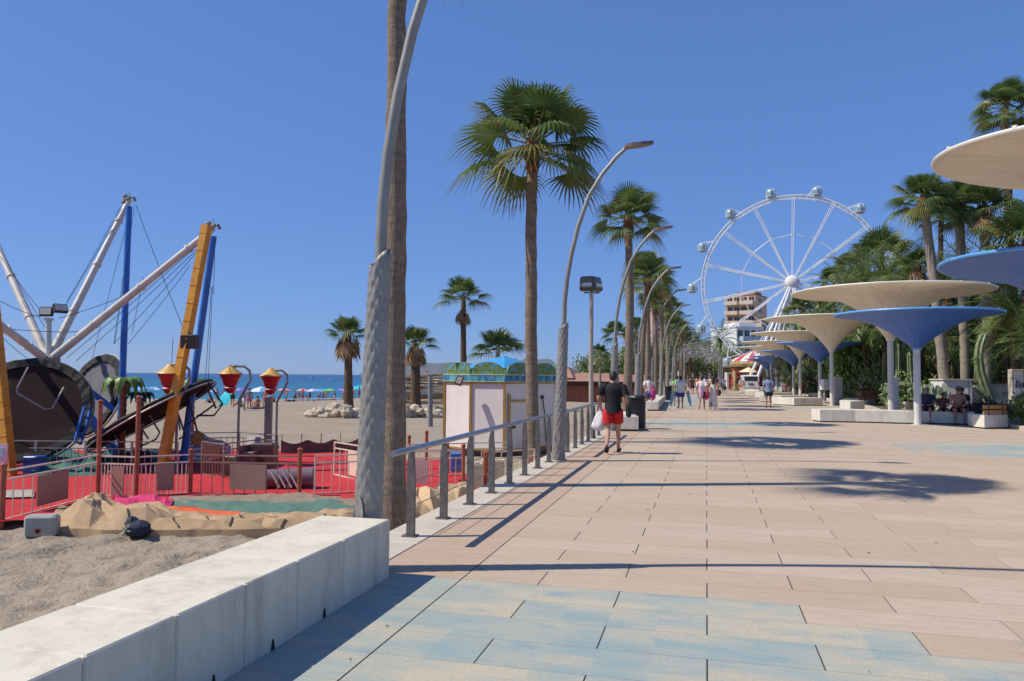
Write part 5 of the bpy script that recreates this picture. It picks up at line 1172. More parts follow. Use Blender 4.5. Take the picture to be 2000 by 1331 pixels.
for i, (px, y0, y1, d, r_, lb) in enumerate(((1752, 790, 672, 43, .13, 'thin column cactus just behind the big white sunshade pole'), (1767, 785, 650, 44, .14, 'tallest thin column cactus between the two near poles'), (1777, 785, 690, 43, .13, 'short column cactus beside the nearer blue sunshade pole'), (1729, 780, 690, 46, .12, 'column cactus on the far side of the big white sunshade pole'), (1890, 720, 612, 42, .07, 'slender pale stem leaning up beside the straight grey trunk'), (1930, 780, 655, 41, .08, 'small column cactus behind the big curved one'), (1904, 770, 690, 42, .09, 'pale forked stem beside the straight grey trunk'), (1786, 785, 700, 44, .12, 'column cactus hugging the pole of the nearer blue sunshade'))):
    b = gb(px, d); one('column_cactus', cactus_mb([(0, 0, -.1)]+[(.05*math.sin(z*2+i), .05*math.cos(z*3), z*(P(px, y1, d).z)) for z in (.2, .4, .6, .8, .95, 1.0)], r_), cacr.m, lb, 'cactus', CG, False, b)
rp = random.Random(6)
for i, (px, d) in enumerate(((1812, 37.5), (1826, 38), (1838, 38.5), (1802, 39.5))):
    b = gb(px, d); mb = MB()
    for k in range(13):
        c = Vector((rp.uniform(-.4, .4), rp.uniform(-.3, .3), rp.uniform(.2, 1.25))); a = rp.uniform(0, 3.14)
        o_ = []; 
        for j in range(12): an = j*math.pi/6; o_.append(c+Vector((math.cos(a), math.sin(a), 0))*.13*math.cos(an)+Z_*.22*math.sin(an))
        mb.slab(o_, (math.sin(a), -math.cos(a), .1), .035)
    one('prickly_pear', mb, simple('pale_cactus_pad', (.24, .30, .19), .6, 0, .3, 3), ['prickly pear clump next to the dark shirted sitter', 'prickly pear clump behind the dark shirted sitter', 'prickly pear clump touching the service block', 'prickly pear clump closest to the blue sunshade pole'][i], 'cactus', 'prickly pears behind the sitters', False, b)
bush('shrub', 'bright green shrub with pinkish blooms beside the slatted end block', (10.75, 29.9, .1), (1.0, 1.2, 1.15), 2, None, 'shrub')
bush('shrub', 'bright low shrub at the picture edge by the end block', (11.6, 29.6, .1), (.9, .9, 1.25), 2, None, 'shrub', 1.0)
for i, (px, d, lb) in enumerate(((1925, 33.5, 'purple dark low hedge under the big cactus'), (1965, 33.5, 'purple dark low hedge before the graffiti slab'), (1900, 33.8, 'purple dark low hedge behind the shirtless man'), (2005, 33, 'purple dark low hedge cut by the picture edge'))):
    o = bush('low_hedge', lb, gb(px, d, .1), (1.0, .9, .62), 1, 'purple dark low hedge plants', 'hedge', i); 
PURP = simple('purple_leaf', (.045, .022, .030), .6, 0, .4, 8)
me = SHM[1].copy(); me.materials.clear(); me.materials.append(PURP); me.materials.append(PURP)
for o in COL.objects:
    if o.name.startswith('low_hedge'): o.data = me
# rusty arch hoops in the garden
for i, px in enumerate((1630, 1652, 1672)):
    d = 53; b = gb(px, d); mb = MB(); mb.tube([(.62*math.cos(a*math.pi/14), 0, 2.0*math.sin(a*math.pi/14)) for a in range(15)], .035, 6); one('garden_hoop', mb, simple('rusty_iron', (.17, .06, .03), .8), ['rusty iron hoop closest to the white electric cabinet', 'rusty iron hoop in the middle of the three', 'rusty iron hoop nearest the big white sunshade'][i], 'hoop', 'rusty iron hoops among the plants', True, (b.x, b.y, .9))
    o = None
# ================================================================ FERRIS WHEEL
hubp = P(1547, 553, 105); Rw = 12.1; ang = math.atan2(hubp.x, hubp.y)
wh = thing('ferris_wheel', 'white ferris wheel with tinted round cabins rising behind the sunshades', 'ferris wheel', (hubp.x, hubp.y, 0), -ang); hz = hubp.z
def rp_(r, a, y=0.0): return Vector((r*math.sin(a), y, hz+r*math.cos(a)))
WW = paint((.74, .76, .78), .35)
for y in (-.28, .28):
    mb = MB(); mb.tube([rp_(Rw, k*2*math.pi/112, y) for k in range(113)], .085, 8, cap=False)
    if y > 0:
        for k in range(56): a = k*2*math.pi/56; mb.tube([rp_(Rw, a, -.28), rp_(Rw, a+.056, .28)], .035, 5)
    mb.tube([rp_(Rw-.42, k*2*math.pi/112, y) for k in range(113)], .05, 7, cap=False)
    for k in range(84): a = k*2*math.pi/84; mb.tube([rp_(Rw, a, y), rp_(Rw-.42, a+.0374, y)], .028, 4)
    mb.build('rim', WW, wh, True)
for k in range(14):
    a = R(1.3)+k*2*math.pi/14; mb = MB()
    for y0, y in ((-.7, -.28), (.7, .28)):
        for da in (-.013, .013): mb.tube([rp_(.5, a+da*8, y0), rp_(Rw, a+da, y)], .048, 6)
    for f in (.3, .55, .8): mb.tube([rp_(Rw*f, a, -.7+.42*f), rp_(Rw*f, a, .7-.42*f)], .03, 5)
    mb.build('spoke', WW, wh, True)
mb = MB(); mb.tube([rp_(Rw*.565, R(1.3)+k*2*math.pi/14, .6) for k in range(15)], .055, 6, cap=False); mb.build('inner_ring', WW, wh, True)
mb = MB(); mb.ball(rp_(0, 0, -1.0), (.95, .6, .95), 20); mb.tube([rp_(0, 0, -1.2), rp_(0, 0, 1.4)], .6, 16); mb.build('hub', paint((.74, .70, .70), .3), wh, True)
for (x0, y0) in ((-5.6, -3.6), (3.6, -3.4), (-3.4, 3.6), (4.4, 3.6)):
    mb = MB(); s_ = -1 if y0 < 0 else 1
    for dx in (-.35, .35): mb.tube([(dx*.3, s_*1.1, hz), (x0+dx*1.6, y0, 0)], [.17, .22], 10)
    for f in (.3, .5, .7, .9): a_, b_ = Vector((-.1, s_*1.1, hz)).lerp(Vector((x0-.56, y0, 0)), f), Vector((.1, s_*1.1, hz)).lerp(Vector((x0+.56, y0, 0)), min(1, f+.08)); mb.tube([a_, b_], .05, 6)
    mb.build('leg', WW, wh, True)
for k in range(14):
    a = R(1.3)+(k+.5)*2*math.pi/14; piv = rp_(Rw+1.35, a)
    mb = MB()
    for y in (-.28, .28):
        for da in (-.075, .075): mb.tube([rp_(Rw, a+da, y), piv+Vector((0, y*1.9, 0))], .05, 6)
    g = mb.build('gondola', WW, wh, True)
    c = piv-Z_*.60; mb = MB(); mb.lathe([(.29, -.72), (.57, -.54), (.66, -.10), (.60, .36), (.39, .59), (.0, .64)], 16, c, cap0=True); mb.build('cabin', GLASSB, g, True)
    mb = MB()
    for q in range(8):
        t_ = q*math.pi/4; mb.tube([c+Vector((rr_*math.cos(t_), rr_*math.sin(t_), z)) for rr_, z in ((.30, -.72), (.59, -.54), (.68, -.10), (.62, .36), (.41, .60), (.05, .66))], .028, 5)
    mb.lathe([(.61, -.48), (.65, -.36)], 16, c); mb.tube([piv+Vector((0, -.55, 0)), piv+Vector((0, .55, 0))], .04, 6); mb.build('cabin_frame', WW, g, True)
mb = MB(); mb.box((0, 0, .25), (13, 8.5, .5)); mb.build('platform', paint((.45, .45, .46)), wh)
# ================================================================ BUILDINGS
WIN = simple('dark_window', (.03, .035, .04), .25, 0, .4, 1)
def tower(label, px0, px1, ytop, d, depth, floors, wallc, balc, z0=0.0, rz=0.0, name='apartment_building', bays=3, balw=None, roofc=None, cat='building'):
    a, b = P(px0, 740, d), P(px1, 740, d); zt = P((px0+px1)/2, ytop, d).z; w = (b-a).length; c = (a+b)/2; dirn = math.atan2((b-a).y, (b-a).x)
    t = thing(name, label, cat, (c.x, c.y, z0), dirn+rz); H = zt-z0; fh = H/floors
    mb = MB(); mb.box((0, depth/2, H/2), (w, depth, H)); mb.build('wall', wallc, t)
    mb = MB(); mb.box((w*.1, depth*.5, H+.5), (w*.6, depth*.6, 1.2)); mb.box((0, depth/2, H+.06), (w+.3, depth+.3, .25)); mb.build('roof', roofc or wallc, t)
    for f in range(floors):
        for k in range(bays):
            x = -w/2+w*(k+.5)/bays; mb = MB(); mb.box((x, -.02, fh*(f+.52)), (w/bays*.62, .10, fh*.55)); wd = mb.build('window', WIN, t)
            mb = MB(); mb.box((x, -.09, fh*(f+.52)), (.08, .05, fh*.55)); mb.box((x, -.09, fh*(f+.25)), (w/bays*.66, .08, .07)); mb.build('frame', balc, wd)
        if balw:
            for (x0, x1) in balw:
                xa, xb = -w/2+w*x0, -w/2+w*x1; mb = MB(); mb.box(((xa+xb)/2, -.75, fh*f+.05), (xb-xa, 1.5, .16)); mb.box(((xa+xb)/2, -1.45, fh*f+.55), (xb-xa, .10, .95))
                for xx in (xa, xb): mb.box((xx, -.75, fh*f+.55), (.1, 1.4, .95))
                mb.build('balcony', balc, t)
        mb = MB(); mb.box((w/2+.02, depth*.4, fh*(f+.5)), (.1, depth*.22, fh*.42)); mb.build('side_window', WIN, t)
    return t, w, H
OR = simple('ochre_render', (.62, .42, .28), .8, 0, .1, .3); CRM = simple('cream_render', (.62, .50, .38), .8, 0, .08, .4)
tower('orange apartment block with cream balconies seen through the wheel', 1418, 1476, 577, 210, 10, 9, OR, CRM, 0, -.62, bays=4, balw=((.0, .44), (.52, .97)), roofc=simple('roof_brick', (.36, .13, .08), .8))
tower('pink tower block far behind the promenade palms', 1274, 1313, 607, 330, 14, 12, simple('pink_render', (.46, .29, .25), .8, 0, .1, .2), CRM, 0, .1, bays=3, balw=((.05, .95),))
tower('white terraced house with glass terrace below the orange block', 1436, 1496, 640, 150, 10, 3, paint((.72, .72, .70)), paint((.40, .50, .55)), 3.0, .25, 'terraced_house', 4, ((.1, .9),))
tower('tan terraced house stepping up behind the wheel legs', 1486, 1600, 628, 162, 12, 4, simple('tan_render', (.44, .36, .28), .8, 0, .12, .5), paint((.58, .52, .46)), 0, .1, 'terraced_house', 6, ((.05, .3), (.4, .65)))
tower('low cream house with red roof far down the promenade', 1334, 1420, 676, 190, 10, 2, CRM, paint((.6, .6, .58)), 0, 0, 'house', 5, None, simple('red_roof', (.34, .11, .06), .8))
mb = MB()
# far end trees
TE = 'trees closing the far end of the promenade'
for k, (px, d, h, w, lb) in enumerate(((1345, 150, 7, 9, 'far tree behind the wire light arch'), (1372, 160, 8, 9, 'far tree in the middle of the promenade end'), (1400, 150, 6, 8, 'far tree under the red roofed house'), (1432, 118, 6.2, 7.5, 'big dark tree beside the lowest ferris wheel cabin'), (1455, 125, 5.8, 7, 'dark tree behind the carousel'), (1318, 140, 9, 8, 'far tree behind the last lamps'), (1300, 150, 9, 8, 'far tree under the pink tower block'), (1480, 128, 5, 7, 'dark hedge tree below the white terraced house'), (1510, 132, 5, 7, 'dark hedge tree below the tan terraced house'))):
    b = gb(px, d, 0); tree(lb, b, h, w, 3, TE, k)
for k, (px, py, d, sc, v, lb) in enumerate(((1408, 665, 130, 1.7, 0, 'arching feather palm left standing before the orange apartment block'), (1362, 668, 150, 1.7, 1, 'feather palm over the wire light arch'), (1330, 655, 135, 1.6, 0, 'feather palm behind the farthest lamps'), (1348, 690, 120, 1.3, 1, 'low feather palm beside the wire light arch'))):
    b = gb(px, d, 0); lb = lb.replace(' left standing', ' standing'); fpalm(lb, b, P(px, py, d).z, sc, v, k, 'feather palms at the far end')
# wire light arch: metal tube ornaments
AG = 'wire filigree light arches over the promenade'
WIRE = simple('grey_wire_frame', (.30, .30, .31), .5, .4, .1, 3)
for k, (d, lb) in enumerate(((92, 'nearest grey wire filigree arch spanning the far promenade'), (100, 'middle grey wire filigree arch spanning the far promenade'), (108, 'farthest grey wire filigree arch spanning the far promenade'))):
    c = P(1362, 770, d); t = thing('wire_arch', lb, 'light arch', (c.x, c.y, 0), 0, AG); r_ = random.Random(k)
    mb = MB(); mb.tube([(-2.9, 0, 0), (-2.9, 0, 3.6)]+[(-2.9*math.cos(a*math.pi/16), 0, 3.6+2.2*math.sin(a*math.pi/16)) for a in range(1, 16)]+[(2.9, 0, 3.6), (2.9, 0, 0)], .06, 6); mb.build('frame', WIRE, t)
    mb = MB()
    for q in range(30):
        a = r_.uniform(.05, .95)*math.pi; rr_ = r_.uniform(1.2, 2.7); cx, cz = -rr_*math.cos(a), 3.5+rr_*.8*math.sin(a); s_ = r_.uniform(.25, .5)
        mb.tube([(cx+s_*(1-i/22)*math.cos(i*.55), r_.uniform(-.02, .02), cz+s_*(1-i/22)*math.sin(i*.55)) for i in range(18)], .020, 4)
    mb.build('filigree', WIRE, t)
# carousel
c = P(1473, 765, 108); car = thing('carousel', 'red and white striped carousel roof beyond the last sunshades', 'carousel', (c.x, c.y, 0))
mb = MB(); n = 20; zt = 5.6
for k in range(n):
    a, b = k*2*math.pi/n, (k+1)*2*math.pi/n; e = lambda t_, r_, z: (r_*math.cos(t_), r_*math.sin(t_), z)
    mb.add([e(a, 3.6, 3.9), e(b, 3.6, 3.9), e(b, 2.2, 4.7), e(a, 2.2, 4.7), (0, 0, zt)], [(0, 1, 2, 3), (3, 2, 4)], k % 2)
mb.build('canopy', [paint((.55, .04, .04)), paint((.72, .68, .62))], car)
mb = MB(); mb.lathe([(3.65, 3.2), (3.75, 3.6), (3.65, 3.95)], 40); mb.build('rounding_board', simple('gold_scrolls', (.34, .24, .10), .5, 0, .5, 2.5), car)
for k in range(10): a = k*2*math.pi/10; mb = MB(); mb.tube([(3.2*math.cos(a), 3.2*math.sin(a), .2), (3.2*math.cos(a), 3.2*math.sin(a), 3.4)], .06, 6); mb.build('pole', GOLD, car)
mb = MB(); mb.lathe([(3.8, 0), (3.8, .25), (0.01, .25)], 32); mb.build('platform', paint((.3, .07, .05)), car)
mb = MB(); mb.lathe([(1.3, .25), (1.3, 3.4)], 12); mb.build('drum', simple('painted_drum', (.30, .10, .05), .5, 0, .5, 2), car)
for k in range(6):
    a = k*math.pi/3+.3; x, y = 2.4*math.cos(a), 2.4*math.sin(a); mb = MB()
    mb.tube([(x-.5, y, 1.0), (x-.2, y, 1.1), (x+.3, y, 1.08), (x+.5, y, 1.4), (x+.58, y, 1.65), (x+.8, y, 1.55)], [.12, .2, .18, .12, .09, .06], 8)
    for dx in (-.3, .3): mb.tube([(x+dx, y, 1.0), (x+dx*1.5, y, .55)], .04, 5)
    mb.tube([(x, y, .25), (x, y, 3.4)], .03, 5); mb.build('horse', paint((.6, .5, .4)), car)
# ticket booth, van, small parasol
t, w, h = pbox('ticket_booth', 'red and yellow ticket booth beside the carousel', 'booth', 1436, 1454, 722, 772, 100, 1.4, paint((.42, .28, .12)), 0, 0.0)
mb = MB(); mb.box((0, -.03, h*.75), (w*.8, .05, h*.16)); mb.build('sign_board', paint((.50, .03, .03)), t); mb = MB(); mb.box((0, -.03, h*.45), (w*.7, .05, h*.25)); mb.build('window', WIN, t)
mb = MB(); mb.box((0, .7, h+.06), (w+.3, 1.8, .12)); mb.build('roof', paint((.42, .05, .03)), t)
t, w, h = pbox('ticket_booth', 'narrow white and red booth beside the big dark tree', 'booth', 1420, 1432, 728, 772, 103, 1.2, paint((.60, .56, .52)), 0, 0.0)
mb = MB(); mb.box((0, -.03, h*.5), (w*.4, .05, h*.8)); mb.build('sign_board', paint((.40, .05, .05)), t)
vb = P(1467, 770, 88); vb.z = 0; van = thing('parked_van', 'white van parked tail on beside the last sunshades', 'van', vb, .05)
VW = paint((.72, .73, .74), .25, 0, .04)
mb = MB(); prof = [(0, .32), (0, 1.25), (.12, 1.9), (.3, 1.98), (3.2, 1.98), (4.0, 1.25), (4.8, 1.05), (4.9, .4), (4.7, .32)]
mb.add([(-.9+(.06 if z > 1.3 else 0), y, z) for y, z in prof]+[(.9-(.06 if z > 1.3 else 0), y, z) for y, z in prof], [tuple(range(8, -1, -1)), tuple(range(9, 18))]+[(i, (i+1) % 9, 9+(i+1) % 9, 9+i) for i in range(9)]); mb.build('body', VW, van)
mb = MB(); mb.box((0, .045, 1.57), (1.45, .05, .5), mat=Matrix.Translation((0, .045, 1.57)) @ Matrix.Rotation(-.18, 4, 'X')); mb.build('rear_window', WIN, van)
mb = MB(); mb.box((0, -.03, .95), (.6, .03, .2)); mb.build('number_plate', paint((.10, .10, .11)), van); mb = MB(); mb.box((0, -.05, .45), (1.8, .14, .2), bev=.03); mb.build('bumper', paint((.2, .2, .21)), van)
for s in (-1, 1):
    mb = MB(); mb.box((s*.82, -.01, 1.05), (.12, .06, .42)); mb.build('tail_light', paint((.40, .02, .02), .3), van)
    for y in (.9, 3.9):
        mb = MB(); mb.tube([(s*.72, y, .32), (s*.9, y, .32)], .32, 18); wl_ = mb.build('wheel', simple('tyre_rubber', (.02, .02, .02), .8), van); mb = MB(); mb.tube([(s*.88, y, .32), (s*.91, y, .32)], .19, 14); mb.build('rim', GALV, wl_)
b = gb(1462, 92, 0); t = thing('cream_parasol', 'small cream parasol just over the van roof', 'parasol', b); mb = MB(); mb.tube([(0, 0, 0), (0, 0, 3.0)], .03, 6); mb.build('pole', GALV, t); mb = MB(); mb.lathe([(1.15, 2.35), (0.02, 2.95)], 8); mb.build('canopy', cloth((.70, .62, .48)), t)
# ================================================================ BINS AND BENCHES BY THE RAILING
def bin_(loc, label, s=1.0):
    t = thing('litter_bin', label, 'litter bin', loc, .1, 'black litter bins on the promenade', s); mb = MB(); mb.box((0, 0, .50), (.50, .44, .92), bev=.03); mb.build('body', BLACKM, t)
    mb = MB(); mb.lathe([(.29, .95), (.30, 1.0), (.26, 1.06), (.0, 1.08)], 18); mb.build('lid', BLACKM, t); mb = MB(); mb.box((.0, -.235, .78), (.22, .03, .09)); mb.build('slot', DARKHOLE, t)
    mb = MB()
    for x in (-.27, .27): mb.box((x, -.05, .55), (.035, .05, 1.1))
    mb.build('frame', GALV, t); return t
q = G(1243, 838); bin_((q.x, q.y, 0), 'black litter bin right beside the walker in red shorts')
q = G(1306, 783); bin_((q.x, q.y, 0), 'black litter bin beyond the woman in pink, near the two lamp posts')
def blk(p0, p1, wd, label):
    a, b = G(*p0), G(*p1); c = (a+b)/2; t = thing('seat_block', label, 'bench', (c.x, c.y, 0), math.atan2(b.y-a.y, b.x-a.x), 'white concrete seat blocks along the railing'); mb = MB(); mb.box((0, 0, .26), ((b-a).length, wd, .40), bev=.02); mb.build('seat_block_body', BENCHW, t)
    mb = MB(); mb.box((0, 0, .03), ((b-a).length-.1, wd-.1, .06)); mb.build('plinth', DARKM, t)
blk((1228, 843), (1214, 830), .6, 'white seat block between the walker and the black bin')
blk((1274, 803), (1291, 785), .6, 'white seat block beside the woman in pink wrap')
blk((1310, 772), (1314, 766), .6, 'far white seat block past the second litter bin')
# ================================================================ PEOPLE
def skin_obj(name, verts, edges, mat, parent, sub_=2, root=0):
    me = bpy.data.meshes.new(name); me.from_pydata([v[0] for v in verts], edges, []); me.materials.append(mat)
    o = bpy.data.objects.new(name, me); COL.objects.link(o); o.parent = parent
    md = o.modifiers.new('skin', 'SKIN'); md.use_smooth_shade = True; md.branch_smoothing = .3
    if not me.skin_vertices: me.attributes  # skin layer is made with the modifier
    ly = me.skin_vertices[0].data
    for i, v in enumerate(verts):
        r = v[1]; ly[i].radius = r if isinstance(r, tuple) else (r, r); ly[i].use_root = (i == root)
    s = o.modifiers.new('smooth', 'SUBSURF'); s.levels = sub_; s.render_levels = sub_; return o
def V3(*a): return Vector(a)
def pose(kind, rnd=None):
    """joint positions of a 1.72 m figure that looks along +Y"""
    J = dict(pel=V3(0, 0, .93), sp=V3(0, .01, 1.12), ch=V3(0, .0, 1.30), nk=V3(0, -.005, 1.46), hd=V3(0, .03, 1.60), ht=V3(0, .01, 1.66))
    for s, n in ((1, 'R'), (-1, 'L')):
        J['hip'+n] = V3(s*.095, 0, .88); J['kn'+n] = V3(s*.10, .02, .49); J['an'+n] = V3(s*.10, -.01, .09); J['toe'+n] = V3(s*.12, .15, .035)
        J['sh'+n] = V3(s*.185, -.01, 1.385); J['el'+n] = V3(s*.24, -.035, 1.12); J['wr'+n] = V3(s*.25, .06, .88)
    if kind in ('walk', 'walk2'):
        a, b = ('R', 'L') if kind == 'walk' else ('L', 'R'); sa = 1 if a == 'R' else -1
        J['kn'+a] += V3(0, .13, .02); J['an'+a] += V3(0, .24, .0); J['toe'+a] += V3(0, .24, .03)
        J['kn'+b] += V3(0, .0, -.01); J['an'+b] += V3(0, -.33, .12); J['toe'+b] += V3(0, -.34, .0)
        J['el'+a] += V3(0, -.09, .01); J['wr'+a] += V3(0, -.16, .03); J['el'+b] += V3(0, .08, .02); J['wr'+b] += V3(0, .20, .07)
    if kind in ('sit', 'sitg'):
        z = .52 if kind == 'sit' else .12
        for k in list(J):
            if k[:2] not in ('hi', 'kn', 'an', 'to'): J[k] = J[k]+V3(0, .0 if k != 'pel' else 0, z-.93+.04)
        for s, n in ((1, 'R'), (-1, 'L')):
            J['hip'+n] = V3(s*.10, .05, z)
            if kind == 'sit': J['kn'+n] = V3(s*.15, .46, z+.02); J['an'+n] = V3(s*.14, .44, .09); J['toe'+n] = V3(s*.16, .60, .035)
            else: J['kn'+n] = V3(s*.16, .40, .42); J['an'+n] = V3(s*.13, .68, .08); J['toe'+n] = V3(s*.14, .82, .05)
            J['el'+n] = J['sh'+n]+V3(s*.06, .08, -.26); J['wr'+n] = V3(s*.11, .34, z+.16) if kind == 'sit' else V3(s*.12, .38, .46)
        for k in ('sp', 'ch', 'nk', 'hd', 'ht', 'shR', 'shL'): J[k] = J[k]+V3(0, .02+.10*(J[k].z-z), -.01)
    if kind == 'lie':
        J2 = {}
        for k, v in J.items(): J2[k] = V3(v.x, v.z-.85, .12+max(0, v.y)*.4)
        J = J2
    return J
def figure(label, kind, loc, rz, skin=SKIN, shirt=None, shorts=None, dress=None, hair=HAIRM, longhair=False, hat=None, scale=1.0, shoes=None, mods=None, fem=False, group=None, fingers=False, bulk=1.0, sub_=2, top='tee'):
    t = thing('person', label, 'person', loc, rz, group, scale); J = pose(kind); 
    if mods: mods(J)
    bk = bulk
    vs, es, ix = [], [], {}
    def av(k, p, r, *to):
        vs.append((tuple(p), r)); ix[k] = len(vs)-1
        for q in to: es.append((ix[q], ix[k]))
    w = .92 if fem else 1.0
    av('pel', J['pel'], (.135*bk, .105*bk)); av('sp', J['sp'], (.118*bk*w, .092*bk), 'pel'); av('ch', J['ch'], (.145*bk*w, .105*bk), 'sp'); 
    nb = J['nk'].lerp(J['ch'], .12); av('nk', nb, (.062, .06), 'ch'); 
    nd_ = (J['hd']-J['nk'])
    av('nk2', J['nk']+nd_*.25, (.054, .056), 'nk'); av('jaw', J['nk']+nd_*.62+V3(0, .018, 0), (.060, .070), 'nk2'); av('hd', J['hd']+V3(0, .0, .01), (.078, .095), 'jaw'); av('ht', J['ht']+V3(0, 0, .005), (.062, .078), 'hd')
    for n in 'RL':
        s = 1 if n == 'R' else -1
        av('hip'+n, J['hip'+n], .092*bk, 'pel'); m = J['hip'+n].lerp(J['kn'+n], .4); av('th'+n, m, .080*bk, 'hip'+n); av('kn'+n, J['kn'+n], .055, 'th'+n)
        c = J['kn'+n].lerp(J['an'+n], .32); av('ca'+n, c, .052, 'kn'+n); av('an'+n, J['an'+n], .036, 'ca'+n); av('toe'+n, J['an'+n].lerp(J['toe'+n], .6), (.038, .030), 'an'+n); av('te'+n, J['toe'+n], (.036, .02), 'toe'+n)
        av('sh'+n, J['sh'+n], .060*bk, 'ch'); av('bi'+n, J['sh'+n].lerp(J['el'+n], .45), .048*bk, 'sh'+n); av('el'+n, J['el'+n], .038, 'bi'+n); av('fo'+n, J['el'+n].lerp(J['wr'+n], .3), .038, 'el'+n); av('wr'+n, J['wr'+n], .026, 'fo'+n)
        d = (J['wr'+n]-J['el'+n]).normalized(); av('pa'+n, J['wr'+n]+d*.065, (.036, .018), 'wr'+n)
        if fingers:
            side = V3(0, 1, 0)-d*d.y; side.normalize()
            for q in range(4):
                b0 = J['wr'+n]+d*.075+side*(q-1.5)*.019; l = (.062, .074, .070, .055)[q]; cu = V3(-s*.5, 0, 0)
                av(f'f{q}{n}', b0+d*.012, .0095, 'pa'+n); av(f'g{q}{n}', b0+d*l*.6+cu*.01, .0085, f'f{q}{n}'); av(f'h{q}{n}', b0+d*l*.9+cu*.035, .007, f'g{q}{n}')
            tb = J['wr'+n]+d*.03+side*.032; av('t1'+n, tb, .011, 'wr'+n); av('t2'+n, tb+d*.035+side*.012, .009, 't1'+n); av('t3'+n, tb+d*.058+side*.006+V3(-s*.01, 0, 0), .007, 't2'+n)
        else:
            av('fi'+n, J['wr'+n]+d*.14, (.026, .013), 'pa'+n)
    skin_obj('body', vs, es, skin, t, sub_)
    # face
    fwd = V3(0, 1, 0); hd = J['hd']
    if mods and 'look' in J: fwd = J['look']
    rt_ = V3(fwd.y, -fwd.x, 0).normalized()
    if kind != 'lie':
        mb = MB(); mb.ball(hd+fwd*.096+Z_*(-.02), (.013, .018, .02), 6); 
        for s in (1, -1): mb.ball(hd+rt_*(s*.079)+Z_*(-.015), (.012, .018, .028), 6)
        mb.build('nose_and_ears', skin, t, True); mb = MB()
        for s in (1, -1): mb.ball(hd+fwd*.083+rt_*(s*.032)+Z_*.012, (.012, .008, .007), 6)
        mb.bar(hd+fwd*.088+rt_*.022-Z_*.055, hd+fwd*.088-rt_*.022-Z_*.055, .006, .006); mb.build('eyes_and_mouth', simple('dark_features', (.05, .02, .018), .5), t)
    # hair
    hv = hd+V3(0, 0, .035)-fwd*.012; 
    if hair is not None:
        mb = MB(); rr_ = random.Random(len(label)); mb.ball(hv, (.088, .102, .088), 14, 0, .05, rr_)
        if not hat: mb.ball(hv-fwd*.035-Z_*.035, (.078, .07, .085), 12, 0, .05, rr_)
        else: mb.ball(hv-fwd*.03-Z_*.04, (.076, .07, .07), 12, 0, .05, rr_)
        if longhair: mb.tube([hv-fwd*.05, hv-fwd*.085-Z_*.13, hv-fwd*.09-Z_*.27, hv-fwd*.08-Z_*.36], [.075, .085, .07, .03], 9)
        mb.build('hair', hair, t, True)
    if hat:
        mb = MB(); c = hd+V3(0, 0, .055)
        if hat[1] == 'brim': mb.lathe([(.16, .0), (.165, .012), (.098, .022), (.09, .08), (.05, .105), (.0, .11)], 16, c); mb.lathe([(.16, 0), (.09, .01)], 16, c)
        else:
            mb.lathe([(.096, -.01), (.098, .03), (.08, .07), (.0, .092)], 16, c); mb.slab([c+rt_*.07+fwd*.07, c+rt_*.05+fwd*.17, c-rt_*.05+fwd*.17, c-rt_*.07+fwd*.07], (0, 0, 1), .012)
        mb.build('hat', cloth(hat[0]), t, True)
    def loft(mb, rings, n=18):
        vs = []
        for c, rx, ry, ax_ in rings:
            u = V3(1, 0, 0); v = ax_.cross(u).normalized()
            for j in range(n): a = j*2*math.pi/n; vs.append(c+u*(rx*math.cos(a))+v*(ry*math.sin(a)))
        k = len(rings); mb.add(vs, [(i*n+j, i*n+(j+1) % n, (i+1)*n+(j+1) % n, (i+1)*n+j) for i in range(k-1) for j in range(n)])
    if shirt:
        mb = MB(); q = bk*(.94 if fem else 1.0); up = (J['ch']-J['pel']).normalized(); up2 = (J['nk']-J['ch']).normalized(); hem = .085 if kind not in ('sit', 'sitg') else .02
        shl = (J['shR'].z+J['shL'].z)/2; cs = J['ch'].lerp(J['nk'], .52)
        loft(mb, [(J['pel']-up*hem, .182*q, .146*q, up), (J['pel']+up*.04, .160*q, .130*q, up), (J['sp'], .148*q, .118*q, up), (J['ch']-up*.04, .168*q, .126*q, up), (J['ch']+up2*.03, .186*q, .128*q, up2), (cs+up2*.012, .192*q, .112*q, up2), (cs+up2*.048, .150, .092, up2), (cs+up2*.078, .092, .080, up2), (J['nk']+up2*.018, .066, .070, up2)])
        for n in 'RL':
            s_ = 1 if n == 'R' else -1; end = .68 if top == 'tee' else .2; a0 = J['sh'+n]+V3(-s_*.085, 0, .018); d = J['sh'+n].lerp(J['el'+n], end)
            mb.tube([a0, J['sh'+n]+V3(s_*.005, 0, -.01), J['sh'+n].lerp(J['el'+n], end*.5), d], [.072*bk, .080*bk, .078*bk, .078*bk], 12, cap=False)
        mb.build('shirt', cloth(shirt), t, 'all')
    if shorts:
        mb = MB(); q = bk; up = (J['sp']-J['pel']).normalized(); b_ = (J['hipR']+J['hipL'])/2
        loft(mb, [(J['pel']+up*.07, .140*q, .115*q, up), (J['pel'], .160*q, .128*q, up), (b_.lerp(J['pel'], .3), .176*q, .136*q, up), (b_-up*.05, .165*q, .125*q, up)])
        for n in 'RL':
            e1 = J['hip'+n].lerp(J['kn'+n], .62); mb.tube([J['hip'+n]+(J['pel']-J['hip'+n])*.35, J['hip'+n], J['hip'+n].lerp(J['kn'+n], .3), e1], [.10*q, .112*q, .110*q, .108*q], 14, cap=False)
        mb.build('shorts', cloth(shorts), t, 'all')
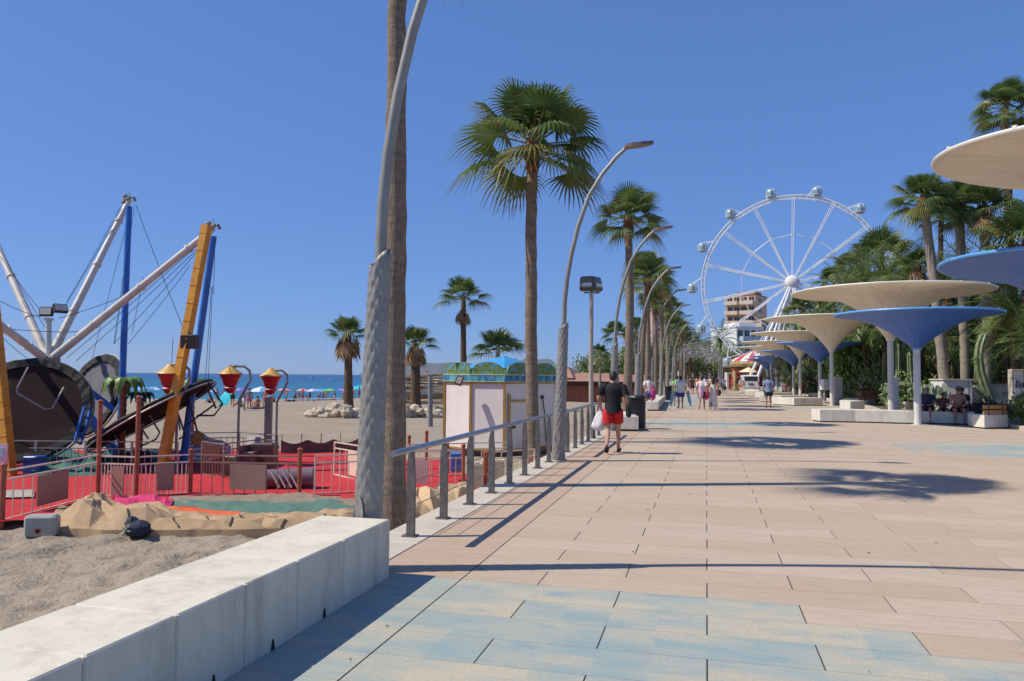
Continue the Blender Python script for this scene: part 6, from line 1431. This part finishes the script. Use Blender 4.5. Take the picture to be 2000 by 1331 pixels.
    if dress:
        rows = []; prof = [(J['ch'].z+.07, .13), (J['ch'].z-.02, .15), (J['sp'].z, .135), (J['pel'].z, .165), (.62, .19), (.35, .21), (.16, .235)]
        mb = MB(); mb.lathe([(r*(1+.0), z) for z, r in prof], 20, (0, 0, 0)); mb.v = [(x, y*.8+.01, z) for x, y, z in mb.v]
        mb.v = [(x*(1+.10*math.sin(math.atan2(y, x)*6)*max(0, (1.0-z)))/1, y*(1+.10*math.sin(math.atan2(y, x)*6)*max(0, 1.0-z)), z) for x, y, z in mb.v]
        mb.build('dress', cloth(dress), t, True)
    if shoes:
        for n in 'RL':
            a, b = J['an'+n]+V3(0, -.045, -.05), J['toe'+n]+V3(0, .02, -.0); u = (b-a)
            mb = MB(); mb.tube([a, a+u*.3, a+u*.75, b], [.034, .046, .048, .028], 10, flat=.8); mb.build('shoe', cloth(shoes), t, True)
    return t, J
def bag(parent, c, sz, mat, name='bag', strap=None, seed=1):
    mb = MB(); r = random.Random(seed); mb.ball(c, sz, 14, 0, .08, r)
    if strap: mb.tube([c+V3(0, 0, sz[2]*.8)]+strap, .012, 5)
    return mb
def feet(px, py): p = G(px, py); return (p.x, p.y, 0.0)
PB = SKIN
# --- the walker in black and red, seen from behind, mid stride
def mw(J):
    J['elL'] = V3(-.31, -.03, 1.14); J['wrL'] = V3(-.27, .12, .98); J['elR'] = V3(.28, -.06, 1.13); J['wrR'] = V3(.30, .10, .95)
    for n in 'RL': J['sh'+n] += V3((.03 if n == 'R' else -.03), 0, 0)
p = feet(1197, 886)
wk, J = figure('man in black t-shirt and red shorts walking away with a white carrier bag', 'walk', p, R(3), SKIN, (.008, .008, .010), (.55, .012, .015), shoes=(.02, .016, .014), mods=mw, fingers=True, scale=1.03, bulk=1.08)
hw = Matrix.Translation(Vector(p)) @ Matrix.Rotation(R(3), 4, 'Z') @ Matrix.Scale(1.03, 4) @ (J['wrL']+V3(-.01, .06, -.06))
t = thing('carrier_bag', 'white plastic carrier bag hanging from the hand of the walker in red shorts', 'bag', hw, R(3)); rb = random.Random(5)
mb = MB(); rows = []
for i in range(12):
    f = i/11; z = -.02-.46*f; w = .02+.145*math.sin(min(1, f*1.25)*math.pi*.5)*(1 if f < .85 else 1-.55*((f-.85)/.15)); row_ = []
    for j in range(20): a = j*2*math.pi/20; q = 1+.14*math.sin(a*5+f*3)*(1-.4*f)+rb.uniform(-.04, .04); row_.append((-.03*f+w*q*math.cos(a), w*.62*q*math.sin(a), z))
    rows.append(row_+[row_[0]])
mb.grid(rows); mb.add([rows[-1][j] for j in range(20)], [tuple(range(19, -1, -1))])
bgm = NT('white_plastic'); bgm.col((.72, .72, .73)); bgm.b.inputs['Roughness'].default_value = .4; mb.build('sack', bgm.m, t, True)
mb = MB(); mb.tube([(-.03, 0, -.05), (-.02, -.02, .0), (.0, 0, .025), (.02, .02, .0), (.03, 0, -.05)], .008, 6); mb.build('handle', bgm.m, t)
hw = Matrix.Translation(Vector(p)) @ Matrix.Rotation(R(3), 4, 'Z') @ (V3(.33, .02, .93))
t = thing('shoulder_bag', 'dark bag hanging at the hip of the walker in red shorts', 'bag', hw, R(10)); mb = MB(); mb.box((0, 0, -.02), (.10, .24, .26), bev=.03); mb.build('pouch', cloth((.012, .012, .014)), t); mb = MB(); mb.tube([(0, .05, .1), (-.03, .06, .25), (-.10, .03, .47)], .012, 5); mb.build('strap', cloth((.012, .012, .014)), t)
# --- others on the promenade
def stand_bent(J): J['wrR'] = V3(.17, .26, 1.02); J['wrL'] = V3(-.17, .26, 1.02)
def carry(J): J['elR'] = V3(.27, -.02, 1.12); J['wrR'] = V3(.30, .05, .88); J['elL'] = V3(-.27, -.02, 1.12); J['wrL'] = V3(-.30, .05, .88)
figure('woman in white top and pink wrap walking beside the railing with a sun hat', 'walk2', feet(1267, 802), R(-160), SKIN2, (.70, .66, .64), (.05, .06, .16), hat=((.12, .07, .05), 'brim'), fem=True, mods=stand_bent)
q = feet(1272, 802); t = thing('pink_wrap', 'magenta beach wrap carried by the woman with the sun hat', 'wrap', (q[0], q[1]+.05, 0)); mb = MB(); mb.tube([(.05, -.1, 1.18), (.08, -.13, .95), (.09, -.12, .62), (.08, -.10, .52)], [.10, .14, .13, .05], 10); mb.build('fabric', cloth((.46, .04, .22)), t, True)
figure('man in white t-shirt and blue shorts walking away with towels in both hands', 'walk', feet(1329, 799), R(2), SKIN, (.68, .66, .66), (.03, .05, .24), mods=carry, bulk=1.12, shoes=(.06, .05, .05))
for i, (px, lb) in enumerate(((1313, 'pale blue towel trailing from the hand of the white shirted man, nearer the bin'), (1344, 'pale blue towel trailing from the hand of the white shirted man, nearer the women'))):
    q = feet(px, 799); t = thing('towel', lb, 'towel', (q[0], q[1], 0), .3); mb = MB(); mb.tube([(0, 0, .95), (.02, 0, .7), (-.03 if i == 0 else .08, 0, .4), (-.08 if i == 0 else .15, 0, .14)], [.05, .09, .08, .03], 8, flat=.5); mb.build('fabric', cloth((.20, .42, .52)), t, True)
figure('person with lime green shirt walking just ahead of the white shirted man', 'walk2', feet(1322, 795), R(8), SKIN, (.18, .55, .10), (.10, .10, .14), hat=((.03, .035, .05), 'cap'))
figure('woman in white top carrying a large pink bag, walking away', 'walk', feet(1371, 802), R(-4), SKIN2, (.70, .60, .62), (.05, .04, .05), fem=True, longhair=False, hair=HAIRM)
q = feet(1380, 801); t = thing('beach_bag', 'hot pink beach bag between the two women', 'bag', (q[0], q[1]-.05, .60), .2); mb = MB(); mb.ball((0, 0, .18), (.17, .10, .27), 12, 0, .05, random.Random(3)); mb.build('sack', cloth((.70, .03, .17)), t, True); mb = MB(); mb.tube([(-.08, 0, .4), (-.05, 0, .62), (.05, 0, .62), (.08, 0, .4)], .014, 5); mb.build('handle', cloth((.70, .03, .17)), t)
q = feet(1366, 802); t = thing('pink_towel', 'pale pink towel over the arm of the woman with the pink bag', 'towel', (q[0], q[1]-.12, 0), .1); mb = MB(); mb.tube([(.06, 0, 1.22), (.08, 0, 1.0), (.07, 0, .72), (.05, 0, .55)], [.08, .12, .11, .05], 9, flat=.6); mb.build('fabric', cloth((.66, .42, .52)), t, True)
figure('woman in long white dress with dark hair walking away', 'walk', feet(1393, 802), R(-3), SKIN2, None, None, (.66, .62, .58), fem=True, longhair=True)
q = feet(1403, 802); t = thing('handbag', 'round black bag at the side of the woman in the white dress', 'bag', (q[0], q[1], .78), .0); mb = MB(); mb.ball((0, 0, .12), (.15, .08, .17), 12); mb.build('pouch', cloth((.012, .011, .012)), t, True); mb = MB(); mb.tube([(0, 0, .25), (-.08, 0, .55), (-.12, 0, .62)], .012, 5); mb.build('strap', cloth((.02, .015, .015)), t)
figure('man in grey blue shirt and dark shorts standing by the white bench', 'stand', feet(1501, 797), R(0), SKIN2, (.19, .24, .36), (.02, .022, .035), bulk=1.15, shoes=(.04, .03, .03), scale=1.04)
far = [(1413, 768, 'man in white shirt with a pushchair in the distance', 'walk', (.66, .66, .70), (.05, .05, .08), 180), (1447, 768, 'man in orange swim shorts near the van', 'walk2', None, (.60, .16, .04), 170), (1430, 765, 'person in red top beside the ticket booth', 'stand', (.50, .05, .05), (.06, .05, .06), 90), (1352, 771, 'person in dark top walking behind the white shirted man', 'walk', (.03, .03, .04), (.05, .05, .06), 0), (1349, 764, 'bare chested boy walking far off', 'walk2', None, (.35, .05, .05), 0),
       (1361, 763, 'person in orange vest far behind the two women', 'walk', (.66, .24, .06), (.1, .1, .1), 180), (1376, 764, 'far walker in white beyond the woman with the pink bag', 'walk2', (.7, .7, .7), (.2, .2, .3), 180), (1388, 765, 'far walker in cream beyond the woman in the white dress', 'walk', (.66, .55, .42), (.1, .05, .05), 0), (1399, 763, 'far walker in dark clothes beside the booths', 'walk2', (.05, .04, .05), (.03, .03, .03), 180), (1368, 761, 'far walker in pink in the middle of the promenade end', 'walk', (.6, .3, .35), (.3, .3, .3), 180), (1483, 766, 'person in red and white passing the van', 'walk', (.45, .10, .10), (.5, .48, .48), 90)]
for k, (px, py, lb, kd, sh, so_, rz) in enumerate(far): figure(lb, kd, feet(px, py), R(rz), SKIN if k % 2 else SKIN2, sh, so_, sub_=1, group='people far down the promenade')
q = feet(1415, 769); t = thing('pushchair', 'small dark pushchair in front of the distant man in white', 'pushchair', (q[0], q[1]-.6, 0)); mb = MB(); mb.ball((0, 0, .6), (.22, .3, .24), 10); mb.build('seat', cloth((.02, .02, .03)), t, True)
mb = MB(); mb.tube([(-.2, -.3, .1), (-.2, .3, .95), (.2, .3, .95), (.2, -.3, .1)], .015, 5); mb.build('frame', DARKM, t)
for x in (-.22, .22):
    for y in (-.3, .25): mb = MB(); mb.tube([(x-.02, y, .1), (x+.02, y, .1)], .1, 10); mb.build('wheel', BLACKM, t)
# --- seated by the garden
def seat_at(px, d, z): p = P(px, 740, d); return (p.x, p.y, z)
def lean(J):
    for n in 'RL': J['wr'+n] = V3((.13 if n == 'R' else -.13), .36, .66)
    for k in ('ch', 'nk', 'hd', 'ht', 'shR', 'shL', 'elR', 'elL'): J[k] = J[k]+V3(0, .06*(J[k].z-.5), 0)
a, b = G(1797, 828), G(1899, 831)
def bench_at(u, off=.30): c = a.lerp(b, u); return (c.x+.08, c.y+off, .0)
RZs = R(170)
figure('bare chested heavy man in cap and dark trunks sitting on the white bench', 'sit', bench_at(.72, .22), R(172), SKIN2, None, (.02, .02, .022), hat=((.20, .17, .16), 'cap'), bulk=1.22, scale=1.05, shoes=(.03, .025, .025), mods=lean, fingers=True)
mb = MB(); 
c = bench_at(.72, .22)
figure('man in navy shirt and red shorts sitting on the white bench near the sunshade pole', 'sit', (c[0]-.92, c[1]+.42, 0.02), R(160), SKIN2, (.022, .026, .06), (.30, .02, .03), bulk=1.1, hair=simple('grey_hair', (.18, .15, .13), .7))
figure('child in patterned top sitting between the navy shirted man and the bare chested man', 'sit', (c[0]-.40, c[1]+.36, .10), R(170), SKIN2, (.12, .05, .05), (.16, .03, .04), scale=.80)
figure('dark haired person sitting half hidden behind the bare chested man', 'sit', (c[0]+.30, c[1]+.55, 0.04), R(165), SKIN2, (.05, .02, .02), (.02, .02, .03), hair=HAIRM)
g = G(1697, 797); figure('person in black sitting on the dark wooden seat behind its backrest', 'sit', (g.x-.1, g.y+1.0, 0), R(0), SKIN2, (.015, .015, .017), (.03, .03, .035), hair=HAIRM)
figure('woman in mauve sitting under the third sunshade', 'sit', (*gp(1534, 772), 0), R(190), SKIN2, (.28, .12, .16), (.10, .06, .08), sub_=1, fem=True); figure('person in white top sitting under the third white sunshade', 'sit', (*gp(1553, 770), 0), R(200), SKIN, (.62, .60, .58), (.05, .05, .1), sub_=1, fem=True); figure('person in dark red sitting on the wooden bench near the cabinet', 'sit', (*gp(1567, 779), 0), R(185), SKIN2, (.20, .03, .03), (.1, .03, .03), sub_=1)
# --- the beach crowd
PC = [('blue and white', (.14, .34, .62), (.66, .70, .74)), ('turquoise', (.02, .46, .56), (.02, .46, .56)), ('rose', (.62, .22, .28), (.62, .30, .36)), ('sky blue', (.12, .36, .66), (.12, .36, .66)), ('green', (.10, .42, .14), (.20, .5, .2)), ('royal blue', (.05, .12, .50), (.09, .18, .55)), ('white', (.68, .68, .70), (.62, .62, .66)), ('pink', (.68, .20, .34), (.7, .5, .55)), ('violet', (.20, .14, .44), (.25, .2, .5)), ('red', (.55, .05, .05), (.6, .5, .48)), ('lavender', (.38, .30, .52), (.6, .6, .65))]
UG = 'beach parasols near the waterline'
def parasol(label, p, r, h, c1, c2, tilt=(0, 0), z=0.0):
    t = thing('beach_parasol', label, 'beach parasol', p, z, UG); dx, dy = tilt
    M = Matrix.Translation((0, 0, h*.6)) @ Matrix.Rotation(dx, 4, 'X') @ Matrix.Rotation(dy, 4, 'Y') @ Matrix.Translation((0, 0, -h*.6))
    mb = MB(); mb.tube([(0, 0, -.2), (0, 0, h*.6), M @ Vector((0, 0, h))], .022, 6); mb.build('pole', GALV, t)
    mb = MB(); n = 16; top = M @ Vector((0, 0, h+.02))
    for k in range(n):
        a, b = k*2*math.pi/n, (k+1)*2*math.pi/n; e = lambda t_, q, z_: M @ Vector((q*r*math.cos(t_), q*r*math.sin(t_), z_))
        mb.add([e(a, 1, h-.36*r), e(b, 1, h-.36*r), e(b, .6, h-.12*r), e(a, .6, h-.12*r), top], [(0, 1, 2, 3), (3, 2, 4)], (k//2) % 2)
    mb.build('canopy', [cloth(c1), cloth(c2)], t, True)
spots = [(444, 74, 1.15, 1, (1.0, -.5), 'turquoise parasol tipped over on its side under the middle lantern'), (512, 88, 1.5, 0, (0, 0), 'blue and white parasol behind the third lantern'), (280, 100, 1.3, 3, (0, 0), 'sky blue parasol behind the tilted trampoline'), (405, 96, 1.2, 6, (.2, 0), 'white parasol behind the lime plastic palm'), (556, 118, 1.2, 2, (0, .1), 'rose parasol beside the hooked pole of the third lantern'), (612, 124, 1.2, 10, (0, 0), 'lavender parasol in the crowd midway to the skirted palm'), (628, 122, 1.25, 3, (.1, 0), 'sky blue parasol in the thick of the crowd'), (643, 118, 1.2, 4, (0, .1), 'green parasol low in the crowd'), (656, 122, 1.25, 5, (0, 0), 'royal blue parasol beside the skirted palm'), (666, 126, 1.2, 7, (0, 0), 'pink parasol touching the skirted palm trunk'), (704, 108, 1.5, 1, (0, 0), 'turquoise parasol between the skirted palm and the nearest lamp'), (696, 112, 1.2, 7, (.3, .2), 'pink parasol under the turquoise one'), (592, 128, 1.1, 9, (0, 0), 'red and pale parasol in the crowd'), (470, 112, 1.2, 8, (0, 0), 'violet parasol left of the blue and white one'.replace('left of', 'close to')), (748, 100, 1.3, 6, (0, 0), 'white parasol glimpsed between lamp sleeve and palm trunk'), (800, 104, 1.1, 9, (0, 0), 'red parasol beside the thick beach palm'), (300, 118, 1.2, 0, (0, 0), 'far blue and white parasol behind the tilted trampoline')]
for i, (px, d, r_, c_, tl, lb) in enumerate(spots):
    p = SD(px, d); parasol(lb, p, r_, 2.0 if i else 1.2, PC[c_][1], PC[c_][2], tl, i*.4)
beach = [('stand', 'standing'), ('sitg', 'sitting on the sand'), ('stand', 'standing'), ('lie', 'lying on the sand'), ('sitg', 'sitting on the sand'), ('walk', 'walking')]
cols = [('black', (.02, .02, .022)), ('red', (.45, .03, .04)), ('blue', (.04, .10, .40)), ('green', (.05, .28, .10)), ('white', (.66, .66, .66)), ('orange', (.60, .20, .04)), ('pink', (.60, .14, .28))]
bx = [(455, 66), (474, 63), (488, 60), (500, 60), (506, 64), (520, 62), (478, 58), (536, 104), (560, 112), (566, 116), (575, 118), (583, 122), (592, 116), (598, 120), (606, 124), (614, 114), (620, 118), (632, 114), (638, 126), (648, 116), (654, 120), (662, 114), (671, 100), (690, 104), (702, 102), (708, 100), (286, 90), (300, 96), (412, 92), (425, 90), (438, 88), (745, 62), (752, 96), (798, 98), (806, 96), (578, 126), (586, 128), (601, 127), (625, 127), (645, 126)]
near = ['beside the tipped turquoise parasol', 'by the steel column', 'beside the third lantern', 'under the blue and white parasol', 'in the crowd before the sea', 'close to the skirted palm', 'near the rose parasol', 'among the far parasols']
protos = {}
for i, (px, d) in enumerate(bx):
    kd, kt = beach[i % 6]; cn, cv = cols[(i*3) % 7]; p = SD(px, d)
    w_ = near[0] if px < 470 else near[1] if px < 530 and d < 70 else near[3] if px < 545 else near[6] if px < 590 else near[4] if px < 650 else near[5] if px < 720 else near[7]
    if 270 < px < 440: w_ = 'behind the tilted trampoline'
    lb = f'bather in {cn} swimwear {kt} {w_}'
    if px == 745: lb, cv = 'man in yellow shirt glimpsed between the lamp sleeve and the palm trunk', (.62, .55, .05)
    if kd not in protos:
        o, J = figure(lb, kd, p, i*1.9, SKIN2, None, cv, sub_=1, group='bathers on the beach', bulk=1.0); protos[kd] = o
    else:
        o = dup(protos[kd], p, i*1.9, lb, None, .94+.02*(i % 5))
        for ch in o.children:
            if ch.name.startswith('shorts'):
                me = ch.data.copy(); me.materials.clear(); me.materials.append(cloth(cv)); ch.data = me
# small boats out at sea
for k, (px, py, d, lb) in enumerate(((610, 735, 900, 'tiny motor boat far out at sea between the third lantern and the skirted palm'), (645, 742, 520, 'small white boat on the water above the beach crowd'))):
    p = P(px, py, d); t = thing('motor_boat', lb, 'boat', (p.x, p.y, -3.05), 1.0+k); s_ = 2.6
    mb = MB(); mb.add([(-s_, -.8, 0), (s_*.7, -.9, 0), (s_*1.3, 0, .1), (s_*.7, .9, 0), (-s_, .8, 0), (-s_, -1, .9), (s_*.7, -1.1, 1.0), (s_*1.5, 0, 1.2), (s_*.7, 1.1, 1.0), (-s_, 1, .9)], [(4, 3, 2, 1, 0), (5, 6, 7, 8, 9), (0, 1, 6, 5), (1, 2, 7, 6), (2, 3, 8, 7), (3, 4, 9, 8), (4, 0, 5, 9)]); mb.build('hull', WHITEP, t); mb = MB(); mb.box((-.2, 0, 1.4), (1.8, 1.2, .9), bev=.2); mb.build('cabin', paint((.25, .28, .32)), t)
# ================================================================ AIR
mb = MB(); mb.box((-6200, 6400, 140.0), (14600, 13000, 288.4))
HZ = bpy.data.materials.new('sea_air'); HZ.use_nodes = True; ht_ = HZ.node_tree; ht_.nodes.remove(ht_.nodes['Principled BSDF'])
pv = ht_.nodes.new('ShaderNodeVolumePrincipled'); pv.inputs['Color'].default_value = (.80, .88, 1.0, 1); pv.inputs['Density'].default_value = 3.2e-5; pv.inputs['Anisotropy'].default_value = .2
ht_.links.new(pv.outputs[0], ht_.nodes['Material Output'].inputs['Volume'])
tag(mb.build('haze', HZ), None, None, None, 'stuff')

# small dry leaves blown over the paving: nobody would count them
rl = random.Random(77); mb = MB()
for k in range(70):
    y = 3.2+22*rl.random()**1.6; x = rl.uniform(-2.6, min(9, 1.5+y*.6)); a = rl.uniform(0, 6.28); l = rl.uniform(.010, .026); c, s_ = math.cos(a), math.sin(a)
    mb.add([(x-c*l, y-s_*l, .004), (x-s_*l*.35, y+c*l*.35, .010), (x+c*l, y+s_*l, .005), (x+s_*l*.35, y-c*l*.35, .012)], [(0, 1, 2, 3)])
tag(mb.build('fallen_leaves', simple('dry_litter', (.16, .10, .055), .9, 0, .4, 30)), None, None, None, 'stuff')
